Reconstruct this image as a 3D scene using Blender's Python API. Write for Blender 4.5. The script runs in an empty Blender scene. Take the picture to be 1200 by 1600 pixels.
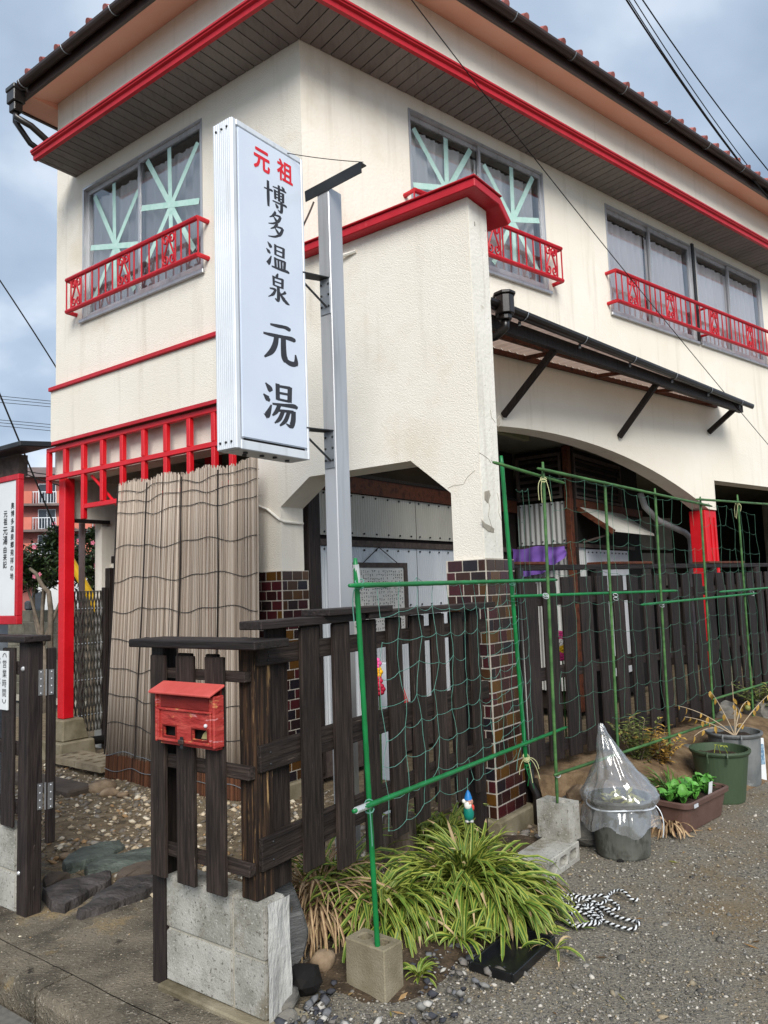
import bpy, bmesh, math, random
import numpy as np
from mathutils import Vector, Matrix, noise
from mathutils.geometry import tessellate_polygon

random.seed(7)
scene = bpy.context.scene
COL = scene.collection

# ------------------------------------------------------------------ camera
CAM_H = 1.45
upv = Vector((-0.035, 1.0, -0.1)).normalized()          # world up seen from the camera
fwd = (Vector((0, 0, -1)) - upv * Vector((0, 0, -1)).dot(upv)).normalized()
rgt = fwd.cross(upv)
cam_data = bpy.data.cameras.new('camera')
cam = bpy.data.objects.new('camera', cam_data)
COL.objects.link(cam)
cam_data.sensor_fit = 'HORIZONTAL'
cam_data.sensor_width = 36.0
cam_data.lens = 36.0
cam_data.clip_start = 0.05
cam_data.clip_end = 1000
cam.matrix_world = Matrix.Translation((0, 0, CAM_H)) @ Matrix((rgt, fwd, upv)).to_4x4()
scene.camera = cam

# ------------------------------------------------------------------ world: overcast sky
SUN_AZ, SUN_EL = math.radians(174), math.radians(38)     # azimuth clockwise from +Y
world = bpy.data.worlds.new('World')
scene.world = world
world.use_nodes = True
wn, wl = world.node_tree.nodes, world.node_tree.links
wn.clear()
w_out = wn.new('ShaderNodeOutputWorld')
w_bg = wn.new('ShaderNodeBackground')
w_bg.inputs['Strength'].default_value = 0.053
w_sky = wn.new('ShaderNodeTexSky')
w_sky.sky_type = 'NISHITA'
w_sky.sun_disc = False
w_sky.sun_elevation = SUN_EL
w_sky.sun_rotation = SUN_AZ
w_tc = wn.new('ShaderNodeTexCoord')
w_sep = wn.new('ShaderNodeSeparateXYZ')
wl.new(w_tc.outputs['Generated'], w_sep.inputs[0])
w_add = wn.new('ShaderNodeMath'); w_add.operation = 'ADD'; w_add.inputs[1].default_value = 0.35
wl.new(w_sep.outputs['Z'], w_add.inputs[0])
w_div = wn.new('ShaderNodeVectorMath'); w_div.operation = 'DIVIDE'
w_cmb = wn.new('ShaderNodeCombineXYZ')
for i in range(3):
    wl.new(w_add.outputs[0], w_cmb.inputs[i])
wl.new(w_tc.outputs['Generated'], w_div.inputs[0])
wl.new(w_cmb.outputs[0], w_div.inputs[1])
w_noise = wn.new('ShaderNodeTexNoise')
w_noise.inputs['Scale'].default_value = 2.1
w_noise.inputs['Detail'].default_value = 5
w_noise.inputs['Roughness'].default_value = 0.48
w_noise.inputs['Distortion'].default_value = 0.25
wl.new(w_div.outputs[0], w_noise.inputs['Vector'])
w_ramp = wn.new('ShaderNodeValToRGB')
cr = w_ramp.color_ramp
cr.elements[0].position, cr.elements[0].color = 0.32, (2.5, 3.25, 4.4, 1)
cr.elements[1].position, cr.elements[1].color = 0.66, (7.4, 8.0, 8.9, 1)
e = cr.elements.new(0.50); e.color = (3.9, 4.8, 6.0, 1)
wl.new(w_noise.outputs['Fac'], w_ramp.inputs[0])
w_mix = wn.new('ShaderNodeMixRGB')
w_mix.inputs[0].default_value = 0.88
wl.new(w_sky.outputs[0], w_mix.inputs[1])
wl.new(w_ramp.outputs[0], w_mix.inputs[2])
wl.new(w_mix.outputs[0], w_bg.inputs['Color'])
wl.new(w_bg.outputs[0], w_out.inputs[0])

# ------------------------------------------------------------------ soft sun behind the cloud
sun_d = bpy.data.lights.new('sun', 'SUN')
sun_d.energy = 1.5
sun_d.angle = math.radians(32)
sun_d.color = (1.0, 0.96, 0.90)
sun = bpy.data.objects.new('sun', sun_d)
COL.objects.link(sun)
sv = Vector((math.sin(SUN_AZ) * math.cos(SUN_EL), math.cos(SUN_AZ) * math.cos(SUN_EL), math.sin(SUN_EL)))
sun.rotation_euler = sv.to_track_quat('Z', 'Y').to_euler()

vs = scene.view_settings
vs.view_transform = 'Standard'
vs.look = 'None'
vs.exposure = 1.36
vs.gamma = 1.0
vs.use_curve_mapping = False
scene.render.engine = 'CYCLES'
scene.cycles.max_bounces = 7
scene.cycles.transparent_max_bounces = 12

# ------------------------------------------------------------------ site frames (metres)
def az(a):
    a = math.radians(a)
    return Vector((math.sin(a), math.cos(a), 0))

class Frame:
    """s runs along azimuth a, d runs along azimuth b, z up"""
    def __init__(self, o, a, b):
        self.o = Vector((o[0], o[1], 0)); self.e = az(a); self.n = az(b)
    def __call__(self, s, d, z):
        return self.o + self.e * s + self.n * d + Vector((0, 0, z))
    def loc(self, p):
        q = Vector((p[0], p[1], 0)) - self.o
        return q.dot(self.e), q.dot(self.n), p[2]

CX, CY = -0.511, 5.367                       # outer corner of the two facades
FA = Frame((CX, CY), -53.25, 36.75)          # street facade: s to the left, d into the building
FB = Frame((CX, CY), 50.5, 140.5)            # yard facade: s to the right, d out of the building
F1 = Frame((-0.475, 2.75), 32.0, 122.0)      # front fence, d to the yard side
F2 = Frame((0.86, 4.86), 47.0, 137.0)        # rear fence, d to the yard side
T1 = Frame((-0.07, 2.856), 27.0, 117.0)      # first trellis
T2 = Frame((0.866, 4.20), 42.0, 132.0)       # second trellis
SG = Frame((-0.684, 3.579), 36.75, -53.25)   # hanging sign: s away, d to the left

def view_ray(x, y):
    d = Vector(((x - 600) / 1200, -(y - 800) / 1200, -1))
    return Vector((rgt.dot(d), fwd.dot(d), upv.dot(d)))
def on_z(x, y, z=0.0):
    r = view_ray(x, y); return Vector((0, 0, CAM_H)) + r * ((z - CAM_H) / r.z)
def on_plane(x, y, fr, d=0.0):
    p0 = fr(0, d, 0); r = view_ray(x, y); c = Vector((0, 0, CAM_H))
    return c + r * ((p0 - c).dot(fr.n) / r.dot(fr.n))
def far(x, y, dist):
    return Vector((0, 0, CAM_H)) + view_ray(x, y) * dist

# ------------------------------------------------------------------ colours and materials
def lin(h):
    h = h.lstrip('#'); o = []
    for i in (0, 2, 4):
        c = int(h[i:i + 2], 16) / 255
        o.append(c / 12.92 if c <= 0.04045 else ((c + 0.055) / 1.055) ** 2.4)
    return (*o, 1.0)

class NT:
    def __init__(self, name):
        self.m = bpy.data.materials.new(name); self.m.use_nodes = True
        self.t = self.m.node_tree; self.n = self.t.nodes; self.l = self.t.links
        self.b = self.n['Principled BSDF']
    def new(self, t, **k):
        nd = self.n.new(t)
        for a, v in k.items():
            if hasattr(nd, a): setattr(nd, a, v)
            else: nd.inputs[a].default_value = v
        return nd
    def link(self, a, b): self.l.new(a, b)

def mat(name, c1, c2=None, c3=None, scale=6.0, rough=0.8, bump=0.0, bscale=None, detail=5.0, metal=0.0,
        stretch=(1, 1, 1), coords='pos', rnd=0.0, island=False, spots=None, spec=0.3, spread=(0.35, 0.65), bdist=0.01, streak=None):
    """noise-mottled principled material; stretch scales the texture space; spots=(colour, scale, threshold)"""
    t = NT(name); b = t.b
    b.inputs['Roughness'].default_value = rough
    b.inputs['Metallic'].default_value = metal
    b.inputs['Specular IOR Level'].default_value = spec
    if coords == 'pos':
        src = t.new('ShaderNodeNewGeometry').outputs['Position']
    else:
        src = t.new('ShaderNodeTexCoord').outputs['Object']
    mp = t.new('ShaderNodeMapping')
    mp.inputs['Scale'].default_value = stretch
    t.link(src, mp.inputs['Vector'])
    vec = mp.outputs[0]
    if coords != 'pos':                                  # decorrelate the copies
        oi = t.new('ShaderNodeObjectInfo')
        ml = t.new('ShaderNodeMath', operation='MULTIPLY'); ml.inputs[1].default_value = 37.0
        t.link(oi.outputs['Random'], ml.inputs[0])
        ad = t.new('ShaderNodeVectorMath', operation='ADD')
        t.link(vec, ad.inputs[0]); t.link(ml.outputs[0], ad.inputs[1]); vec = ad.outputs[0]
    nz = t.new('ShaderNodeTexNoise', Scale=scale, Detail=detail, Roughness=0.6)
    t.link(vec, nz.inputs['Vector'])
    rp = t.new('ShaderNodeValToRGB')
    el = rp.color_ramp.elements
    cc = [c for c in (c1, c2, c3) if c is not None]
    if len(cc) == 1: cc = [cc[0], cc[0]]
    cc = [lin(c) if isinstance(c, str) else c for c in cc]
    el[0].position, el[0].color = spread[0], cc[0]
    el[1].position, el[1].color = spread[1], cc[-1]
    if len(cc) == 3:
        x = el.new((spread[0] + spread[1]) / 2); x.color = cc[1]
    if island:
        gi = t.new('ShaderNodeNewGeometry')
        t.link(gi.outputs['Random Per Island'], rp.inputs[0])
        el[0].position, el[-1].position = 0.0, 1.0
    else:
        t.link(nz.outputs['Fac'], rp.inputs[0])
    colr = rp.outputs[0]
    if rnd > 0:
        oi2 = t.new('ShaderNodeObjectInfo')
        mr = t.new('ShaderNodeMapRange'); mr.inputs['To Min'].default_value = 1 - rnd; mr.inputs['To Max'].default_value = 1 + rnd
        t.link(oi2.outputs['Random'], mr.inputs['Value'])
        hs = t.new('ShaderNodeHueSaturation'); t.link(mr.outputs[0], hs.inputs['Value']); t.link(colr, hs.inputs['Color'])
        colr = hs.outputs[0]
    for sp in ([spots] if spots and not isinstance(spots, list) else (spots or [])):
        n2 = t.new('ShaderNodeTexNoise', Scale=sp[1], Detail=6.0, Roughness=0.65)
        t.link(vec if len(sp) < 5 else src, n2.inputs['Vector'])
        r2 = t.new('ShaderNodeValToRGB')
        r2.color_ramp.elements[0].position = sp[2]; r2.color_ramp.elements[0].color = (0, 0, 0, 1)
        r2.color_ramp.elements[1].position = min(0.99, sp[2] + (sp[3] if len(sp) > 3 else 0.08)); r2.color_ramp.elements[1].color = (1, 1, 1, 1)
        t.link(n2.outputs['Fac'], r2.inputs[0])
        mx = t.new('ShaderNodeMixRGB')
        t.link(r2.outputs[0], mx.inputs[0]); t.link(colr, mx.inputs[1]); mx.inputs[2].default_value = lin(sp[0])
        colr = mx.outputs[0]
    if streak:                                           # long vertical run marks: (colour, scale, threshold, softness)
        ms = t.new('ShaderNodeMapping'); ms.inputs['Scale'].default_value = (1, 1, .07)
        t.link(src, ms.inputs['Vector'])
        n4 = t.new('ShaderNodeTexNoise', Scale=streak[1], Detail=5.0, Roughness=.6); t.link(ms.outputs[0], n4.inputs['Vector'])
        r4 = t.new('ShaderNodeMapRange'); r4.inputs['From Min'].default_value = streak[2]; r4.inputs['From Max'].default_value = streak[2] + streak[3]
        t.link(n4.outputs['Fac'], r4.inputs['Value'])
        n5 = t.new('ShaderNodeTexNoise', Scale=1.1, Detail=2.0); t.link(src, n5.inputs['Vector'])
        ml4 = t.new('ShaderNodeMath', operation='MULTIPLY'); t.link(r4.outputs[0], ml4.inputs[0]); t.link(n5.outputs['Fac'], ml4.inputs[1])
        m4 = t.new('ShaderNodeMixRGB'); m4.inputs[2].default_value = lin(streak[0])
        t.link(ml4.outputs[0], m4.inputs[0]); t.link(colr, m4.inputs[1]); colr = m4.outputs[0]
    t.link(colr, b.inputs['Base Color'])
    if bump:
        n3 = t.new('ShaderNodeTexNoise', Scale=bscale or scale * 3, Detail=4.0, Roughness=0.6)
        t.link(vec, n3.inputs['Vector'])
        bp = t.new('ShaderNodeBump', Strength=bump, Distance=bdist)
        t.link(n3.outputs['Fac'], bp.inputs['Height']); t.link(bp.outputs[0], b.inputs['Normal'])
    return t.m

M = {}
M['plaster'] = mat('plaster', '#e9e2d3', '#f0eade', streak=('#c6bdac', 9.0, .54, .25), scale=1.3, rough=0.92, bump=0.6, bscale=130, spec=0.15, bdist=0.012, spread=(0.3, 0.7),
                   spots=[('#d6cab4', 0.9, 0.60, 0.25), ('#b5aa92', 14.0, 0.73, 0.05)])
M['plaster_end'] = mat('peeling_plaster', '#e6e2d6', '#f0ece2', streak=('#b3ad9f', 16.0, .52, .2), scale=3, rough=0.9, bump=0.5, bscale=40, spec=0.15,
                       spots=[('#8d887c', 22.0, 0.66, 0.03), ('#b7b09f', 5.0, 0.62, 0.1)])
M['plaster_yard'] = mat('plaster_yard', '#e8e0d0', '#f0eadd', streak=('#c8bfad', 8.0, .55, .25), scale=1.0, rough=0.92, bump=0.35, bscale=45, spec=0.15, spread=(0.3, 0.7),
                        spots=[('#d4c8b0', 0.8, 0.6, 0.25), ('#bdb29b', 12.0, 0.73, 0.05)])
M['salmon'] = mat('salmon_paint', '#f2b096', '#f6baa1', scale=2, rough=0.75, bump=0.08, bscale=30)
M['red'] = mat('red_paint', '#b01420', '#c21b2b', scale=5, rough=0.45, bump=0.25, bscale=40, spec=0.4, spots=[('#8a1019', 5, 0.60, 0.2), ('#c94a50', 11, .66, .1), ('#5d1a18', 30, .70, .05)])
M['red_post'] = mat('red_post_paint', '#c80f1b', '#d61624', scale=4, rough=0.42, spec=0.45, bump=0.2, bscale=30, spots=[('#9c0c16', 5, 0.64, 0.2), ('#e0484c', 12, .68, .08), ('#6a1512', 32, .71, .04)])
M['brown_metal'] = mat('brown_gutter', '#33241f', '#3f2d27', scale=8, rough=0.4, spec=0.5)
M['black_pvc'] = mat('black_pvc', '#1a1716', '#24201e', scale=8, rough=0.32, spec=0.5)
M['black_wood'] = mat('black_stained_wood', '#1c1716', '#28211f', '#322a27', scale=5, stretch=(14, 14, 1.0), coords='obj', rough=0.62, bump=0.55, bscale=7, rnd=0.28, spec=0.3)
M['fence_wood'] = mat('weathered_dark_wood', '#1d1714', '#2d2521', '#3d332d', scale=4.5, stretch=(16, 16, 1.1), coords='obj', rough=0.7, bump=0.8, bscale=6, rnd=0.25, spec=0.25,
                      spots=[('#6b5e55', 5.0, 0.66, 0.06)])
M['raw_wood'] = mat('peeling_post_wood', '#17110e', '#2e231c', '#4a3626', scale=4.0, stretch=(18, 18, 0.9), coords='obj', rough=0.75, bump=1.0, bscale=6, spec=0.2,
                    spots=[('#a8875c', 4.2, 0.60, 0.06), ('#6d5236', 5.0, 0.58, 0.08)])
M['soffit'] = mat('soffit_board', '#6f6a66', '#7b7672', '#75706c', scale=4, coords='obj', stretch=(6, 1, 1), rough=0.75, rnd=0.10, bump=0.15, bscale=20)
M['concrete'] = mat('concrete_block', '#8b8980', '#a4a29a', '#b4b2aa', scale=7, rough=0.95, bump=0.8, bscale=120, coords='obj', spec=0.1, rnd=0.05, bdist=0.004,
                    spots=[('#6f6652', 2.6, 0.56, 0.14), ('#c7c5be', 9.0, 0.66, 0.06), ('#57523f', 14, .68, .06), ('#6b6860', 70, .58, .05), ('#bab8b0', 95, .60, .04)])
M['concrete_brown'] = mat('stained_block', '#6f6753', '#857c67', '#948b77', scale=6, rough=0.95, bump=0.9, bscale=140, coords='obj', spec=0.1, bdist=0.004,
                          spots=[('#544c3b', 2.5, 0.58, 0.2)])
M['mortar'] = mat('mortar', '#a59f90', '#b9b4a6', scale=10, rough=0.95, bump=0.5, bscale=80)
M['grout'] = mat('tile_grout', '#b3ab9e', '#c6bfb3', scale=12, rough=0.9, bump=0.4, bscale=90)
M['alu'] = mat('aluminium', '#b6b7b9', '#c6c7c9', scale=3, streak=('#8b8b8a', 14, .52, .2), stretch=(1, 1, 0.2), rough=0.38, metal=0.55, spec=0.5)
M['alu_white'] = mat('white_aluminium', '#d3d8de', '#e2e6ea', streak=('#9fa19e', 14, .54, .2), scale=3, rough=0.45, metal=0.15, spec=0.5)
M['galv'] = mat('galvanised_steel', '#8b9096', '#a2a7ac', scale=6, rough=0.45, metal=0.6)
M['dark_alu'] = mat('sash_grey', '#77777a', '#8b8a8a', scale=6, rough=0.45, metal=0.4)
M['dark_steel'] = mat('dark_steel', '#2c2e30', '#3a3c3e', scale=6, rough=0.5, metal=0.4)
M['black'] = mat('black_dark', '#0e0d0c', '#161413', scale=6, rough=0.8)
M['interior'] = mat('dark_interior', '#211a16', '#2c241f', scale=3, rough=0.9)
M['ceiling'] = mat('porch_ceiling', '#6b6a5e', '#76756a', scale=3, rough=0.9)
M['brown_wood'] = mat('brown_wood', '#4a2617', '#5f331f', '#3b1d11', scale=4, stretch=(3, 3, 3), rough=0.65, bump=0.3, bscale=20)
# ------------------------------------------------------------------ object helpers
WM = {}                                       # world matrix of every object made here
def setup(o, parent, mtx):
    COL.objects.link(o)
    if parent is not None:
        o.parent = parent
        o.matrix_parent_inverse = WM[parent.name].inverted()
    o.matrix_basis = mtx
    WM[o.name] = mtx.copy()
    return o
def thing(name, label, cat, loc=(0, 0, 0), group=None, kind=None):
    o = bpy.data.objects.new(name, None)
    o.empty_display_size = 0.1
    setup(o, None, Matrix.Translation(Vector(loc)))
    return tag(o, label, cat, group, kind)
def tag(o, label=None, cat=None, group=None, kind=None):
    if label: o['label'] = label
    if cat: o['category'] = cat
    if group: o['group'] = group
    if kind: o['kind'] = kind
    return o
def empty_part(name, parent, loc=None):
    o = bpy.data.objects.new(name, None); o.empty_display_size = 0.05
    return setup(o, parent, Matrix.Translation(loc) if loc is not None else WM[parent.name])

class MB:
    """collects shapes; build() links them as one mesh object"""
    def __init__(self): self.v = []; self.f = []; self.mi = []; self.cur = 0
    def add(self, vs, fs):
        k = len(self.v)
        self.v += [tuple(p) for p in vs]
        for f in fs: self.f.append([i + k for i in f]); self.mi.append(self.cur)
        return self
    def hexa(self, p):                        # 8 points: bottom 4, top 4
        return self.add(p, [(0, 3, 2, 1), (4, 5, 6, 7), (0, 1, 5, 4), (1, 2, 6, 5), (2, 3, 7, 6), (3, 0, 4, 7)])
    def box(self, fr, s0, s1, d0, d1, z0, z1):
        return self.hexa([fr(s0, d0, z0), fr(s1, d0, z0), fr(s1, d1, z0), fr(s0, d1, z0),
                          fr(s0, d0, z1), fr(s1, d0, z1), fr(s1, d1, z1), fr(s0, d1, z1)])
    def bar(self, a, b, w, h=None, up=Vector((0, 0, 1))):
        """rectangular bar from a to b"""
        h = h or w
        a, b = Vector(a), Vector(b); t = (b - a).normalized()
        x = t.cross(up)
        if x.length < 1e-4: x = Vector((1, 0, 0))
        x.normalize(); y = x.cross(t).normalized()
        p = []
        for c in (a, b):
            for u, w2 in ((-1, -1), (1, -1), (1, 1), (-1, 1)):
                p.append(c + x * (u * w / 2) + y * (w2 * h / 2))
        return self.add(p, [(0, 3, 2, 1), (4, 5, 6, 7), (0, 1, 5, 4), (1, 2, 6, 5), (2, 3, 7, 6), (3, 0, 4, 7)])
    def tube(self, pts, r, n=8, cap=True):
        pts = [Vector(p) for p in pts]
        if len(pts) < 2: return self
        rs = r if isinstance(r, (list, tuple)) else [r] * len(pts)
        prev = None; vs = []; fs = []
        for i, p in enumerate(pts):
            t = (pts[min(i + 1, len(pts) - 1)] - pts[max(i - 1, 0)])
            if t.length < 1e-9: t = Vector((0, 0, 1))
            t.normalize()
            if prev is None:
                x = t.cross(Vector((0, 0, 1)))
                if x.length < 1e-3: x = t.cross(Vector((1, 0, 0)))
            else:
                x = prev - t * prev.dot(t)
                if x.length < 1e-6: x = t.cross(Vector((0, 0, 1)))
            x.normalize(); prev = x; y = t.cross(x)
            for k in range(n):
                a = 2 * math.pi * k / n
                vs.append(p + (x * math.cos(a) + y * math.sin(a)) * rs[i])
        for i in range(len(pts) - 1):
            for k in range(n):
                k2 = (k + 1) % n
                fs.append((i * n + k, i * n + k2, (i + 1) * n + k2, (i + 1) * n + k))
        if cap:
            fs.append(tuple(range(n))[::-1]); m = (len(pts) - 1) * n
            fs.append(tuple(range(m, m + n)))
        return self.add(vs, fs)
    def lathe(self, c, prof, n=24, x=Vector((1, 0, 0)), y=Vector((0, 1, 0)), z=Vector((0, 0, 1))):
        c = Vector(c); vs = []; fs = []
        for r, h in prof:
            for k in range(n):
                a = 2 * math.pi * k / n
                vs.append(c + x * (r * math.cos(a)) + y * (r * math.sin(a)) + z * h)
        for i in range(len(prof) - 1):
            for k in range(n):
                k2 = (k + 1) % n
                fs.append((i * n + k, i * n + k2, (i + 1) * n + k2, (i + 1) * n + k))
        return self.add(vs, fs)
    def sphere(self, c, r, seg=10, ring=6, sq=(1, 1, 1)):
        c = Vector(c); vs = [c + Vector((0, 0, -r * sq[2]))]; fs = []
        for i in range(1, ring):
            ph = -math.pi / 2 + math.pi * i / ring
            for k in range(seg):
                a = 2 * math.pi * k / seg
                vs.append(c + Vector((r * sq[0] * math.cos(ph) * math.cos(a), r * sq[1] * math.cos(ph) * math.sin(a), r * sq[2] * math.sin(ph))))
        vs.append(c + Vector((0, 0, r * sq[2]))); last = len(vs) - 1
        for k in range(seg):
            k2 = (k + 1) % seg
            fs.append((0, 1 + k2, 1 + k)); fs.append((last, last - seg + k, last - seg + k2))
            for i in range(ring - 2):
                a = 1 + i * seg
                fs.append((a + k, a + k2, a + seg + k2, a + seg + k))
        return self.add(vs, fs)
    def poly(self, fr, outline, d0, d1, holes=()):
        """outline/holes in (s, z), extruded from d0 to d1"""
        loops = [list(outline)] + [list(h) for h in holes]
        flat = [p for lp in loops for p in lp]
        tris = tessellate_polygon([[Vector((p[0], p[1], 0)) for p in lp] for lp in loops])
        n = len(flat)
        vs = [fr(p[0], d0, p[1]) for p in flat] + [fr(p[0], d1, p[1]) for p in flat]
        fs = [tuple(t) for t in tris] + [tuple(i + n for i in t[::-1]) for t in tris]
        k = 0
        for lp in loops:
            m = len(lp)
            for i in range(m):
                j = (i + 1) % m
                fs.append((k + i, k + j, n + k + j, n + k + i))
            k += m
        return self.add(vs, fs)
    def prism(self, pts, z0, z1):
        """plan polygon (world xy) between two heights (or per-vertex lists)"""
        n = len(pts)
        za = z0 if isinstance(z0, (list, tuple)) else [z0] * n
        zb = z1 if isinstance(z1, (list, tuple)) else [z1] * n
        vs = [(p[0], p[1], za[i]) for i, p in enumerate(pts)] + [(p[0], p[1], zb[i]) for i, p in enumerate(pts)]
        fs = [tuple(range(n))[::-1], tuple(range(n, 2 * n))]
        for i in range(n):
            j = (i + 1) % n
            fs.append((i, j, n + j, n + i))
        return self.add(vs, fs)
    def build(self, name, material, parent=None, smooth=False, bevel=0.0, recalc=True, origin=None, seg=1):
        me = bpy.data.meshes.new(name)
        o0 = Vector(origin) if origin is not None else (sum((Vector(p) for p in self.v), Vector()) / max(1, len(self.v)))
        me.from_pydata([tuple(Vector(p) - o0) for p in self.v], [], self.f)
        mats = material if isinstance(material, (list, tuple)) else [material]
        for m in mats: me.materials.append(M[m] if isinstance(m, str) else m)
        if len(mats) > 1:
            me.polygons.foreach_set('material_index', self.mi)
        if recalc or bevel:
            bm = bmesh.new(); bm.from_mesh(me)
            if recalc: bmesh.ops.recalc_face_normals(bm, faces=bm.faces)
            if bevel:
                ed = [e for e in bm.edges if len(e.link_faces) == 2 and e.calc_face_angle(0) > 0.6]
                bmesh.ops.bevel(bm, geom=ed, offset=bevel, segments=seg, affect='EDGES', clamp_overlap=True)
            bm.to_mesh(me); bm.free()
        if smooth: me.polygons.foreach_set('use_smooth', [True] * len(me.polygons))
        me.update()
        o = bpy.data.objects.new(name, me)
        return setup(o, parent, Matrix.Translation(o0))

def struct(o): o['kind'] = 'structure'; return o

_bx = {}
def chamfer_box(sx, sy, sz, c=0.003):
    key = (round(sx, 4), round(sy, 4), round(sz, 4), c)
    if key in _bx: return _bx[key]
    mb = MB(); I = Frame((0, 0), 90, 0)
    mb.box(I, -sx / 2, sx / 2, -sy / 2, sy / 2, -sz / 2, sz / 2)
    me = bpy.data.meshes.new('piece')
    me.from_pydata(mb.v, [], mb.f)
    bm = bmesh.new(); bm.from_mesh(me)
    bmesh.ops.recalc_face_normals(bm, faces=bm.faces)
    if c: bmesh.ops.bevel(bm, geom=list(bm.edges), offset=c, segments=1, affect='EDGES')
    bm.to_mesh(me); bm.free()
    _bx[key] = me
    return me
def board(name, parent, centre, size, ax, material, chamfer=0.003, ay=None):
    """a chamfered board: local z runs along its length; ax = thickness axis, ay = width axis (world)"""
    me = chamfer_box(*size, chamfer)
    key = (me.name, material)
    if key not in _bx:
        m2 = me.copy(); m2.materials.append(M[material]); _bx[key] = m2
    o = bpy.data.objects.new(name, _bx[key])
    x, z = ax
    x = Vector(x).normalized(); z = Vector(z).normalized(); y = z.cross(x).normalized()
    mt = Matrix((x, y, z)).transposed().to_4x4(); mt.translation = Vector(centre)
    return setup(o, parent, mt)
def upright(name, parent, fr, s0, s1, d0, d1, z0, z1, material, chamfer=0.003, lean=0.0):
    """vertical board in a frame"""
    z = (Vector((0, 0, 1)) + fr.e * lean).normalized()
    return board(name, parent, fr((s0 + s1) / 2, (d0 + d1) / 2, (z0 + z1) / 2), (abs(s1 - s0), abs(d1 - d0), z1 - z0), (fr.e - z * fr.e.dot(z), z), material, chamfer)
def level(name, parent, fr, s0, s1, d0, d1, z0, z1, material, chamfer=0.003):
    """horizontal board along the frame's s axis"""
    return board(name, parent, fr((s0 + s1) / 2, (d0 + d1) / 2, (z0 + z1) / 2), (abs(d1 - d0), z1 - z0, abs(s1 - s0)), (fr.n, fr.e), material, chamfer)
def share(name, me, parent, mtx):
    return setup(bpy.data.objects.new(name, me), parent, mtx)

def text_mesh(txt, size, fat=0.0, extr=0.0005):
    cu = bpy.data.curves.new('lettering', 'FONT')
    cu.body = txt; cu.size = size; cu.align_x = 'CENTER'; cu.align_y = 'CENTER'
    cu.resolution_u = 3
    o = bpy.data.objects.new('lettering', cu); COL.objects.link(o)
    dg = bpy.context.evaluated_depsgraph_get()
    me = bpy.data.meshes.new_from_object(o.evaluated_get(dg))
    bpy.data.objects.remove(o); bpy.data.curves.remove(cu)
    if fat > 0:                               # bolder stroke: shifted layers, each a hair in front of the last
        vs = [v.co.copy() for v in me.vertices]; fs = [tuple(p.vertices) for p in me.polygons]
        V, F = [], []
        for k in range(9):
            dx, dy = (0, 0) if k == 8 else (fat * math.cos(k * math.pi / 4), fat * math.sin(k * math.pi / 4))
            n = len(V); V += [(v.x + dx, v.y + dy, .00006 * k) for v in vs]; F += [tuple(i + n for i in f) for f in fs]
        me = bpy.data.meshes.new('lettering'); me.from_pydata(V, [], F); me.update()
    return me
def letter(txt, size, parent, centre, right, up, material, fat=0.0, sx=1.0, sy=1.0, name='lettering', slant=0.0):
    me = text_mesh(txt, size, fat)
    vs = [v.co.copy() for v in me.vertices]
    if vs:
        cx = (min(v.x for v in vs) + max(v.x for v in vs)) / 2; cy = (min(v.y for v in vs) + max(v.y for v in vs)) / 2
        for v in me.vertices:
            x, y = v.co.x - cx, v.co.y - cy
            v.co.x = x * sx; v.co.y = y * sy + slant * x
    me.materials.clear(); me.materials.append(M[material])
    right = Vector(right).normalized(); up = Vector(up).normalized(); nrm = right.cross(up)
    mt = Matrix((right, up, nrm)).transposed().to_4x4(); mt.translation = Vector(centre)
    return share(name, me, parent, mt)

def bez(p0, p1, p2, n=8):
    p0, p1, p2 = Vector(p0), Vector(p1), Vector(p2)
    return [p0 * (1 - t) ** 2 + p1 * 2 * t * (1 - t) + p2 * t * t for t in [i / n for i in range(n + 1)]]
def sag(a, b, amt, n=16):
    a, b = Vector(a), Vector(b)
    return [a.lerp(b, i / n) - Vector((0, 0, amt * 4 * (i / n) * (1 - i / n))) for i in range(n + 1)]

def rock(name, centre, r, material, parent=None, seed=0, flat=0.6, rot=0.0, sub=2, rough=0.35, stretch=1.0, scale3=None, angular=False):
    bm = bmesh.new()
    bmesh.ops.create_icosphere(bm, subdivisions=sub, radius=1.0)
    off = Vector((seed * 3.1, seed * 1.7, seed * 0.9))
    for v in bm.verts:
        n1 = noise.noise(v.co * 0.9 + off); n2 = noise.noise(v.co * 2.3 + off)
        v.co *= 1 + rough * n1 + rough * 0.45 * n2
    if angular:
        rr = random.Random(seed)
        for k in range(7):
            nn = Vector((rr.uniform(-1, 1), rr.uniform(-1, 1), rr.uniform(-0.8, 1))).normalized()
            lim = rr.uniform(0.55, 0.85)
            for v in bm.verts:
                dd = v.co.dot(nn)
                if dd > lim: v.co -= nn * (dd - lim) * 0.9
    sc = scale3 or (r * stretch, r, r * flat)
    ca, sa = math.cos(rot), math.sin(rot)
    for v in bm.verts:
        x, y, z = v.co.x * sc[0], v.co.y * sc[1], v.co.z * sc[2]
        v.co = Vector((x * ca - y * sa, x * sa + y * ca, z))
    me = bpy.data.meshes.new(name); bm.to_mesh(me); bm.free()
    me.materials.append(M[material] if isinstance(material, str) else material)
    me.polygons.foreach_set('use_smooth', [not angular] * len(me.polygons))
    return setup(bpy.data.objects.new(name, me), parent, Matrix.Translation(Vector(centre)))

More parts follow.
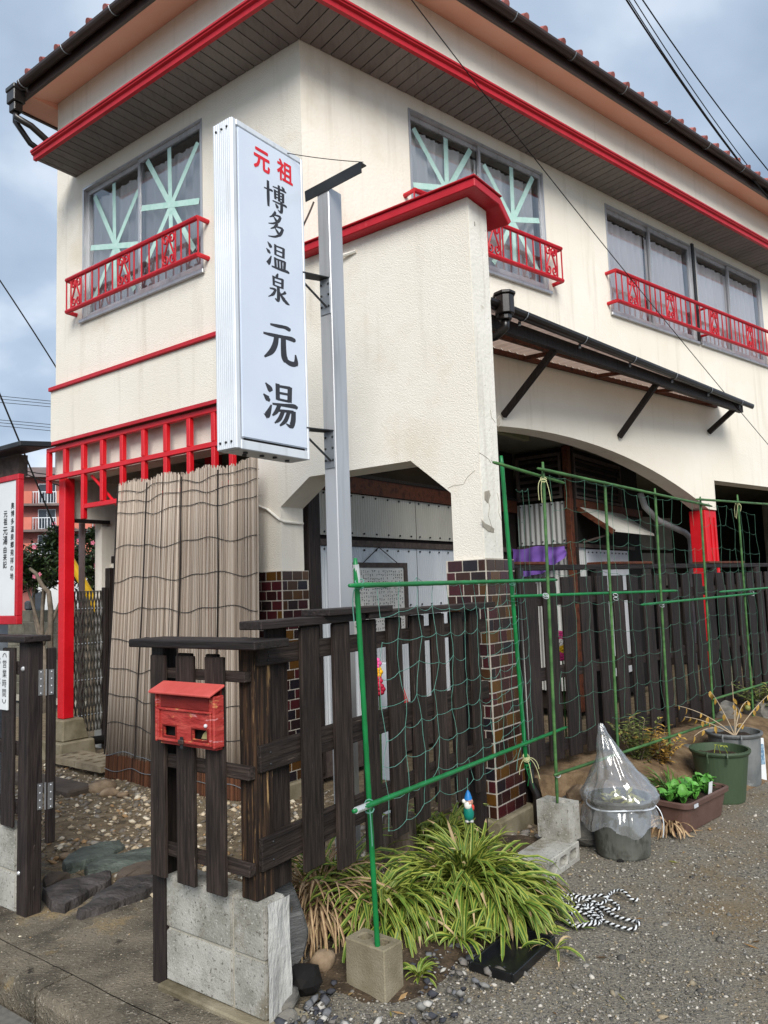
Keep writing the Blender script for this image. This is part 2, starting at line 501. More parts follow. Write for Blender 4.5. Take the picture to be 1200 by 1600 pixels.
def pebbles(name, pts, sizes, material, seed=1, flat=0.6, squash=True):
    """many small stones in one mesh: distorted octahedra subdivided once at random"""
    rs = np.random.RandomState(seed)
    base = np.array([(1, 0, 0), (-1, 0, 0), (0, 1, 0), (0, -1, 0), (0, 0, 1), (0, 0, -1),
                     (.6, .6, .5), (-.6, .6, .5), (-.6, -.6, .5), (.6, -.6, .5)], float)
    faces = np.array([(0, 6, 9), (2, 7, 6), (1, 8, 7), (3, 9, 8), (4, 6, 7), (4, 7, 8), (4, 8, 9), (4, 9, 6),
                      (0, 2, 6), (2, 1, 7), (1, 3, 8), (3, 0, 9), (0, 5, 2), (2, 5, 1), (1, 5, 3), (3, 5, 0)])
    n = len(pts); nb = len(base)
    V = base[None] * (1 + rs.uniform(-.25, .25, (n, nb, 1)))
    an = rs.uniform(0, 6.28, n); c, s = np.cos(an), np.sin(an)
    sc = np.stack([rs.uniform(.75, 1.35, n), rs.uniform(.65, 1.0, n), flat * rs.uniform(.6, 1.2, n)], 1)
    V = V * (sc * np.asarray(sizes)[:, None])[:, None, :]
    X = V[..., 0] * c[:, None] - V[..., 1] * s[:, None]; Y = V[..., 0] * s[:, None] + V[..., 1] * c[:, None]
    tx, ty = rs.uniform(-.35, .35, (2, n))
    Zz = V[..., 2] + X * tx[:, None] + Y * ty[:, None]
    P = np.stack([X, Y, Zz], -1) + np.asarray(pts)[:, None, :]
    Fc = (faces[None] + (np.arange(n) * nb)[:, None, None]).reshape(-1, 3)
    me = bpy.data.meshes.new(name)
    me.vertices.add(n * nb); me.vertices.foreach_set('co', P.reshape(-1))
    me.loops.add(len(Fc) * 3); me.loops.foreach_set('vertex_index', Fc.reshape(-1).astype(np.int32))
    me.polygons.add(len(Fc)); me.polygons.foreach_set('loop_start', np.arange(0, len(Fc) * 3, 3, dtype=np.int32))
    me.update(calc_edges=True); me.validate()
    me.materials.append(M[material] if isinstance(material, str) else material)
    o = bpy.data.objects.new(name, me)
    return setup(o, None, Matrix.Identity(4))
# ================================================================== ground
M['asphalt'] = mat('apron_concrete', '#5d5a54', '#716d65', scale=30, rough=0.95, bump=0.5, bscale=160, bdist=0.005, spots=('#7a756b', 60, 0.68, 0.04))
M['pave'] = mat('old_pavement', '#5a5347', '#746b5c', '#837968', scale=5, rough=0.93, bump=1.0, bscale=85, bdist=0.02,
                spots=[('#a38c62', 1.7, 0.56, 0.10), ('#473f35', 2.3, 0.58, 0.12), ('#aaa191', 85, 0.60, 0.03), ('#463f36', 75, .60, .04), ('#3a332b', 4.5, .66, .03), ('#54402e', 3.3, 0.63, 0.1)])
M['gravel_bed'] = mat('gravel_bed', '#5f5b53', '#7d776b', '#8f8777', scale=70, rough=0.95, bump=1.0, bscale=110, bdist=0.01,
                      spots=[('#7d6d54', 0.9, 0.50, 0.15), ('#45423d', 60, 0.58, 0.05), ('#aaa498', 95, 0.61, 0.03)])
M['soil'] = mat('damp_soil', '#5d5140', '#74654f', '#857760', scale=14, rough=0.97, bump=1.0, bscale=60, bdist=0.012,
                spots=[('#8a7d68', 70, 0.66, 0.05), ('#37302a', 3, 0.62, 0.15)])
M['bank_soil'] = mat('bank_soil', '#5a4834', '#715c44', '#846f55', scale=9, rough=0.97, bump=1.0, bscale=60, bdist=0.012, spots=('#3a2e22', 5, 0.62, 0.1))
M['bed_soil'] = mat('dark_bed_soil', '#2f271f', '#433729', '#564838', scale=14, rough=.97, bump=1.0, bscale=60, bdist=.012, spots=('#7a6c58', 60, .6, .05))
M['far_ground'] = mat('far_ground', '#5a554c', '#6a645a', scale=2, rough=0.95)
def rgb(*c): return (*c, 1.0)
def multi(name, cols, rough=0.85, bump=0.3, spec=0.2):
    """one colour per loose stone"""
    t = NT(name)
    g = t.new('ShaderNodeNewGeometry'); rp = t.new('ShaderNodeValToRGB'); rp.color_ramp.interpolation = 'CONSTANT'
    el = rp.color_ramp.elements
    el[0].position, el[0].color = 0, lin(cols[0]); el[1].position, el[1].color = 1 / len(cols), lin(cols[1])
    for i, c in enumerate(cols[2:], 2):
        x = el.new(i / len(cols)); x.color = lin(c)
    t.link(g.outputs['Random Per Island'], rp.inputs[0])
    nz = t.new('ShaderNodeTexNoise', Scale=90.0, Detail=3.0)
    t.link(g.outputs['Position'], nz.inputs['Vector'])
    hs = t.new('ShaderNodeHueSaturation')
    mr = t.new('ShaderNodeMapRange'); mr.inputs['To Min'].default_value = 0.65; mr.inputs['To Max'].default_value = 1.3
    t.link(nz.outputs['Fac'], mr.inputs['Value']); t.link(mr.outputs[0], hs.inputs['Value']); t.link(rp.outputs[0], hs.inputs['Color'])
    t.link(hs.outputs[0], t.b.inputs['Base Color'])
    t.b.inputs['Roughness'].default_value = rough; t.b.inputs['Specular IOR Level'].default_value = spec
    bp = t.new('ShaderNodeBump', Strength=bump, Distance=0.004)
    t.link(nz.outputs['Fac'], bp.inputs['Height']); t.link(bp.outputs[0], t.b.inputs['Normal'])
    return t.m
M['gravel'] = multi('crushed_stone', ['#6a6762', '#85817a', '#76726b', '#9a958c', '#55524e', '#b3ada2', '#8b806c', '#7a7670', '#9a8b72', '#c0b9ad', '#64605b', '#7d786f', '#5e5a54', '#716c65'])
M['pebble'] = multi('river_pebbles', ['#8d806e', '#a4937a', '#7a7268', '#b8a78c', '#6a645c', '#c9b99f', '#908980', '#aa8a65', '#817769', '#9a9388', '#dbcfb9', '#756858'])
M['pebble_grey'] = multi('grey_pebbles', ['#55565a', '#6d6e70', '#43444a', '#85837f', '#5f5a54', '#b4b0a8', '#3c3d42', '#75706a'])

mb = MB(); mb.add([(-250, -60, -.15), (250, -60, -.15), (250, 400, -.15), (-250, 400, -.15)], [(0, 1, 2, 3)])
struct(mb.build('ground', 'far_ground', recalc=False))

def sheet(name, fr, s0, s1, d0, d1, step, hfun, material, smooth=True):
    ns = max(2, int(abs(s1 - s0) / step)); nd = max(2, int(abs(d1 - d0) / step))
    mb = MB(); vs = []
    for i in range(ns + 1):
        for j in range(nd + 1):
            s = s0 + (s1 - s0) * i / ns; d = d0 + (d1 - d0) * j / nd
            vs.append(fr(s, d, hfun(s, d)))
    fs = [(i * (nd + 1) + j, (i + 1) * (nd + 1) + j, (i + 1) * (nd + 1) + j + 1, i * (nd + 1) + j + 1) for i in range(ns) for j in range(nd)]
    mb.add(vs, fs)
    return mb.build(name, material, smooth=smooth, recalc=False, origin=(0, 0, 0))
def rel(s, d, a, f, k=0.0): return a * noise.noise(Vector((s * f, d * f, k)))
def h_pave(s, d): return rel(s, d, .010, 1.3) + rel(s, d, .004, 6.0) + rel(s, d, .0025, 22.0)
def h_yard(s, d): return rel(s, d, .012, 0.9, 3.0) + rel(s, d, .004, 5.0, 1.0)
def h_soil(s, d): return 0.008 + rel(s, d, .014, 1.6, 7.0) + rel(s, d, .006, 7.0, 2.0) - 0.02 * max(0, min(1, (-1.45 - d) / 0.2))

KB = -2.385
struct(sheet('pavement', FA, -1.66, 1.9, -2.235, -1.60, 0.035, h_pave, 'pave'))
struct(sheet('apron', FA, -1.70, 4.0, -6.5, KB - 0.045, 0.25, lambda s, d: -0.075, 'asphalt'))
kerb = struct(setup(bpy.data.objects.new('kerb', None), None, Matrix.Translation(FA(0, KB, -.2))))
kb0 = -1.66
for i, kl in enumerate((0.34, 0.60, 0.60, 0.60, 0.60, 0.60)):
    mb = MB(); n = 12
    for side in range(1):
        vs = []; fs = []
        prof = [(KB, -.2), (KB - 0.002, -.03), (KB + .012, -.004), (KB + .03, .0), (-2.239, .0), (-2.239, -.2)]
        for k in range(n + 1):
            s = kb0 + .006 + (kl - .012) * k / n
            for j, (d, z) in enumerate(prof):
                jit = 0.006 * noise.noise(Vector((s * 9, d * 30, j)))
                vs.append(FA(s, d + (jit if j in (1, 2) else 0), z + (h_pave(s, d) if z > -.1 else 0) + (jit * .6 if j in (1, 2) else 0)))
        m = len(prof)
        for k in range(n):
            for j in range(m):
                j2 = (j + 1) % m
                fs.append((k * m + j, k * m + j2, (k + 1) * m + j2, (k + 1) * m + j))
        fs.append(tuple(range(m))); fs.append(tuple(range(n * m, n * m + m)))
        mb.add(vs, fs)
    mb.build('kerb_stone', 'pave', kerb)
    kb0 += kl
struct(sheet('gravel_yard', FA, -1.665, -17, -6.5, 9.5, 0.22, h_yard, 'gravel_bed'))
struct(sheet('soil_yard', FA, -1.66, 6.0, -1.598, 9.5, 0.10, h_soil, 'soil'))

# raised bank of soil below the rear fence
def h_bank(s, d):
    t = (0.80 - d) / 0.60; t = max(0, min(1, t)); t = t * t * (3 - 2 * t)
    e = max(0, min(1, (s - 0.02) / 0.30)) if d > 0.06 else 1.0
    return -0.03 + t * (0.30 * (0.35 + 0.65 * e) + rel(s, d, .035, 2.4, 4.0) + rel(s, d, .015, 9, 5.0))
struct(sheet('soil_bank', F2, -0.03, 6.0, -0.50, 0.86, 0.05, h_bank, 'bank_soil'))
def h_bed(s, d):
    a = max(0, min(1, (s - .15) / .3)) * max(0, min(1, (d + .18) / .12)) * max(0, min(1, (.52 - d) / .30))
    return -0.03 + a * (0.085 + rel(s, d, .03, 3.0, 8.0) + rel(s, d, .012, 11, 9.0))
struct(sheet('planting_bed', F1, 0.12, 2.05, -0.22, 0.60, 0.04, h_bed, 'bed_soil'))

# loose stones nobody could count
rs = np.random.RandomState(11)
def in_fr(fr, x, y):
    s, d, _ = fr.loc((x, y, 0)); return s, d
pts, szs = [], []
while len(pts) < 34000:
    r = 2.3 * (9.5 / 2.3) ** rs.uniform(); a = math.radians(rs.uniform(-22, 42))
    x, y = r * math.sin(a), r * math.cos(a)
    s, d = in_fr(FA, x, y)
    if s > -1.675: continue
    s2, d2 = in_fr(F2, x, y)
    if s2 > -0.1 and d2 < 0.62: continue
    pts.append((x, y, h_yard(s, d) + 0.001)); szs.append(0.0028 + 0.0060 * rs.uniform() ** 3 + (0.013 if rs.uniform() < .006 else 0))
tag(pebbles('gravel', pts, szs, 'gravel', 3), 'grey crushed stone strewn over the yard', 'gravel', kind='stuff')
pts, szs = [], []
while len(pts) < 7000:
    s = rs.uniform(-1.6, 3.0); d = -1.58 + 1.9 * rs.uniform() ** 1.1
    den = 0.5 + 0.5 * noise.noise(Vector((s * 2.2, d * 2.2, 5)))
    if rs.uniform() > den + .12: continue
    p = FA(s, d, 0); pts.append((p.x, p.y, h_soil(s, d) + .002)); szs.append(0.006 + 0.024 * rs.uniform() ** 3.2)
tag(pebbles('pebbles', pts, szs, 'pebble', 5), 'tan and grey pebbles scattered over the soil inside the gate', 'pebbles', kind='stuff')
pts, szs = [], []
while len(pts) < 620:                                   # pebbles round the hollow block and at the bed's foot
    x = rs.uniform(-.42, .45); y = rs.uniform(2.60, 3.45)
    s, d = in_fr(F1, x, y)
    if d < .08 or d > .60 or s < -.12 or (d > .36 and rs.uniform() < .7): continue
    if -.24 < x < .06 and 2.72 < y < 3.02: continue
    if .3 < x and y > 3.05: continue
    pts.append((x, y, .012 + rs.uniform(0, .02))); szs.append(0.005 + 0.018 * rs.uniform() ** 2.4)
tag(pebbles('edge_pebbles', pts, szs, 'pebble_grey', 9, flat=.7), 'dark grey and white pebbles at the foot of the planting bed', 'pebbles', kind='stuff')

pts, szs = [], []
while len(pts) < 260:                                   # grit blown over the pavement
    s = rs.uniform(-1.6, 1.6); d = rs.uniform(-2.36, -1.62)
    p = FA(s, d, 0); pts.append((p.x, p.y, h_pave(s, d) + .001)); szs.append(0.002 + 0.006 * rs.uniform() ** 3)
tag(pebbles('grit', pts, szs, 'pebble', 15), 'loose pale grit scattered over the pavement', 'grit', kind='stuff')
M['litter'] = multi('leaf_litter', ['#8a6a42', '#a3835a', '#6d5234', '#b09468', '#7d7a3c'])
mb = MB()
for k in range(190):
    r = 2.6 * (8.0 / 2.6) ** rs.uniform(); a = math.radians(rs.uniform(-6, 30)); x, y = r * math.sin(a), r * math.cos(a)
    s, d = in_fr(FA, x, y); s2, d2 = in_fr(F2, x, y); s1, d1 = in_fr(F1, x, y)
    if s > -1.7 or (s2 > -.1 and d2 < .62) or (d2 > 1.25 and d1 > .9 and rs.uniform() < .8): continue
    an = rs.uniform(0, 6.28); L_ = rs.uniform(.012, .035); w_ = L_ * rs.uniform(.12, .4); u = Vector((math.cos(an), math.sin(an), rs.uniform(-.1, .25))) * L_; v = Vector((-math.sin(an), math.cos(an), .2)) * w_
    p = Vector((x, y, h_yard(s, d) + .006)); mb.add([p - u, p + v, p + u, p - v], [(0, 1, 2, 3)])
tag(mb.build('leaf_litter', 'litter', recalc=False, origin=(0, 0, 0)), 'dry leaf litter and straw lying on the gravel', 'litter', kind='stuff')

# flat stones across the gateway
M['slate'] = mat('green_slate', '#3f4540', '#545c55', '#687068', scale=5, rough=0.75, bump=1.0, bscale=14, bdist=.03, stretch=(1, 2.2, 1), spec=0.35, spots=('#2c2f2d', 4, 0.6, .1))
M['slate_dark'] = mat('dark_slate', '#2f2c2b', '#433e3c', '#565150', scale=6, rough=0.75, bump=1.0, bscale=14, bdist=.03, stretch=(1, 2, 1), spec=0.35, spots=('#8c8e90', 3.2, 0.64, .06))
M['brown_stone'] = mat('brown_stone', '#4b423a', '#5d5248', scale=6, rough=0.85, bump=0.8, bscale=25)
PLAN = lambda s, d, z: Vector((s, z, d))                # polygons in plan
def slab(name, px, z, th, material, label, seed):
    pts = [on_z(x, y, z) for x, y in px]
    out = []
    for i in range(len(pts)):                           # ragged edge
        a, b = pts[i], pts[(i + 1) % len(pts)]
        for k in range(6):
            p = a.lerp(b, k / 6)
            j = 0.026 * noise.noise(p * 9 + Vector((seed, 0, 0)))
            out.append((p.x + j, p.y - j))
    cx = sum(p[0] for p in out) / len(out); cy = sum(p[1] for p in out) / len(out)
    mb = MB(); n = len(out); vs = []; fs = []
    for sc, zz in ((1.04, z - th), (1.01, z - .022), (0.985, z - .006), (.86, z), (.62, z + .006), (0.32, z + .008)):
        for p in out:
            q = Vector((cx + (p[0] - cx) * sc, cy + (p[1] - cy) * sc, zz))
            q.z += 0.016 * noise.noise(q * 8 + Vector((0, seed, 0))) + .007 * noise.noise(q * 27)
            vs.append(q)
    vs.append(Vector((cx, cy, z + .006)))
    for r in range(5):
        for i in range(n):
            j = (i + 1) % n; fs.append((r * n + i, r * n + j, (r + 1) * n + j, (r + 1) * n + i))
    for i in range(n): fs.append((5 * n + i, 5 * n + (i + 1) % n, 6 * n))
    mb.add(vs, fs)
    return tag(mb.build(name, material, smooth=False), label, 'stone', 'flat stones laid across the gateway')
slab('flagstone', [(98, 1343), (128, 1322), (188, 1310), (194, 1316), (178, 1331), (135, 1346), (101, 1351)], .045, .09, 'slate', 'narrow grey-green flat stone furthest back in the gateway', 1)
slab('flagstone', [(134, 1352), (145, 1338), (200, 1327), (262, 1316), (268, 1336), (205, 1351), (140, 1361)], .04, .09, 'slate', 'long green slate slab in the middle of the gateway', 2)
slab('flagstone', [(182, 1364), (206, 1349), (285, 1333), (290, 1350), (232, 1360), (192, 1369)], .045, .09, 'brown_stone', 'pale brown flat stone half hidden behind the mailbox fence post', 3)
slab('flagstone', [(68, 1389), (92, 1373), (150, 1363), (176, 1359), (172, 1371), (140, 1391), (102, 1412), (82, 1409)], .05, .1, 'slate_dark', 'big dark jagged slate slab beside the left gate post', 4)
slab('flagstone', [(122, 1421), (150, 1396), (182, 1373), (236, 1362), (300, 1352), (300, 1372), (236, 1386), (180, 1409), (130, 1424)], .045, .09, 'slate_dark', 'dark grey slab with white blotches at the front of the gateway', 5)
slab('flagstone', [(66, 1371), (92, 1356), (112, 1363), (70, 1381)], .04, .08, 'brown_stone', 'small brown stone tucked behind the left gate post', 6)
# rounded rocks
M['tan_rock'] = mat('tan_rock', '#6d5c4a', '#8a765f', '#a08b72', scale=9, coords='obj', rough=0.85, bump=0.4, bscale=40, rnd=.15)
M['grey_rock'] = mat('grey_rock', '#4f4d49', '#68655f', '#7b776f', scale=9, coords='obj', rough=0.9, bump=0.7, bscale=30, rnd=.15, stretch=(1, 1, 3))
for i, (x, y, r, lb, m) in enumerate((
        (160, 1232, .085, 'large rounded pinkish rock in front of the reed screen', 'tan_rock'),
        (172, 1240, .062, 'smooth tan rock touching the larger rock by the reed screen', 'tan_rock'),
        (191, 1242, .036, 'small orange-brown pebble right of the two rocks by the reed screen', 'tan_rock'),
        (104, 1338, .03, 'small pale stone between the gate post and the flat stones', 'tan_rock'))):
    tag(rock('rock', on_z(x, y, .02), r, m, seed=20 + i, flat=.62, stretch=1.25), lb, 'rock')
# slotted concrete drain covers beside the footing
M['slab_conc'] = mat('old_slab', '#7d705b', '#94866f', '#a3967f', scale=6, rough=0.95, bump=0.9, bscale=60, bdist=.008, spots=('#5c5140', 3, .62, .12))
def cover(name, s0, s1, d0, d1, z0, z1, label, slots, tilt):
    holes = []
    for k in range(slots):
        a = s0 + (s1 - s0) * (k + .28) / slots; b = a + (s1 - s0) * .40 / slots
        for q in (.18, .58):
            c = d0 + (d1 - d0) * q; e = c + (d1 - d0) * .24
            holes.append([(a, c), (b, c), (b, e), (a, e)])
    fr = lambda s, d, z: FA(s, z, d + tilt * (z - d0))
    mb = MB().poly(fr, [(s0, d0), (s1, d0), (s1, d1), (s0, d1)], z0, z1, holes)
    tag(mb.build(name, 'slab_conc'), label, 'drain cover')
cover('drain_cover', 2.08, 2.46, -.30, .0, .05, .10, 'slotted concrete drain cover nearest the reed screen', 3, .02)
cover('drain_cover', 2.50, 2.88, -.28, .02, .045, .095, 'slotted concrete drain cover beside the red post footing', 3, .0)
mb = MB().box(FA, 1.75, 2.75, -.78, -.55, -.02, .055)
tag(mb.build('stepping_slab', 'brown_stone', bevel=.015), 'dark worn stone slab below the slotted drain covers', 'stone slab')
# ================================================================== the bath house
BLD = thing('bathhouse', 'two-storey cream plaster bath house with red trim and arched porch', 'building', FA(0, 0, 0))
sA, ZS, ZE, ZW = 3.32, 5.56, 6.42, 6.475
# --- street facade with the wing wall and its chamfered opening, window hole
def rect(s0, s1, z0, z1): return [(s0, z0), (s1, z0), (s1, z1), (s0, z1)]
WA = (1.11, 2.86, 4.085, 5.40)
outline = [(-1.365, 1.605), (-1.365, 3.85), (0, 3.85), (0, ZW), (sA, ZW), (sA, 2.60), (.55, 2.60), (.55, 1.605), (.297, 1.605),
           (.297, 2.068), (.008, 2.256), (-.864, 2.257), (-1.155, 2.02), (-1.155, 1.605)]
MB().poly(FA, outline, 0, .235, [rect(*WA)]).build('street_wall', 'plaster', BLD)
MB().box(FA, -1.369, -1.3655, .004, .231, 1.61, 3.845).build('wall_end_skin', 'plaster_end', BLD)
# raised band below the first-floor window
MB().box(FA, .56, 3.30, -.06, -.001, 2.965, 3.46).build('lower_band_wall', 'plaster', BLD)
MB().box(FA, .55, 3.31, -.085, -.0015, 3.462, 3.50).build('red_band', 'red', BLD, bevel=.004)
# --- yard facade with arch, square opening and windows
W1 = (1.07, 2.82, 4.24, 5.44); W2 = (3.845, 5.595, 4.245, 5.45); W3 = (5.69, 7.41, 4.245, 5.45)
arch = []
for i in range(25):
    s = 5.56 - (5.56 - .0) * i / 24
    arch.append((s, 2.853 - (7.95 - math.sqrt(7.95 ** 2 - (s - 2.5) ** 2))))
outl = [(.0, arch[-1][1]), (.0, ZW), (13, ZW), (13, 0), (9.2, 0), (9.2, 2.59), (5.735, 2.59), (5.735, 2.235)] + arch[:-1]
MB().poly(FB, outl, -.20, 0, [rect(*W1), rect(*W2), rect(*W3)]).build('yard_wall', 'plaster_yard', BLD)
# hidden sides that close the volume
MB().box(FA, sA - .15, sA - .002, .236, 7.5, 2.60, ZE).build('gable_wall', 'plaster', BLD)
back = [FA(sA - .15, 7.5, 0), FA(sA, 7.5, 0), FB(13, -7.5, 0), FB(12.8, -7.5, 0)]
MB().prism([FA(sA, 7.4, 0), FA(sA, 7.6, 0), FB(13, -7.6, 0), FB(13, -7.4, 0)], 0, ZE).build('back_wall', 'plaster', BLD)
MB().prism([FB(12.85, -.21, 0), FB(13, -.21, 0), FB(13, -7.39, 0), FB(12.85, -7.39, 0)], 0, ZE).build('far_wall', 'plaster', BLD)
foot = [FA(.03, .237, 0), FA(sA - .152, .237, 0), FA(sA - .152, 7.39, 0), FB(12.84, -7.39, 0), FB(12.84, -.202, 0), FB(.2, -.202, 0)]
MB().prism(foot, 2.93, 3.1).build('porch_ceiling', 'ceiling', BLD)
# room behind the windows
foot2 = [FA(.4, .9, 0), FA(sA - .3, .9, 0), FA(sA - .3, 1.0, 0), FA(.5, 1.0, 0)]
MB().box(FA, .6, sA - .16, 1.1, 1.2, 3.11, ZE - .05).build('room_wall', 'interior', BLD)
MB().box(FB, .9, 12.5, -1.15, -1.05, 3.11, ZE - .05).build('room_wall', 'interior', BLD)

# --- eaves: profiles swept round the corner
def corner(o):
    nA, nB = -FA.n, FB.n
    return Vector((CX, CY, 0)) + (nA + nB) * (o / (1 + nA.dot(nB)))
def sweep(prof, a_end, b_end, name, material, parent, smooth=False, bevel=0, a_out=None):
    mb = MB(); vs = []; fs = []; m = len(prof)
    for st in range(3):
        for o, z in prof:
            p = (FA(a_end if a_out is None else a_end + o * a_out, -o, 0), corner(o), FB(b_end, o, 0))[st]
            vs.append((p.x, p.y, z))
    for st in range(2):
        for j in range(m):
            j2 = (j + 1) % m
            fs.append((st * m + j, st * m + j2, (st + 1) * m + j2, (st + 1) * m + j))
    fs.append(tuple(range(m))); fs.append(tuple(range(2 * m, 3 * m)))
    mb.add(vs, fs)
    return mb.build(name, material, parent, smooth=smooth, bevel=bevel)
sweep([(.005, 5.575), (.40, 5.575), (.40, 5.60), (.438, 5.625), (.438, 5.632), (.005, 5.66)], 2.985, 13, 'eave_shelf', 'brown_metal', BLD)
fas = sweep([(.401, 5.548), (.430, 5.552), (.432, 5.590), (.452, 5.600), (.452, 5.610), (.462, 5.616), (.462, 5.632), (.4405, 5.634), (.4405, 5.63), (.401, 5.60)],
            2.992, 13, 'eave_fascia', 'red', BLD)
SOF = MB().box(FA, .2, .3, -.012, -.008, 5.57, 5.574).build('soffit', 'soffit', BLD)
# soffit boards, mitred at the corner
def clip(poly, p0, n):
    out = []
    for i in range(len(poly)):
        a, b = poly[i], poly[(i + 1) % len(poly)]
        da, db = (a - p0).dot(n), (b - p0).dot(n)
        if da >= 0: out.append(a)
        if (da < 0) != (db < 0): out.append(a.lerp(b, da / (da - db)))
    return out
mit = (corner(.4) - corner(0)).normalized(); mitn = Vector((-mit.y, mit.x, 0))
if (FA(1, 0, 0) - corner(0)).dot(mitn) < 0: mitn = -mitn
def soffit_run(fr, sgn, s_from, s_to, side):
    s = s_from; k = 0
    while s < s_to - .01:
        e1 = min(s + .086, s_to)
        q = [fr(s, .004 * sgn, 0), fr(e1, .004 * sgn, 0), fr(e1, .399 * sgn, 0), fr(s, .399 * sgn, 0)]
        q = clip(q, corner(0), mitn * side)
        s += .095; k += 1
        if len(q) < 3: continue
        dz = random.uniform(0, .003)
        MB().prism([(p.x, p.y) for p in q], ZS - dz, ZS + .012).build('soffit_board', 'soffit', SOF)
soffit_run(FA, -1, -.38, 2.985, 1)
soffit_run(FB, 1, -.38, 9.4, -1)
# --- upper eave: salmon soffit, fascia, gutter, tiles
sweep([(.001, ZW - .003), (.285, ZE - .015), (.285, ZE + .04), (.001, ZW + .04)], sA + .0, 13, 'upper_soffit', 'salmon', BLD, a_out=1.0)
MB().prism([FA(sA + .001, -.28, 0), FA(sA + .28, -.28, 0), FA(sA + .28, 7.6, 0), FA(sA + .001, 7.6, 0)], ZE - .013, ZE + .05).build('gable_soffit', 'salmon', BLD)
sweep([(.286, ZE - .03), (.315, ZE - .03), (.315, ZE + .10), (.286, ZE + .10)], sA, 13, 'fascia_board', 'brown_metal', BLD, a_out=1.0)
MB().box(FA, sA + .281, sA + .31, -.28, 7.6, ZE - .03, ZE + .10).build('fascia_board', 'brown_metal', BLD)
gp = []
for i in range(9):
    a = math.pi + math.pi * i / 8
    gp.append((.368 + .052 * math.cos(a), ZE + .085 + .052 * math.sin(a)))
gp += [(.368 + .045 * math.cos(a), ZE + .085 + .045 * math.sin(a)) for a in [2 * math.pi - math.pi * i / 8 for i in range(9)]]
GUT = sweep(gp, sA + .02, 13, 'gutter', 'brown_metal', BLD, smooth=False)
def gut_bracket(fr, s, sg):
    pts = [fr(s, sg * (.368 + .056 * math.cos(a)), ZE + .085 + .056 * math.sin(a)) for a in [math.pi * 1.02 + math.pi * .96 * i / 8 for i in range(9)]]
    pts.insert(0, fr(s, sg * .315, ZE + .06))
    MB().tube(pts, .005, 5).build('gutter_bracket', 'galv', GUT)
for k in range(9): gut_bracket(FB, .35 + k * .85, 1)
for k in range(5): gut_bracket(FA, .3 + k * .75, -1)
# roof planes (hipped) and the row of round tiles along the eave
M['roof_tile'] = mat('pink_roof_tile', '#8f4f49', '#a8635c', '#b77770', scale=6, rough=0.7, bump=0.3, bscale=40, coords='obj', rnd=.15)
ridge = [FA(1.3, 3.6, 0), FB(12, -3.6, 0)]
rz = ZE + 1.9
eA, eC, eB, eD, eE = FA(sA + .34, -.34, 0), corner(.34), FB(13.3, .34, 0), FB(13.3, -7.9, 0), FA(sA + .34, 7.9, 0)
mb = MB()
zt = ZE + .125
P = lambda v, z: (v.x, v.y, z)
rv = [P(eA, zt), P(eC, zt), P(eB, zt), P(eD, zt), P(eE, zt), P(ridge[0], rz), P(ridge[1], rz)]
mb.add(rv, [(0, 1, 5), (1, 2, 6, 5), (2, 3, 6), (3, 4, 5, 6), (4, 0, 5), (0, 4, 3, 2, 1)])
ROOF = mb.build('roof', 'roof_tile', BLD)
def cap_tile(fr, s, sg):
    o = fr.n * sg
    p0 = fr(s, sg * .365, ZE + .152); up = (-o + Vector((0, 0, .45))).normalized()
    mb = MB(); vs = []; fs = []; side = fr.e; nrm = side.cross(up)
    if nrm.z < 0: nrm = -nrm
    for i, (L, r) in enumerate(((0, .038), (.28, .034), (.281, .040), (.56, .035))):
        for k in range(7):
            a = math.pi * k / 6
            vs.append(p0 + up * L + side * (r * math.cos(a)) + nrm * (r * 1.15 * math.sin(a)))
    for i in range(3):
        for k in range(6): fs.append((i * 7 + k, i * 7 + k + 1, (i + 1) * 7 + k + 1, (i + 1) * 7 + k))
    fs.append(tuple(range(7)))
    mb.add(vs, fs).build('roof_tile', 'roof_tile', ROOF)
for k in range(34): cap_tile(FB, .10 + k * .268, 1)
for k in range(13): cap_tile(FA, .10 + k * .262, -1)
# rainwater head and pipes at the left end of the gutter
RW = MB()
for (s, d, z, w, h) in ((sA + .12, -.37, ZE + .055, .085, .05), (sA + .12, -.37, ZE - .03, .075, .12), (sA + .12, -.37, ZE - .135, .055, .09)):
    RW.box(FA, s - w, s + w, d - w * .8, d + w * .8, z - h / 2, z + h / 2)
RWO = RW.build('rain_head', 'black_pvc', BLD, bevel=.008)
MB().tube([FA(sA + .12, -.37, ZE - .17), FA(sA + .11, -.37, ZE - .23), FA(sA + .03, -.26, ZE - .30), FA(sA + .0, -.05, ZE - .42), FA(sA - .0, .2, ZE - .5)], .032, 10).build('downpipe', 'black_pvc', RWO, smooth=True)
MB().tube([FA(sA + .2, -.33, ZE - .05), FA(sA + .2, -.33, ZE - .22), FA(sA + .16, -.2, ZE - .40), FA(sA + .06, .1, ZE - .56)], .03, 10).build('downpipe', 'black_pvc', RWO, smooth=True)
MB().tube([FA(sA + .02, .30, 5.2), FA(sA + .02, .30, .2)], .03, 10).build('downpipe', mat('grey_downpipe', '#8a7a76', '#98898a', rough=.6), BLD, smooth=True)

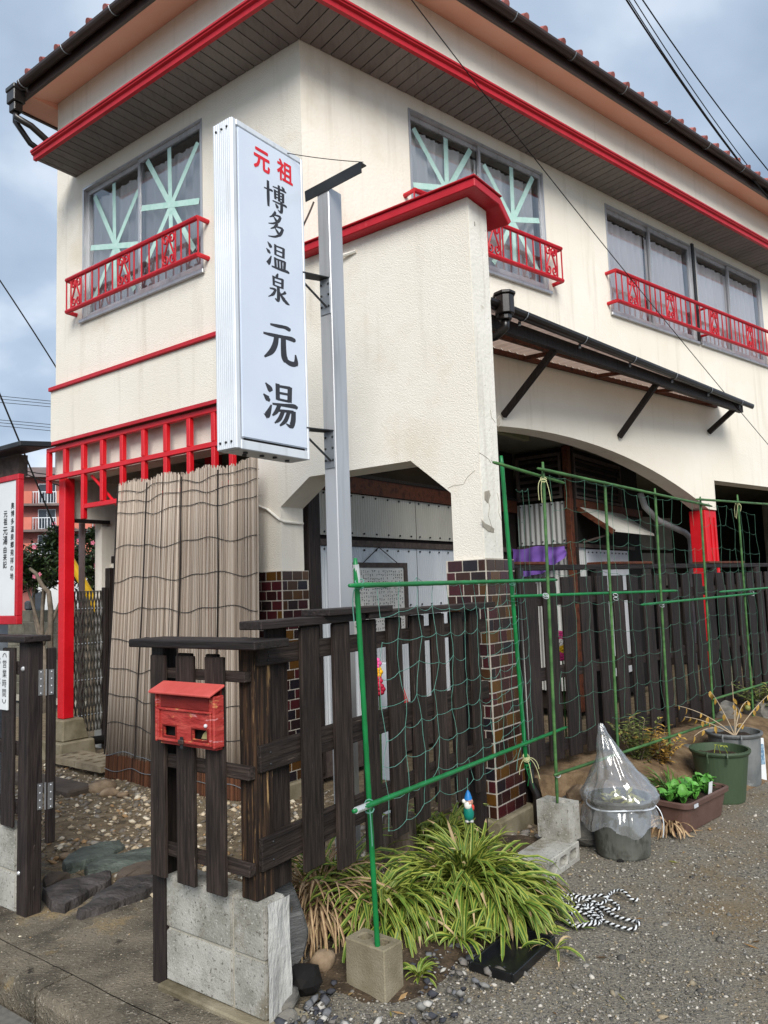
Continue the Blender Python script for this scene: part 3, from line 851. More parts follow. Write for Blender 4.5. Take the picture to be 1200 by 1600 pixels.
# --- windows
def glass_mat():
    t = NT('window_glass'); t.n.remove(t.b)
    tr = t.new('ShaderNodeBsdfTransparent'); tr.inputs[0].default_value = (.98, .99, .99, 1)
    gl = t.new('ShaderNodeBsdfGlossy', Roughness=0.012); gl.inputs[0].default_value = (.95, .97, 1, 1)
    fz = t.new('ShaderNodeFresnel', IOR=1.5)
    mr = t.new('ShaderNodeMapRange'); mr.inputs['To Min'].default_value = .15; mr.inputs['To Max'].default_value = 1.0
    t.link(fz.outputs[0], mr.inputs['Value'])
    mx = t.new('ShaderNodeMixShader')
    t.link(mr.outputs[0], mx.inputs[0]); t.link(tr.outputs[0], mx.inputs[1]); t.link(gl.outputs[0], mx.inputs[2])
    t.link(mx.outputs[0], t.n['Material Output'].inputs[0])
    return t.m
M['glass'] = glass_mat()
M['tape'] = mat('mint_tape', '#aed6ca', '#c3e2d9', scale=20, rough=.6)
def cloth(name, c1, c2, tr=.35):
    t = NT(name); t.b.inputs['Roughness'].default_value = .9
    g = t.new('ShaderNodeNewGeometry'); nz = t.new('ShaderNodeTexNoise', Scale=3.0)
    t.link(g.outputs['Position'], nz.inputs['Vector'])
    mx = t.new('ShaderNodeMixRGB'); mx.inputs[1].default_value = lin(c1); mx.inputs[2].default_value = lin(c2)
    t.link(nz.outputs['Fac'], mx.inputs[0]); t.link(mx.outputs[0], t.b.inputs['Base Color'])
    return t.m
M['curtain'] = cloth('grey_curtain', '#dedad7', '#ebe8e5')
M['curtain_lace'] = cloth('pale_curtain', '#ece5e4', '#f4efee')
def window(fr, sg, s0, s1, z0, z1, tapes, curtain, lead, sill='alu'):
    """sliding window; sg: +1 when d grows into the wall, -1 otherwise"""
    W = empty_part('window', BLD, fr((s0 + s1) / 2, 0, z0))
    D = lambda x: x * sg
    fw = .022
    mb = MB()
    for a, b, c, e in ((s0, s1, z0, z0 + fw), (s0, s1, z1 - fw, z1), (s0, s0 + fw, z0 + fw, z1 - fw), (s1 - fw, s1, z0 + fw, z1 - fw)):
        mb.box(fr, a + .001, b - .001, D(-.006), D(.10), c + .001, e - .001)
    mb.build('window_frame', 'alu', W)
    MB().box(fr, s0 - .02, s1 + .02, D(-.03), D(-.0065), z0 - .03, z0 + .004).build('window_sill', 'alu', W, bevel=.004)
    sm = (s0 + s1) / 2
    for k, (a, b, dd) in enumerate(((s0 + fw, sm + .02, .012 if lead else .037), (sm - .02, s1 - fw, .037 if lead else .012))):
        sash = MB()
        w = .026
        for p, q, c, e in ((a, b, z0 + fw, z0 + fw + .05), (a, b, z1 - fw - .04, z1 - fw), (a, a + w, z0 + fw + .05, z1 - fw - .04), (b - w, b, z0 + fw + .05, z1 - fw - .04)):
            sash.box(fr, p, q, D(dd), D(dd + .022), c, e)
        sash.build('sash', 'alu', W)
        g0, g1, h0, h1 = a + w, b - w, z0 + fw + .05, z1 - fw - .04
        MB().add([fr(g0, D(dd + .01), h0), fr(g1, D(dd + .01), h0), fr(g1, D(dd + .01), h1), fr(g0, D(dd + .01), h1)], [(3, 2, 1, 0) if sg > 0 else (0, 1, 2, 3)]).build('pane', 'glass', W, recalc=False)
        if tapes:
            cs, cz = (g0 + g1) / 2 + tapes[k][0], h0 + (h1 - h0) * tapes[k][1]
            for j, (u, v, x, y) in enumerate(((.0, -.45, .02, .62), (-.36, .42, .34, -.42), (.33, .60, -.30, -.50), (-.40, -.10, .42, .10))):
                pa = (min(max(cs + u, g0 + .02), g1 - .02), min(max(cz + v, h0 + .01), h1 - .01)); pb = (min(max(cs + x, g0 + .02), g1 - .02), min(max(cz + y, h0 + .01), h1 - .01))
                v2 = Vector((pb[0] - pa[0], pb[1] - pa[1], 0)).normalized(); nx = Vector((-v2.y, v2.x, 0)) * .026
                dq = D(dd + .0085 - .0012 * j)
                quad = [fr(pa[0] + nx.x, dq, pa[1] + nx.y), fr(pa[0] - nx.x, dq, pa[1] - nx.y), fr(pb[0] - nx.x, dq, pb[1] - nx.y), fr(pb[0] + nx.x, dq, pb[1] + nx.y)]
                MB().add(quad, [(0, 1, 2, 3)]).build('tape_strip', 'tape', W, recalc=False)
    # curtains: two drapes with folds
    for a, b in ((s0 + .05, sm + .0), (sm + .0, s1 - .05)):
        n = 70; vs = []; fs = []; ph = random.uniform(0, 6)
        for i in range(n + 1):
            s = a + (b - a) * i / n
            for j, z in enumerate((z1 - .10, z1 - .16, (z0 + z1) / 2, z0 + .02)):
                amp = (.008, .018, .030, .034)[j]
                u = s * 46 + ph + .8 * math.sin(s * 9)
                vs.append(fr(s + .006 * math.sin(u * .5 + j), D(.098 + amp * math.sin(u) + .006 * math.sin(u * 2.3 + j)), z - (.012 * abs(math.sin(s * 14)) if j == 0 else 0)))
        for i in range(n):
            for j in range(3): fs.append((i * 4 + j, i * 4 + j + 1, (i + 1) * 4 + j + 1, (i + 1) * 4 + j))
        MB().add(vs, fs).build('curtain', curtain, W, smooth=True, recalc=False)
    return W
window(FA, 1, *WA, [(-.02, .55), (.0, .46)], 'curtain', True)
window(FB, -1, *W1, [(-.0, .55), (.0, .50)], 'curtain', False)
window(FB, -1, *W2, None, 'curtain_lace', False)
window(FB, -1, *W3, None, 'curtain_lace', False)
MB().box(FB, 5.60, 5.645, .001, .022, 4.22, 5.47).build('shutter_rail', 'dark_steel', BLD)

# --- red window guards
def guard(fr, sg, s0, s1, zt, zb, out, scrolls, left_ret, right_ret):
    G = empty_part('window_guard', BLD, fr((s0 + s1) / 2, sg * out, zb))
    o = sg * out
    for z in (zt, zb):
        pts = [fr(s0, 0, z)] * left_ret + [fr(s0, o, z), fr(s1, o, z)] + [fr(s1, 0, z)] * right_ret
        MB().tube(pts, .021, 8).build('rail', 'red', G, smooth=False)
    s = s0 + .0; n = int(round((s1 - s0) / .105)); st = (s1 - s0) / n
    gaps = []
    for c in scrolls: gaps.append((c - .085, c + .085))
    for i in range(n + 1):
        x = s0 + st * i
        if any(a + .01 < x < b - .01 for a, b in gaps): continue
        MB().tube([fr(x, o, zt - .01), fr(x, o, zb + .01)], .0075, 6).build('baluster', 'red', G)
    for a, b in gaps:
        for x in (a, b):
            MB().tube([fr(x, o, zt - .01), fr(x, o, zb + .01)], .0075, 6).build('baluster', 'red', G)
        c = (a + b) / 2; h = zt - zb
        for side in (-1, 1):
            pts = []
            cx = c + side * .041
            for i in range(17):                     # upper spiral, into an S, into the lower spiral
                t = i / 16; ang = math.pi - math.radians(430) * (1 - t); r = .010 + .028 * t
                pts.append((cx + side * r * math.cos(ang), zt - .070 + r * 1.35 * math.sin(ang)))
            low = []
            for i in range(17):
                t = i / 16; ang = -math.radians(430) * t; r = .038 - .028 * t
                low.append((cx + side * r * math.cos(ang), zb + .070 + r * 1.35 * math.sin(ang)))
            pl = pts + low
            MB().tube([fr(x, o, z) for x, z in pl], .0085, 5).build('scroll', 'red', G)
    return G
guard(FA, -1, 1.05, 2.96, 4.475, 4.165, .105, [1.42, 2.05, 2.80], 1, 1)
guard(FB, 1, 1.0, 2.89, 4.645, 4.325, .115, [1.17, 1.93, 2.73], 1, 1)
guard(FB, 1, 3.79, 9.3, 4.655, 4.33, .115, [4.09, 4.83, 5.82, 6.72, 7.42, 8.2], 1, 1)
MB().tube([FB(5.68, .0, 4.655), FB(5.68, .115, 4.655)], .016, 8).build('guard_bracket', 'red', BLD)
MB().tube([FB(5.68, .0, 4.33), FB(5.68, .115, 4.33)], .016, 8).build('guard_bracket', 'red', BLD)

# --- wing wall coping
cp = [(-.085, 3.852), (.225, 3.852), (.345, 3.765), (.385, 3.80), (.245, 3.908), (-.085, 3.908)]
mb = MB(); vs = []; fs = []
for s in (-1.47, .0): vs += [FA(s, d, z) for d, z in cp]
m = len(cp)
for j in range(m): fs.append((j, (j + 1) % m, m + (j + 1) % m, m + j))
fs += [tuple(range(m)), tuple(range(m, 2 * m))]
COP = mb.add(vs, fs).build('coping', 'red', BLD, bevel=.005)
MB().box(FA, -1.48, .0, -.10, .25, 3.909, 3.922).build('coping_lip', 'red', COP, bevel=.004)
# conduit on the wing wall
MB().tube([FA(.53, -.012, 2.10), FA(.42, -.012, 2.06), FA(.30, -.012, 1.975), FA(.285, .02, 1.96), FA(.285, .22, 1.955)], .010, 6).build('conduit', 'plaster_end', BLD)
# pipe stub under the canopy of the wing wall (small plaster pipe near the coping)
MB().tube([FA(-.17, -.005, 3.80), FA(-.28, -.03, 3.77), FA(-.36, -.03, 3.755), FA(-.48, -.004, 3.765)], .012, 6).build('conduit', 'plaster_end', BLD)

# hairline cracks and lost render on the wing wall's end
EF = Frame((FA(-1.3698, 0, 0).x, FA(-1.3698, 0, 0).y), 36.75, -53.25)
M['crack'] = mat('cracked_render', '#958e81', '#aba394', scale=30, rough=.95)  # grey of the hairline cracks and the peeled patches
for fr_c, d_c, pl_c in ((FA, -.0006, ((700, 763), (708, 759), (724, 757), (727, 751), (731, 745), (742, 735))), (EF, 0, ((748, 707), (755, 711), (763, 717), (767, 723))),
                        (EF, 0, ((757, 770), (762, 778), (765, 792), (763, 806), (768, 822), (772, 832))), (EF, 0, ((777, 770), (780, 784), (779, 800), (784, 815))), (EF, 0, ((766, 640), (768, 652), (774, 660)))):
    MB().tube([on_plane(x_, y_, fr_c, d_c) for x_, y_ in pl_c], .0016, 4).build('crack', 'crack', BLD)
for pl_c in (((752, 812), (758, 818), (766, 822), (772, 826), (771, 832), (762, 830), (754, 822)), ((757, 768), (764, 766), (766, 774), (762, 786), (757, 780)), ((776, 656), (780, 650), (781, 662), (778, 668))):
    MB().poly(EF, [EF.loc(on_plane(x_, y_, EF, 0))[::2] for x_, y_ in pl_c], -.0006, -.0026).build('lost_render', 'crack', BLD)

# --- tiled pillars: every tile a piece
TC = ['#3f1a1e', '#4c3218', '#2c1719', '#361b1e', '#1f1b21', '#573a18', '#372119', '#271c1d', '#431c20', '#3f2917']
def tile_mat():
    t = NT('glazed_tile')
    oi = t.new('ShaderNodeObjectInfo'); rp = t.new('ShaderNodeValToRGB'); rp.color_ramp.interpolation = 'CONSTANT'
    el = rp.color_ramp.elements; el[0].color = lin(TC[0]); el[1].position = .1; el[1].color = lin(TC[1])
    for i, c in enumerate(TC[2:], 2): x = el.new(i / len(TC)); x.color = lin(c)
    t.link(oi.outputs['Random'], rp.inputs[0])
    tc = t.new('ShaderNodeTexCoord'); nz = t.new('ShaderNodeTexNoise', Scale=30.0, Detail=4.0)
    mp = t.new('ShaderNodeMapping'); mp.inputs['Scale'].default_value = (2, 2, .5)
    t.link(tc.outputs['Object'], mp.inputs[0]); t.link(mp.outputs[0], nz.inputs['Vector'])
    mr = t.new('ShaderNodeMapRange'); mr.inputs['To Min'].default_value = .7; mr.inputs['To Max'].default_value = 1.35
    hs = t.new('ShaderNodeHueSaturation'); t.link(nz.outputs['Fac'], mr.inputs['Value']); t.link(mr.outputs[0], hs.inputs['Value'])
    t.link(rp.outputs[0], hs.inputs['Color']); t.link(hs.outputs[0], t.b.inputs['Base Color'])
    t.b.inputs['Roughness'].default_value = .22; t.b.inputs['Specular IOR Level'].default_value = .5
    return t.m
M['tile'] = tile_mat()
def pillar(s0, s1, d0, d1, zb, zt, faces):
    P_ = MB().box(FA, s0, s1, d0, d1, zb, zt).build('tiled_pillar', 'grout', BLD)
    rows = int(round((zt - zb) / .0705)); ph = (zt - zb) / rows
    for r in range(rows):
        z0 = zb + r * ph + .004; z1 = zb + (r + 1) * ph - .004
        for face in faces:
            if face == 'front': L0, L1 = s0, s1
            else: L0, L1 = d0, d1
            w = .106; x = L0 - (w / 2 if (r + (face == 'front')) % 2 else 0) + .004
            while x < L1 - .01:
                a, b = max(x, L0 + .006), min(x + w - .008, L1 - .006); x += w
                if b - a < .012: continue
                if face == 'front': upright('tile', P_, FA, a, b, d0 - .0045, d0 + .004, z0, z1, 'tile', .0015)
                elif face == 'end': upright('tile', P_, FA, s0 - .0045, s0 + .004, a, b, z0, z1, 'tile', .0015)
    return P_
pillar(-1.386, -1.11, 0 - .02, .335, .12, 1.604, ('front', 'end'))
pillar(.287, .555, 0 - .012, .27, .12, 1.604, ('front', 'end'))
MB().box(FA, -1.42, -1.09, -.05, .40, -.1, .118).build('pillar_plinth', 'concrete_brown', BLD, bevel=.01)
MB().box(FA, .25, .58, -.04, .30, -.1, .118).build('pillar_plinth', 'concrete_brown', BLD, bevel=.01)
MB().tube([FA(-1.398, .375, 1.55), FA(-1.40, .375, .25), FA(-1.44, .37, .18), FA(-1.44, .37, 0)], .026, 10).build('downpipe', 'black_pvc', BLD, smooth=True)

# --- red ledge, bracket lattice and corner post on the street side
mb = MB()
lp = [(-.01, 2.962), (-.135, 2.925), (-.135, 2.905), (-.125, 2.898), (-.01, 2.932)]
vs = []; fs = []
for s in (.56, 3.395): vs += [FA(s, d, z) for d, z in lp]
m = len(lp)
for j in range(m): fs.append((j, (j + 1) % m, m + (j + 1) % m, m + j))
fs += [tuple(range(m)), tuple(range(m, 2 * m))]
LED = mb.add(vs, fs).build('ledge', 'brown_wood', BLD)
MB().box(FA, .555, 3.40, -.15, -.1355, 2.903, 2.932).build('ledge_edge', 'red', LED)
LAT = level('lattice', BLD, FA, 0.60, 3.283, -.115, -.073, 2.580, 2.622, 'red_post', .004)
level('lattice_rail', LAT, FA, 0.60, 3.283, -.113, -.075, 2.850, 2.893, 'red_post', .004)
xs = [3.192, 2.902, 2.605, 2.308, 2.013, 1.71, 1.416, 1.122, .829, .63]
lows = {0: 2.46, 1: None, 2: 2.17, 3: 2.306, 4: 2.27, 5: 2.27, 6: 2.27, 7: 2.27, 8: 2.27, 9: 2.27}
for i, x in enumerate(xs):
    x += .065
    upright('lattice_post', LAT, FA, x - .022, x + .022, -.116, -.072, 2.6225, 2.8495, 'red_post', .004)
    if lows[i]: upright('lattice_post', LAT, FA, x - .022, x + .022, -.116, -.072, lows[i], 2.5795, 'red_post', .004)
level('lattice_rail', LAT, FA, 0.60, 2.647, -.112, -.076, 2.262, 2.305, 'red_post', .004)
MB().tube([FA(2.60, -.06, 2.56), FA(1.9, .0, 1.95)], .014, 8).build('stay_rod', 'red_post', LAT)
POST = upright('red_post', BLD, FA, 3.095, 3.20, -.03, .075, .36, 2.60, 'red_post', .006)
upright('red_post', BLD, FA, 2.02, 2.14, .85, .97, .0, 2.93, 'red_post', .006)
mb = MB()
mb.hexa([FA(2.93, -.16, -.05), FA(3.32, -.16, -.05), FA(3.32, .22, -.05), FA(2.93, .22, -.05), FA(2.95, -.14, .17), FA(3.30, -.14, .17), FA(3.30, .20, .17), FA(2.95, .20, .17)])
mb.hexa([FA(2.99, -.10, .1705), FA(3.27, -.10, .1705), FA(3.27, .17, .1705), FA(2.99, .17, .1705), FA(3.02, -.075, .358), FA(3.24, -.075, .358), FA(3.24, .135, .358), FA(3.02, .135, .358)])
mb.build('post_footing', 'concrete_brown', BLD, bevel=.012)
# end wall of the entrance with its opening
MB().poly(Frame((FA(3.2, 0, 0).x, FA(3.2, 0, 0).y), 36.75, -53.25), [(.105, 2.598), (.105, 2.20), (.43, 2.20), (.43, 0), (5.5, 0), (5.5, 2.925), (.24, 2.925), (.24, 2.598)], 0, .115).build('entrance_wall', 'plaster', BLD)
MB().box(FA, 3.165, 3.198, .10, .50, 2.19, 2.225).build('lintel', 'black_wood', BLD)
upright('door_post', BLD, FA, 3.12, 3.198, .465, .53, 0.02, 1.75, 'black_wood')
upright('door_post', BLD, FA, 3.15, 3.198, .532, .80, 1.80, 1.87, 'black_wood')
MB().box(FA, 3.16, 3.198, .535, .80, .0, 1.795).build('wall_panel', 'plaster_end', BLD)
# red post of the arch
upright('red_post', BLD, FB, 5.50, 5.76, -.22, -.02, .2, 2.232, 'red_post', .008)
for k in range(2): upright('post_batten', BLD, FB, 5.60 + k * .09, 5.63 + k * .09, -.019, -.006, .2, 2.15, 'red_post', .003)

# --- lean-to canopy below the yard windows
def cof(s): return .625 - .077 * (s - 2.056)
def CF(s, o, z): return FB(s, o * cof(s) / .625, z)
CAN = MB().bar(CF(.9, .62, 3.415), CF(5.85, .62, 3.40), .05, .10).build('canopy', 'black_wood', BLD)
n = 260; vs = []; fs = []
for i in range(n + 1):
    s = .85 + (5.95 - .85) * i / n
    w = .011 * math.cos(i * math.pi / 2.6)
    vs += [CF(s, .002, 3.545 + w), CF(s, .70, 3.485 + w)]
for i in range(n): fs.append((2 * i, 2 * i + 1, 2 * i + 3, 2 * i + 2))
def sheet_mat():
    t = NT('translucent_roof_sheet'); t.b.inputs['Roughness'].default_value = .5
    g_ = t.new('ShaderNodeNewGeometry'); nz = t.new('ShaderNodeTexNoise', Scale=4.0, Detail=6.0); t.link(g_.outputs['Position'], nz.inputs['Vector'])
    mx = t.new('ShaderNodeMixRGB'); mx.inputs[1].default_value = lin('#c9b3a6'); mx.inputs[2].default_value = lin('#8a7468'); t.link(nz.outputs['Fac'], mx.inputs[0])
    tl = t.new('ShaderNodeBsdfTranslucent'); t.link(mx.outputs[0], tl.inputs[0]); t.link(mx.outputs[0], t.b.inputs['Base Color'])
    ms = t.new('ShaderNodeMixShader'); ms.inputs[0].default_value = .55; t.link(t.b.outputs[0], ms.inputs[1]); t.link(tl.outputs[0], ms.inputs[2])
    t.link(ms.outputs[0], t.n['Material Output'].inputs[0]); return t.m
M['poly_sheet'] = sheet_mat()
MB().add(vs, fs).build('canopy_sheet', 'poly_sheet', CAN, smooth=True, recalc=False)
for o, z in ((.025, 3.50), (.33, 3.492)):
    MB().bar(CF(.9, o, z), CF(5.9, o, z), .035, .04).build('purlin', 'brown_wood', CAN)
for k in range(5):
    s = 1.25 + k * 1.1
    MB().bar(CF(s, .045, 3.493), CF(s, .59, 3.445), .032, .035).build('rafter', 'brown_wood', CAN)
for sb, zb_ in ((2.056, 2.933), (3.819, 2.918), (5.676, 3.157)):
    MB().bar(FB(sb, .012, zb_), CF(sb, .60, 3.37), .035, .055).build('strut', 'black_wood', CAN)
gpts = []
GF = lambda s, z: CF(s, .735, z)
mb = MB(); vs = []; fs = []
prof = [(math.cos(a), math.sin(a)) for a in [math.pi + math.pi * i / 8 for i in range(9)]]
for s, z in ((1.0, 3.50), (6.05, 3.46)):
    for x, y in prof: vs.append(CF(s, .735 + .05 * x, z + .05 * y))
    for x, y in prof[::-1]: vs.append(CF(s, .735 + .043 * x, z + .043 * y))
m = 18
for j in range(m): fs.append((j, (j + 1) % m, m + (j + 1) % m, m + j))
fs += [tuple(range(m)), tuple(range(m, 2 * m))]
CG = mb.add(vs, fs).build('canopy_gutter', 'black_pvc', CAN)
for k in range(6):
    s = 1.45 + k * .85; z = 3.50 - .008 * (s - 1)
    MB().tube([CF(s, .735 + .054 * math.cos(a), z + .054 * math.sin(a)) for a in [math.pi + math.pi * i / 8 for i in range(9)]], .004, 5).build('gutter_bracket', 'galv', CG)
    MB().bar(CF(s, .70, z - .05), CF(s, .70, z - .085), .02, .02).build('gutter_bracket', 'black_pvc', CG)
mb = MB()
for z0, z1, w in ((3.55, 3.575, .085), (3.41, 3.55, .072), (3.37, 3.41, .05)):
    mb.prism([CF(1.17 + w * math.cos(a), .77 + w * math.sin(a), 0) for a in [math.pi / 8 + math.pi / 4 * i for i in range(8)]], z0, z1)
mb.build('rain_head', 'black_pvc', CG, bevel=.006)
MB().tube([CF(1.17, .77, 3.38), CF(1.17, .77, 3.32), CF(1.15, .70, 3.27), CF(1.1, .5, 3.26), CF(1.0, .3, 3.25)], .032, 10).build('downpipe', 'black_pvc', CG, smooth=True)
# ================================================================== corrugated shed under the porch
M['tin_grey'] = mat('grey_corrugated_tin', '#a9a9a6', '#bcbcb9', scale=3, rough=.55, metal=.25, stretch=(1, 1, .3), spots=('#85827c', 4, .66, .1))
M['tin_white'] = mat('white_corrugated_tin', '#c4c9cd', '#d5d9dc', scale=3, rough=.5, metal=.1, stretch=(1, 1, .3))
M['tin_beige'] = mat('beige_corrugated_tin', '#b3b0a6', '#c3c0b6', scale=3, rough=.6, stretch=(1, 1, .3), spots=('#8f8a7e', 4, .66, .1))
M['twig_dark'] = mat('dark_stick', '#4a3a2c', '#5a4838', rough=.8)
M['grey_wood'] = mat('grey_wood', '#463c38', '#5d524c', scale=6, rough=.8, stretch=(4, 4, 4), bump=.3)
SHED = thing('corrugated_shed', 'shed of grey corrugated sheets standing inside the porch', 'shed', FA(.33, .4, 0))
def sheet_c(parent, fr, axis, c, a0, a1, z0, z1, pitch, amp, material, name='corrugated_sheet', sgn=1):
    """corrugated sheet: axis 'd' -> runs along d at s=c, axis 's' -> runs along s at d=c"""
    n = max(8, int(abs(a1 - a0) / pitch * 6)); vs = []; fs = []
    for i in range(n + 1):
        a = a0 + (a1 - a0) * i / n
        w = c + sgn * amp * math.cos(2 * math.pi * a / pitch)
        for z in (z0, z1): vs.append(fr(w, a, z) if axis == 'd' else fr(a, w, z))
    for i in range(n): fs.append((2 * i, 2 * i + 1, 2 * i + 3, 2 * i + 2))
    o = MB().add(vs, fs).build(name, material, parent, smooth=True, recalc=False)
    return o
def screws(parent, fr, axis, c, a0, a1, zs, step, off):
    for z in zs:
        a = a0
        while a < a1:
            p = fr(c + off, a, z) if axis == 'd' else fr(a, c + off, z)
            MB().sphere(p, .009, 6, 4).build('screw', 'dark_steel', parent); a += step
d = .45
for k in range(4):
    e = d + (.5 if k == 0 else .82)
    sh = sheet_c(SHED, FA, 'd', .33, d + .003, e, 1.885, 2.235, .032, .006, 'tin_beige')
    if k < 3: screws(sh, FA, 'd', .33, d + .05, e, (1.91, 2.215), .17, -.010)
    sh = sheet_c(SHED, FA, 'd', .335, d + .003, e, .35, 1.80, .032, .006, 'tin_white')
    if k < 3: screws(sh, FA, 'd', .335, d + .05, e, (1.775, 1.30), .16, -.010)
    d = e
MB().box(FA, .315, .36, .43, 3.6, 1.803, 1.852).build('shed_rail', 'grey_wood', SHED)
MB().box(FA, .30, .40, .40, 3.75, 2.24, 2.37).build('beam', 'brown_wood', SHED)
MB().box(FA, .29, .42, .40, 3.75, 2.371, 2.40).build('beam_cap', 'black_wood', SHED)
MB().box(FA, .34, .36, .44, 3.7, .05, .349).build('base_board', 'grey_wood', SHED)
upright('shed_post', SHED, FA, .30, .36, .30, .43, .1, 2.235, 'black_wood')
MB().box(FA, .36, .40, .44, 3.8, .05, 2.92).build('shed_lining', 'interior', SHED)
# second face, parallel to the street
D1 = 3.78
sheet_c(SHED, FA, 's', D1, -.26, .32, 1.87, 2.325, .062, .011, 'tin_grey')
screws(SHED, FA, 's', D1, -.23, .3, (1.90, 2.30), .125, -.014)
sheet_c(SHED, FA, 's', D1 + .01, -.26, .32, .3, 1.82, .062, .011, 'tin_grey')
MB().box(FA, -.27, .33, D1 - .02, D1 + .03, 1.825, 1.862).build('shed_rail', 'grey_wood', SHED)
upright('shed_post', SHED, FA, -.33, -.265, D1 - .04, D1 + .04, .1, 2.92, 'brown_wood')
MB().box(FA, -.34, .35, D1 + .06, D1 + .10, .1, 2.92).build('shed_lining', 'interior', SHED)
def louvre(fr, axis, c, a0, a1, z0, z1, nsl):
    L = empty_part('louvre_window', SHED, fr(c, a0, z0) if axis == 'd' else fr(a0, c, z0))
    mb = MB(); w = .03
    bx = (lambda x0, x1, p, q: mb.box(fr, c - .02, c + .02, x0, x1, p, q)) if axis == 'd' else (lambda x0, x1, p, q: mb.box(fr, x0, x1, c - .02, c + .02, p, q))
    bx(a0, a1, z0, z0 + w); bx(a0, a1, z1 - w, z1); bx(a0, a0 + w, z0 + w, z1 - w); bx(a1 - w, a1, z0 + w, z1 - w)
    mb.build('louvre_frame', 'grey_wood', L)
    for k in range(nsl):
        z = z0 + w + (z1 - z0 - 2 * w) * (k + .5) / nsl
        q = []
        for aa in (a0 + w, a1 - w):
            for dz, dn in ((-.02, -.018), (.02, .018)):
                q.append(fr(c + dn, aa, z + dz) if axis == 'd' else fr(aa, c + dn, z + dz))
        MB().add([q[0], q[1], q[3], q[2]], [(0, 1, 2, 3)]).build('louvre_slat', 'grey_wood', L, recalc=False)
louvre(FA, 's', D1 - .01, -.24, .30, 2.36, 2.86, 6)
louvre(FA, 'd', -.30, D1 + .15, D1 + 1.6, 2.36, 2.86, 6)
# third face with the propped flap
MB().box(FA, -.325, -.29, D1 + .05, D1 + 2.3, 2.26, 2.35).build('beam', 'brown_wood', SHED)
MB().box(FA, -.28, -.24, D1 + .05, D1 + 2.3, .1, 2.92).build('shed_lining', 'black', SHED)
mb = MB(); mb.hexa([FA(-.70, D1 + .22, 1.97), FA(-.70, D1 + 1.55, 1.97), FA(-.69, D1 + 1.55, 2.0), FA(-.69, D1 + .22, 2.0), FA(-.31, D1 + .22, 2.255), FA(-.31, D1 + 1.55, 2.255), FA(-.30, D1 + 1.55, 2.285), FA(-.30, D1 + .22, 2.285)])
FL = mb.build('propped_flap', 'tin_beige', SHED)
MB().bar(FA(-.70, D1 + .20, 1.965), FA(-.31, D1 + .20, 2.25), .03, .05).build('flap_edge', 'brown_wood', FL)
MB().bar(FA(-.68, D1 + .3, 1.965), FA(-.33, D1 + .25, 1.88), .015, .02).build('flap_prop', 'grey_wood', FL)
sheet_c(SHED, FA, 'd', -.30, D1 + .12, D1 + .35, .35, 1.83, .062, .010, 'tin_grey')
sheet_c(SHED, FA, 'd', -.31, D1 + .36, D1 + 1.7, .35, 1.81, .6, .001, 'tin_white', name='flat_panel')
screws(SHED, FA, 'd', -.31, D1 + .42, D1 + 1.65, (1.775,), .12, -.006)
MB().box(FA, -.335, -.285, D1 + .05, D1 + 1.9, 1.825, 1.865).build('shed_rail', 'grey_wood', SHED)
# dark back of the porch and clutter seen through the openings
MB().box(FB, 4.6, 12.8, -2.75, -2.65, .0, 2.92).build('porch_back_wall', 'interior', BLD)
for k, (s, w) in enumerate(((4.35, .36), (4.80, .33), (5.22, .34))):
    tag(MB().box(FB, s, s + w, -2.3, -1.95, .9, 1.78).build('storage_box', mat('grey_box%d' % k, '#4d5355', '#5c6264', rough=.6), bevel=.01),
        ('grey storage locker under the arch, next to the propped flap', 'grey storage locker in the middle under the arch', 'grey storage locker under the arch, nearest the grey pipe')[k], 'locker')
tag(MB().tube([on_plane(x_, y_, FB, -.45) for x_, y_ in ((1000, 770), (1008, 792), (1028, 813), (1070, 832), (1078, 840), (1080, 852), (1083, 1000), (1089, 1110))], .036, 12).build('drain_pipe', mat('grey_pipe', '#8b8b8a', '#a3a3a2', rough=.5, spots=('#6b655e', 5, .66, .1)), smooth=True), 'grey bent pipe running down behind the rear fence', 'pipe')
for k in range(2):
    for j in range(2):
        tag(MB().box(FB, 7.15 + k * .55, 7.62 + k * .55, -2.05, -2.0, 1.35 + j * .55, 1.85 + j * .55).build('door_panel', mat('pale_panel%d%d' % (k, j), '#6f6a63', '#7d7871', rough=.7)),
            '%s %s pale cupboard door in the dark room right of the red post' % (('lower', 'upper')[j], ('left', 'right')[k]), 'cupboard door')
# lamp
def emis(name, c, st):
    t = NT(name); t.b.inputs['Base Color'].default_value = lin(c); t.b.inputs['Emission Color'].default_value = lin(c); t.b.inputs['Emission Strength'].default_value = st
    return t.m
LMP = thing('ceiling_lamp', 'long fluorescent ceiling lamp glowing yellow inside the porch', 'lamp', FA(.05, 1.5, 2.9))
MB().box(FA, .03, .13, .75, 2.35, 2.70, 2.925).build('lamp_housing', mat('lamp_housing', '#6d6f4d', '#7c7e58', rough=.6), LMP, bevel=.004)
MB().tube([FA(.07, 1.5, 2.68), FA(.07, 2.2, 2.68)], .018, 10).build('lamp_tube', emis('lit_tube', '#ffe9a0', 2.2), LMP)
LM2 = thing('ceiling_lamp', 'unlit lamp batten deeper inside the porch', 'lamp', FA(-.3, 2.5, 2.9))
MB().box(FA, -.30, -.24, 1.9, 2.9, 2.86, 2.925).build('lamp_housing', mat('lamp_housing2', '#77785a', '#858664', rough=.6), LM2)
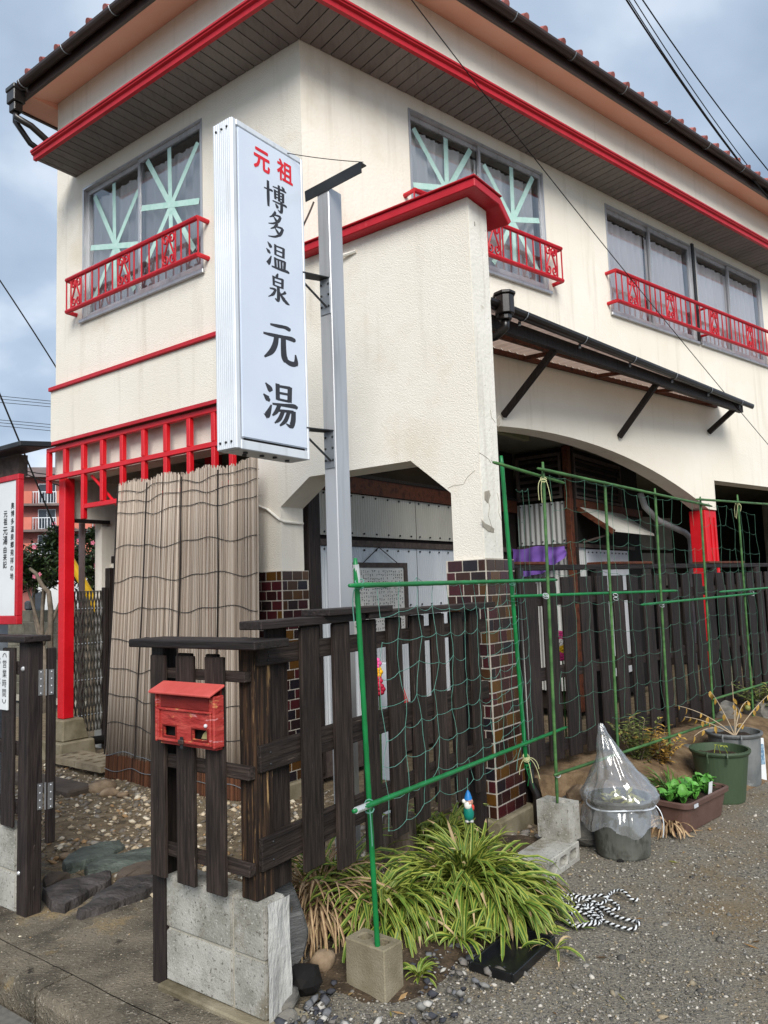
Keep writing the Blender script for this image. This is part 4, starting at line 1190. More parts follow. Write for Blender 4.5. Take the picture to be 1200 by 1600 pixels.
# hanging notice
NB = thing('framed_notice', 'framed white notice hanging on the corrugated wall by two cords', 'notice', FA(.31, 1.2, 1.1))
M['paper'] = mat('paper', '#d9d6cd', '#e4e1d9', scale=4, rough=.8)
M['ink'] = mat('ink', '#26262a', '#303034', rough=.7)
fr_ = lambda a, z, o: FA(.318 - o, a, z)
mb = MB()
for a0, a1, z0, z1 in ((.72, 1.56, 1.63, 1.67), (.72, 1.56, 1.05, 1.09), (.72, .76, 1.09, 1.63), (1.51, 1.56, 1.09, 1.63)):
    mb.box(FA, .29, .32, a0, a1, z0, z1)
mb.build('frame', 'grey_wood', NB)
MB().box(FA, .300, .312, .761, 1.509, 1.091, 1.629).build('sheet', 'paper', NB)
mb = MB(); rr = random.Random(4)
for c in range(24):
    for r in range(17):
        if rr.random() < .18: continue
        a = .79 + c * .0295; z = 1.60 - r * .0295
        for q in range(3):
            w, h = rr.uniform(.006, .016), rr.uniform(.003, .006)
            if rr.random() < .4: w, h = h, w
            x, y = a + rr.uniform(0, .008), z + rr.uniform(-.008, .008)
            mb.add([FA(.2985, x, y), FA(.2985, x + w, y), FA(.2985, x + w, y - h), FA(.2985, x, y - h)], [(0, 1, 2, 3)])
tag(mb.build('written_marks', 'ink', NB, recalc=False), kind='stuff')
MB().tube([FA(.30, .95, 1.67), FA(.31, 1.18, 1.80)], .004, 5).build('cord', 'black', NB)
MB().tube([FA(.30, 1.42, 1.67), FA(.31, 1.18, 1.80)], .004, 5).build('cord', 'black', NB)
# purple cloth
vs, fs = [], []
for i in range(41):
    for j in range(9):
        u, v = i / 40, j / 8
        s = .33 - .60 * u; z = 1.84 - v * (.30 - .20 * max(0, u - .55) / .45) - .012 * math.sin(u * 9)
        vs.append(FA(s - .03 * v * u, D1 - .14 + .02 * math.sin(u * 26 + v * 2) * (.4 + v) + .012 * math.sin(v * 11 + u * 7), z))
for i in range(40):
    for j in range(8): fs.append((i * 9 + j, i * 9 + j + 1, (i + 1) * 9 + j + 1, (i + 1) * 9 + j))
M['purple'] = cloth('purple_cloth', '#6d4aa0', '#8561b8')
tag(MB().add(vs, fs).build('purple_cloth', 'purple', smooth=True, recalc=False), 'purple cloth banner hung below the corrugated sheets', 'cloth')
# bright things glimpsed between the fence boards
for i, (x, y, cols, lb) in enumerate((
        (590, 1062, ('#e85a9c', '#f0b41e', '#d32a50', '#b01f3d'), 'bunch of pink, yellow and red flowers behind the front fence'),
        (876, 1013, ('#e0458c', '#f2f0ea', '#e8be2a', '#e0458c'), 'bunch of pink and white flowers behind the rear fence'))):
    p = on_plane(x, y, FA, -.35) if i == 0 else on_plane(x, y, F2, -.35)
    T = thing('flower_bunch', lb, 'flowers', (p.x, p.y, 0))
    MB().tube([(p.x, p.y, .02), (p.x + .01, p.y, p.z - .08)], .006, 6).build('stem', mat('stem_green%d' % i, '#2e4a22', '#3a5a2a'), T)
    mb = MB()
    mb.lathe((p.x, p.y, 0), [(.001, .005), (.05, .005), (.065, .16), (.06, .16), (.048, .02)], 12)
    mb.build('vase', 'tin_white', T)
    for k, c in enumerate(cols):
        q = Vector((p.x + random.uniform(-.012, .012), p.y, p.z + .095 - .05 * k))
        mb = MB()
        for j in range(7):
            a = j * 2 * math.pi / 7
            mb.sphere(q + Vector((.022 * math.cos(a), -.012, .022 * math.sin(a))), .017, 6, 4)
        mb.sphere(q + Vector((0, -.02, 0)), .013, 6, 4)
        mb.build('flower', mat('petal%d%d' % (i, k), c, c, rough=.7), T, smooth=True)
p = on_plane(626, 1098, FA, -.30)
mb = MB(); s_, d_, z_ = FA.loc(p)
mb.add([FA(s_ + .05, d_, z_ + .17), FA(s_ - .02, d_ + .004, z_ + .10), FA(s_ - .07, d_ - .004, z_ - .02), FA(s_ + .05, d_ + .006, z_ - .03)], [(0, 1, 2, 3)])
RG = thing('red_pennant', 'small red cloth pennant on a stick behind the front fence', 'pennant', FA(s_ + .05, d_, 0))
mb.build('cloth', mat('pennant_red', '#c43a40', '#d44a4e', rough=.8), RG, recalc=False)
MB().tube([FA(s_ + .052, d_, 0), FA(s_ + .052, d_, z_ + .2)], .005, 6).build('stick', 'twig_dark', RG)
p = on_plane(592, 1100, FA, -.2)
tag(MB().box(FA, FA.loc(p)[0] - .1, FA.loc(p)[0] + .12, -.2, -.17, .3, 1.0).build('white_board', 'tin_white', bevel=.004), 'white board leaning behind the front fence', 'board')
# ================================================================== block base and mailbox panel at the corner
BW = thing('low_block_wall', 'short pale concrete block base under the mailbox fence', 'wall', FA(-1.37, -2.03, 0))
def blockpiece(parent, s0, s1, d0, d1, z0, z1, material='concrete', jit=.004):
    mb = MB(); n = 5; vs = []; fs = []
    return MB().box(FA, s0, s1, d0, d1, z0, z1).build('block', material, parent, bevel=.006, seg=2)
MB().box(FA, -1.618, -1.108, -2.076, -1.986, .02, .392).build('mortar_core', 'mortar', BW)
MB().box(FA, -1.70, -1.09, -2.12, -1.95, -.06, .018).build('footing', 'concrete_brown', BW, bevel=.006)
for z0, z1 in ((.022, .203), (.212, .400)):
    blockpiece(BW, -1.462, -1.10, -2.085, -1.98, z0, z1)
    blockpiece(BW, -1.628, -1.472, -2.085, -1.98, z0, z1)
# cement skim on the end of the base
mb = MB(); vs = []; fs = []; n, m2 = 6, 10
for i in range(n + 1):
    for j in range(m2 + 1):
        d_ = -2.078 + .105 * i / n; z = .0 + .398 * j / m2
        vs.append(FA(-1.634 - .010 * noise.noise(Vector((d_ * 20, z * 8, 1))) - .006, d_, z))
for i in range(n):
    for j in range(m2): fs.append((i * (m2 + 1) + j, (i + 1) * (m2 + 1) + j, (i + 1) * (m2 + 1) + j + 1, i * (m2 + 1) + j + 1))
M['skim'] = mat('cement_skim', '#a5a49f', '#b9b8b3', '#c4c3be', scale=5, rough=.95, bump=.9, bscale=30, stretch=(3, 3, .8), spots=('#7e7a70', 6, .64, .08))
MB().add(vs, fs).build('cement_skim', 'skim', BW, recalc=False)

MP = thing('mailbox_fence', 'narrow dark wooden fence panel on the block base, carrying the mailbox', 'fence', FA(-1.3, -2.05, .4))
upright('post', MP, FA, -1.097, -1.02, -2.088, -2.02, -.03, 1.258, 'black_wood', .004)
upright('post', MP, FA, -1.60, -1.522, -2.088, -2.0, .401, 1.258, 'raw_wood', .004)
for z0, z1, e in ((1.141, 1.177, 1.592), (.81, .854, 1.605), (.49, .53, 1.600)):
    level('rail', MP, FA, -e, -1.11, -2.122, -2.0885, z0, z1, 'fence_wood', .003)
for s0, s1 in ((-1.168, -1.082), (-1.335, -1.236), (-1.497, -1.398)):
    upright('board', MP, FA, s0, s1, -2.140, -2.1225, .412, 1.228, 'fence_wood', .003, lean=random.uniform(-.004, .004))
for s0, s1 in ((-1.26, -1.18), (-1.41, -1.345)):
    upright('board', MP, FA, s0, s1, -2.088, -2.070, .412, 1.232, 'fence_wood', .003)
level('cap', MP, FA, -1.70, -.995, -2.175, -2.005, 1.2585, 1.289, 'black_wood', .004)

# red mailbox
M['mail_red'] = mat('worn_red_wood', '#962824', '#ab3a34', '#b95045', scale=7, rough=.6, bump=.5, bscale=30, stretch=(1, 1, 4), spec=.35,
                    spots=[('#d0905c', 16, .60, .05), ('#d08a8a', 11, .60, .06), ('#7a1718', 9, .60, .1)])
M['mail_dark'] = mat('darker_red_wood', '#6b1c18', '#84261f', scale=7, rough=.65, bump=.4, stretch=(1, 1, 4), spots=('#a0503a', 9, .64, .06))
MX = thing('mailbox', 'worn red wooden mailbox with a slanted lid and two small windows', 'mailbox', FA(-1.25, -2.16, .9))
b0, b1, df = -1.495, -1.188, -2.182
MB().poly(FA, rect(b0, b1, .925, 1.092), df, df + .012, [rect(-1.293, -1.222, .943, .980), rect(-1.466, -1.385, .943, .980)]).build('front_board', 'mail_red', MX, bevel=.002)
MB().box(FA, b0 - .012, b0 - .0005, df - .006, -2.1415, .92, 1.098).build('side_board', 'mail_red', MX, bevel=.003)
MB().box(FA, b1 + .0005, b1 + .012, df - .006, -2.1415, .92, 1.098).build('side_board', 'mail_red', MX, bevel=.003)
MB().box(FA, b0, b1, df + .0125, -2.1415, .911, .924).build('bottom_board', 'mail_red', MX)
MB().box(FA, b0, b1, -2.1485, -2.1415, .925, 1.12).build('back_board', 'mail_dark', MX)
MB().box(FA, b0 + .001, b1 - .001, df + .026, df + .030, .93, 1.085).build('dark_inside', 'black', MX)
MB().box(FA, b0 + .02, b1 - .02, df - .0035, df - .0005, 1.046, 1.088).build('flap_strip', 'mail_dark', MX, bevel=.001)
mb = MB()
for q in (rect(b0 + .004, b1 - .004, .926, .935), rect(b0 + .004, b1 - .004, 1.036, 1.044), rect(b0 + .004, b0 + .014, .9355, 1.0355), rect(b1 - .014, b1 - .004, .9355, 1.0355)):
    mb.poly(FA, q, df - .008, df - .0006)
mb.build('front_trim', 'mail_red', MX, bevel=.0015)
MB().hexa([FA(b0 - .018, df - .030, 1.095), FA(b1 + .018, df - .030, 1.095), FA(b1 + .018, -2.1415, 1.126), FA(b0 - .018, -2.1415, 1.126),
           FA(b0 - .018, df - .032, 1.105), FA(b1 + .018, df - .032, 1.105), FA(b1 + .018, -2.1415, 1.136), FA(b0 - .018, -2.1415, 1.136)]).build('lid', mat('lid_red', '#b8453f', '#cc5d55', scale=6, rough=.55, bump=.3, stretch=(1, 1, 1), spots=('#8f2824', 6, .62, .1)), MX, bevel=.003)
for s0, s1 in ((-1.293, -1.222), (-1.466, -1.385)):
    MB().poly(FA, rect(s0 - .004, s1 + .004, .939, .984), df - .004, df - .0007, [rect(s0, s1, .943, .980)]).build('window_trim', 'mail_dark', MX)
MB().poly(FA, [(-1.462, .945), (-1.415, .945), (-1.425, .962), (-1.445, .977), (-1.462, .977)], df + .014, df + .016).build('letter', mat('old_paper', '#8f8a5e', '#a39d72'), MX)
MB().box(FA, -1.352, -1.322, df - .018, df - .009, .922, .939).build('latch', 'brown_metal', MX, bevel=.003)
MB().box(FA, -1.345, -1.329, df - .012, df - .009, .908, .948).build('latch', 'dark_steel', MX)
MB().sphere(FA(-1.46, df - .004, .995), .007, 8, 5).build('knob', 'alu_white', MX)

# ================================================================== front fence (two rows of boards on three rails)
FF = thing('front_fence', 'dark brown board fence running from the mailbox corner to the tiled pillar', 'fence', F1(0, 0, .4))
L1 = 1.90
for z0, z1 in ((1.193, 1.262), (.827, .920), (.497, .607)):
    level('rail', FF, F1, -.002, L1, -.012, .022, z0, z1, 'fence_wood', .003)
x, k = .215, 0
while x < L1 - .03:
    w = .112 + random.uniform(-.006, .006)
    upright('board', FF, F1, x, min(x + w, L1 + .02), .0225, .0405, (.425 if k == 0 else .375) + random.uniform(-.006, .006), 1.318, 'fence_wood', .003, lean=random.uniform(-.006, .006))
    x += .207; k += 1
x = .085
while x < L1 - .08:
    w = .112
    upright('board', FF, F1, x, x + w, -.031, -.0125, .40, 1.318, 'fence_wood', .003, lean=random.uniform(-.006, .006))
    x += .207
level('cap', FF, F1, -.03, .63, -.045, .06, 1.322, 1.352, 'black_wood', .003)
level('cap', FF, F1, .33, .80, -.05, .09, 1.3525, 1.378, 'black_wood', .003)
level('cap', FF, F1, .635, L1 + .02, -.06, .075, 1.326, 1.356, 'black_wood', .003)
upright('post', FF, F1, L1 - .06, L1 + .02, -.11, -.032, .02, 1.32, 'black_wood', .003)
for s_, z_ in ((.025, 1.24), (.03, 1.225), (.025, 1.21), (.03, .89), (.03, .85), (.035, .585), (.035, .525)):
    MB().sphere(F1(s_ + .02, .0225, z_), .004, 6, 4).build('screw', 'dark_steel', FF)

# ================================================================== rear fence
RF = thing('rear_fence', 'long black board fence below the arch, behind the green trellis', 'fence', F2(0, 0, .3))
L2 = 5.6
for z0, z1 in ((1.305, 1.378), (.835, .913), (.375, .447)):
    level('rail', RF, F2, -.05, L2, -.018, .018, z0, z1, 'black_wood', .003)
x = -.055
while x < L2:
    upright('board', RF, F2, x, x + .142, .0185, .036, .335 + random.uniform(-.008, .008), 1.485 + random.uniform(-.006, .006), 'black_wood', .003, lean=random.uniform(-.006, .006))
    x += .2115
x = .06
while x < L2:
    upright('board', RF, F2, x, x + .11, -.036, -.0185, .335, 1.45 + random.uniform(-.006, .006), 'black_wood', .003, lean=random.uniform(-.006, .006))
    x += .2115
level('top_rail', RF, F2, -.08, L2, -.13, -.05, 1.535, 1.572, 'black_wood', .003)
for s_ in (-.02, .92, 1.85, 2.8, 3.75, 4.7):
    upright('post', RF, F2, s_, s_ + .08, -.12, -.038, .0, 1.534, 'black_wood', .003)
for a, b in ((-.06, .32), (1.05, 1.75), (2.75, 3.5)):
    level('shelf_plank', RF, F2, a, b, -.20, -.045, 1.5725, 1.592, 'brown_wood', .003)

# ================================================================== left gate post, fence and notices
LB = thing('left_block_wall', 'concrete block base left of the gate opening', 'wall', FA(.4, -2.03, 0))
MB().box(FA, .065, 1.9, -2.05, -1.97, .0, .365).build('mortar_core', 'mortar', LB)
for z0, z1 in ((.004, .176), (.186, .374)):
    for s_ in range(4): blockpiece(LB, .06 + s_ * .40, .45 + s_ * .40, -2.06, -1.96, z0, z1)
LF = thing('gate_post_fence', 'black wooden gate post with a hinged leaf and short fence beside it', 'fence', FA(0, -2.05, 0))
upright('gate_post', LF, FA, -.04, .045, -2.062, -1.985, -.03, 1.255, 'black_wood', .005)
upright('gate_leaf', LF, FA, -.066, -.040, -1.974, -1.932, .31, 1.222, 'black_wood', .004)
level('cap', LF, FA, -.075, 1.9, -2.10, -1.965, 1.2555, 1.285, 'black_wood', .004)
x = .062
while x < 1.8:
    upright('board', LF, FA, x, x + .11, -2.078, -2.062, .39, 1.228, 'black_wood', .003); x += .17
for z0, z1 in ((1.10, 1.16), (.72, .78), (.45, .51)): level('rail', LF, FA, .05, 1.9, -2.061, -2.03, z0, z1, 'black_wood')
for z in (1.06, .53):
    H = MB().box(FA, -.0435, -.0405, -2.010, -1.986, z - .06, z + .06).box(FA, -.0695, -.0665, -1.973, -1.948, z - .06, z + .06).build('hinge', 'dark_alu', LF)
    MB().tube([FA(-.055, -1.979, z - .062), FA(-.055, -1.979, z + .062)], .0045, 8).build('hinge_pin', 'dark_alu', H)
    mb = MB()
    for zz in (-.05, -.017, .017, .05):
        mb.sphere(FA(-.044, -1.999, z + zz), .0035, 6, 4); mb.sphere(FA(-.070, -1.960, z + zz), .0035, 6, 4)
    mb.build('screw', 'alu_white', H)
for z in (.305, .12): MB().sphere(FA(-.04, -2.02, z), .012, 10, 5, (.2, 1, 1)).build('plug', 'grey_wood', LF)
MB().sphere(FA(.0, -2.063, 1.13), .012, 8, 5).build('bolt', 'alu', LF)
MB().sphere(FA(.02, -2.063, .19), .010, 8, 5).build('bolt', 'alu', LF)
# opening hours plate
M['plate'] = mat('white_plate', '#d6d9da', '#e0e3e4', scale=3, rough=.4)
HP = thing('hours_plate', 'white opening hours plate fixed to the fence left of the gate post', 'sign', FA(.27, -2.085, .93))
MB().box(FA, .101, .46, -2.088, -2.0785, .932, 1.213).build('plate', 'plate', HP, bevel=.002)
rA = -FA.e
def col_text(parent, chars, s, ztop, step, size, d_, material, fat=0.0, fr=FA):
    z = ztop
    for ch in chars:
        k = 1.0
        if isinstance(ch, tuple): ch, k = ch
        if ch != ' ': letter(ch, size * k, parent, fr(s, d_, z - step * k / 2), rA, (0, 0, 1), material, fat)
        z -= step * k
col_text(HP, '営業時間', .128, 1.175, .046, .042, -2.0892, 'ink')
MB().tube([FA(.145, -2.0893, 1.184), FA(.14, -2.0893, 1.198), FA(.128, -2.0893, 1.203), FA(.116, -2.0893, 1.198), FA(.111, -2.0893, 1.184)], .0016, 4).build('lettering', 'ink', HP)
MB().tube([FA(.145, -2.0893, .984), FA(.14, -2.0893, .970), FA(.128, -2.0893, .965), FA(.116, -2.0893, .970), FA(.111, -2.0893, .984)], .0016, 4).build('lettering', 'ink', HP)
col_text(HP, [('1', 1.3), '時', '〜', ('6', 1.3), '時', '終', '了'], .203, 1.175, .034, .036, -2.0892, 'ink', .0006)
col_text(HP, '午後', .172, 1.183, .016, .014, -2.0892, 'ink')
col_text(HP, '午後', .172, 1.085, .016, .014, -2.0892, 'ink')
# red framed notice board with a small roof
NO = thing('notice_board', 'red framed white notice board under a small grey roof at the left edge', 'notice board', FA(.8, -1.9, 0))
z0, z1 = 1.333, 2.118
for a, b, c, e in ((.285, 1.5, z0, z0 + .045), (.285, 1.5, z1 - .03, z1), (.285, .312, z0 + .045, z1 - .03)):
    MB().box(FA, a, b, -1.95, -1.918, c, e).build('frame', 'red', NO, bevel=.003)
MB().box(FA, .313, 1.5, -1.943, -1.925, z0 + .046, z1 - .031).build('board', 'plate', NO)
upright('post', NO, FA, .58, .68, -1.916, -1.84, -.03, 2.235, 'galv', .003)
mb = MB(); mb.hexa([FA(.14, -2.02, 2.235), FA(1.6, -2.02, 2.235), FA(1.6, -1.85, 2.25), FA(.14, -1.85, 2.25), FA(.14, -2.02, 2.262), FA(1.6, -2.02, 2.262), FA(1.6, -1.85, 2.28), FA(.14, -1.85, 2.28)])
mb.build('roof', 'dark_steel', NO, bevel=.004)
MB().box(FA, .36, 1.6, -1.91, -1.86, 2.12, 2.234).build('roof_beam', 'grey_wood', NO)
col_text(NO, '奥博多温泉郷発祥の地', .352, 1.975, .0412, .036, -1.9442, 'ink', .0004)
col_text(NO, [('元', 1), ('祖', 1), (' ', .15), ('元', 1.25), ('湯', 1.25), (' ', .15), '由', '来', '記'], .425, 1.935, .0395, .040, -1.9442, 'ink', .0006)

# ================================================================== reed screen
M['reed'] = mat('dry_reed', '#8a7a6c', '#ab9c8d', '#cabdaf', island=True, rough=.85, bump=.4, bscale=60, stretch=(20, 20, 1))
M['reed_wet'] = mat('dark_reed_foot', '#4a2e1f', '#6b452f', '#34211a', island=True, rough=.85)
RS = thing('reed_screen', 'rolled-out reed screen hanging in front of the entrance', 'screen', FA(1.2, -.2, 0))
def reed_x(u, v):                        # u across, v up: the screen's surface
    s0, s1 = .33 + .0 * v, 2.06 - .11 * v
    s = s0 + (s1 - s0) * u
    dd = -.20 - .05 * (1 - v) + .018 * math.sin(u * 17) + .03 * math.sin(u * 5 + 1) * (1 - v * .5)
    return s, dd
rr = random.Random(3)
mb, mb2 = MB(), MB()
for i in range(330):
    u = (i + rr.uniform(0, .6)) / 330
    top = 2.405 + .012 * math.sin(u * 23) + rr.uniform(-.02, .012) + (.03 if u < .06 else 0)
    off = rr.uniform(-.006, .006); r = rr.uniform(.0035, .0062); tw = rr.uniform(-.004, .004)
    cut = .20 + rr.uniform(-.008, .008)
    def pt(z):
        s, dd = reed_x(u + tw * math.sin(z * 2), z / 2.4); return FA(s, dd + off, z)
    mb2.tube([pt(-.0 + rr.uniform(.0, .02)), pt(cut)], r, 4, False)
    zs = [cut, .75, 1.3, 1.85, top]
    mb.tube([pt(z) for z in zs], [r, r * rr.uniform(.9, 1.1), r, r * rr.uniform(.85, 1.1), r * .8], 4)
tag(mb.build('reeds', 'reed', RS, recalc=False, smooth=True), kind='stuff')
tag(mb2.build('lower_reeds', 'reed_wet', RS, recalc=False), kind='stuff')
for k, z in enumerate((2.33, 2.24, 2.13, 1.86, 1.60, 1.35, 1.12, .88, .66, .44, .215, .10)):
    for sd in (-.011, .011):
        pts = []
        for i in range(41):
            u = i / 40; s, dd = reed_x(u, z / 2.4)
            pts.append(FA(s, dd + sd, z + .018 * math.sin(u * 13 + k) + .010 * math.sin(u * 29 + 2 * k)))
        MB().tube(pts, .0026, 5).build('binding_wire', 'dark_steel' if k < 10 else 'galv', RS)
for u in (.24, .505, .765, .995):
    pts = []
    for j in range(9):
        s, dd = reed_x(u, j / 8); pts.append(FA(s + .006 * math.sin(j), dd - .012, .2 + 2.17 * j / 8))
    MB().tube(pts, .0065, 6).build('seam_cane', 'black_wood', RS)

# ================================================================== folding lattice gate
M['gate_metal'] = mat('grey_brown_gate', '#3d3833', '#4f4a43', '#5e584f', scale=6, rough=.6, metal=.3)
AG = thing('folding_gate', 'grey folding lattice gate beside the red corner post', 'gate', FA(3.15, .25, 0))
n = 9; a0, a1 = .09, .405
for k in range(n):
    c = a0 + (a1 - a0) * (k + .5) / n; w = (a1 - a0) / n
    for sg in (1, -1):
        pts = []
        nz_ = 8
        for j in range(nz_ + 1):
            z = .20 + (1.53 - .20) * j / nz_
            pts.append(FA(3.15 - .012 * sg, c + sg * w * (.5 if j % 2 else -.5) * .95, z))
        for a, b in zip(pts, pts[1:]): pass
        mb = MB()
        for a, b in zip(pts, pts[1:]): mb.bar(a, b, .018, .005)
        mb.build('lattice_bar', 'gate_metal', AG)
for z_ in (.36, .69, 1.03, 1.36):
    mb = MB()
    for k in range(n): mb.sphere(FA(3.128, a0 + (a1 - a0) * (k + .5) / n, z_), .007, 6, 4)
    mb.build('rivet', 'galv', AG)
upright('end_bar', AG, FA, 3.12, 3.17, .408, .455, .03, 1.56, 'black_wood', .003)
MB().tube([FA(3.14, .12, .12), FA(3.14, .45, .10)], .04, 10).build('bottom_roller', 'black', AG)
# ================================================================== hanging sign on its steel pole
SN = thing('hanging_sign', 'tall white lightbox sign with black brush lettering on a silver pole', 'sign', (-.245, 4.07, 0))
PF = Frame((-.245, 4.045), 36.75, -53.25)                # pole frame
mb = MB()
mb.box(PF, 0, .113, 0, .085, -.05, 3.675)
mb.build('pole', 'alu', SN, bevel=.004)
for zz in (3.15, 2.30):
    MB().box(PF, -.005, -.0005, .006, .079, zz - .20, zz + .005).build('bracket_plate', 'galv', SN, bevel=.002)
L, D_, zb, zt = .512, .14, 2.137, 3.80
fr = SG
BX = MB().box(fr, .012, L - .012, .012, D_ - .012, zb + .012, zt - .012).build('sign_box', 'alu_white', SN)
for s0, s1 in ((0, .028), (L - .016, L)):
    MB().box(fr, s0, s1, 0, D_, zb, zt).build('edge_profile', 'alu_white', BX, bevel=.004)
for z0, z1 in ((zb - .002, zb + .045), (zt - .03, zt + .002)):
    MB().box(fr, .0285, L - .0165, -.001, D_ + .001, z0, z1).build('edge_profile', 'alu_white', BX, bevel=.004)
mb = MB()
for k in range(9):
    d0 = .008 + k * .0142
    mb.hexa([fr(-.0005, d0, zb + .004), fr(-.0055, d0 + .003, zb + .004), fr(-.0055, d0 + .010, zb + .004), fr(-.0005, d0 + .013, zb + .004),
             fr(-.0005, d0, zt - .004), fr(-.0055, d0 + .003, zt - .004), fr(-.0055, d0 + .010, zt - .004), fr(-.0005, d0 + .013, zt - .004)])
mb.build('ribbed_side', 'alu_white', BX)
M['sign_face'] = mat('sign_acrylic', '#ccd6e6', '#d6dfec', scale=1.5, rough=.12, spec=.5)
def face(sgn, d_):
    pts = [(.034, zb + .055), (L - .022, zb + .055), (L - .022, zt - .035), (.034, zt - .035)]
    return MB().poly(fr, pts, d_, d_ + .006 * sgn).build('sign_panel', 'sign_face', BX, bevel=.005, seg=2)
PAN = face(2, -.004)
for z_ in (zt - .045, zb + .035):
    for d_ in (.03, .07, .11): MB().sphere(fr(-.006, d_, z_), .0065, 8, 5).build('screw', 'dark_steel', BX)
for s_, d_ in ((.10, .05), (.22, .06), (.30, .05), (.42, .08), (.14, .10)): MB().lathe(fr(s_, d_, zb - .010), [(.0, 0), (.012, 0), (.012, .009)], 8).build('underside_bolt', 'dark_steel', BX)
MB().box(fr, .05, L - .04, .001, .005, zb + .045, zb + .0545).build('drain_gap', 'black', BX)
M['char_black'] = mat('sign_black', '#303035', '#3a3a3f', scale=10, rough=.35)
M['char_red'] = mat('sign_red', '#d8222c', '#e22d36', scale=10, rough=.4)
def sign_char(ch, x, y, w, h, m, fat, slant=0.0):
    p = on_plane(x, y, SG, 0); s, d_, z = SG.loc(p)
    me = text_mesh(ch, .2, fat)
    vs = [v.co.copy() for v in me.vertices]
    mw = max(v.x for v in vs) - min(v.x for v in vs); mh = max(v.y for v in vs) - min(v.y for v in vs)
    return letter(ch, .2, PAN, SG(s, -.0053, z), SG.e, (0, 0, 1), m, fat, w / mw, h / mh, slant=slant)
sign_char('元', 408, 251, .115, .115, 'char_red', .006)
sign_char('祖', 444, 269, .118, .120, 'char_red', .005)
STROKES = {
'元': [[(28,84,5),(45,85,8),(62,87,8),(74,86,10),(78,82,4)], [(10,60,5),(30,61,8),(60,64,8),(85,65,11),(90,60,4)], [(42,60,9),(38,42,10),(28,24,9),(10,8,3)],
       [(60,60,10),(60,35,11),(62,18,12),(72,10,12),(86,9,12),(93,14,9),(92,32,3)]],
'湯': [[(10,92,3),(20,82,11),(24,76,8)], [(4,66,3),(14,58,11),(20,54,7)], [(8,18,12),(14,24,11),(24,46,3)], [(42,96,9),(42,60,9)], [(41,92,6),(58,93,7),(78,94,8)], [(77,95,10),(75,60,10)],
       [(44,77,6),(74,78,6)], [(42,62,6),(75,62,6)], [(28,49,5),(60,51,8),(90,53,11),(96,48,4)], [(46,50,8),(38,34,8),(26,22,3)], [(40,36,6),(62,38,7),(86,39,9)],
       [(86,40,10),(84,18,11),(77,5,10),(64,9,3)], [(56,37,8),(46,18,8),(32,6,3)], [(72,37,8),(62,16,8),(46,2,3)]],
'温': [[(10,92,3),(20,82,11),(24,76,8)], [(4,66,3),(14,58,11),(20,54,7)], [(8,14,12),(14,22,11),(24,46,3)], [(42,94,8),(42,56,8)], [(41,90,6),(60,91,7),(80,92,8)], [(79,93,9),(77,56,9)],
       [(44,74,6),(76,75,6)], [(42,58,6),(77,58,6)], [(40,45,8),(42,12,8)], [(39,42,6),(60,43,7),(84,44,8)], [(83,45,9),(80,12,9)], [(54,42,7),(55,12,7)], [(68,42,7),(68,12,7)],
       [(26,9,6),(60,9,9),(94,11,11),(99,6,4)]],
'泉': [[(50,99,4),(45,89,9),(40,84,4)], [(30,85,8),(31,52,8)], [(29,82,6),(50,83,7),(71,85,8)], [(70,86,9),(68,52,9)], [(32,68,6),(68,69,6)], [(31,54,6),(68,54,6)],
       [(50,52,10),(50,14,11),(45,3,9),(35,9,3)], [(14,38,5),(30,40,8),(40,41,5)], [(38,41,7),(28,22,8),(6,6,3)], [(82,43,8),(70,34,7),(56,28,3)], [(53,38,4),(68,20,10),(84,8,14),(99,3,3)]],
'多': [[(50,98,8),(38,82,8),(20,70,3)], [(46,86,6),(62,88,8),(75,88,9)], [(74,88,9),(64,70,9),(40,54,7),(14,46,3)], [(42,77,4),(51,69,9),(54,66,5)],
       [(58,58,8),(44,42,8),(24,30,3)], [(54,46,6),(70,48,8),(84,48,9)], [(84,48,9),(72,26,10),(46,8,8),(12,0,3)], [(48,37,4),(59,27,9),(62,23,5)]],
'博': [[(4,64,5),(20,65,7),(35,67,9),(38,63,4)], [(20,95,8),(20,40,10),(20,4,7)], [(42,84,5),(68,86,7),(94,87,9),(98,83,4)], [(68,98,8),(68,40,9)], [(50,75,8),(51,42,8)], [(49,72,6),(68,73,6),(87,75,7)],
       [(86,76,9),(85,42,9)], [(52,62,5),(84,63,5)], [(52,51,5),(84,52,5)], [(82,99,4),(89,93,9),(92,89,4)], [(40,32,5),(70,33,7),(95,35,9),(99,30,4)], [(78,42,9),(78,12,10),(72,3,9),(61,8,3)], [(52,25,4),(59,17,10),(62,13,5)]]}
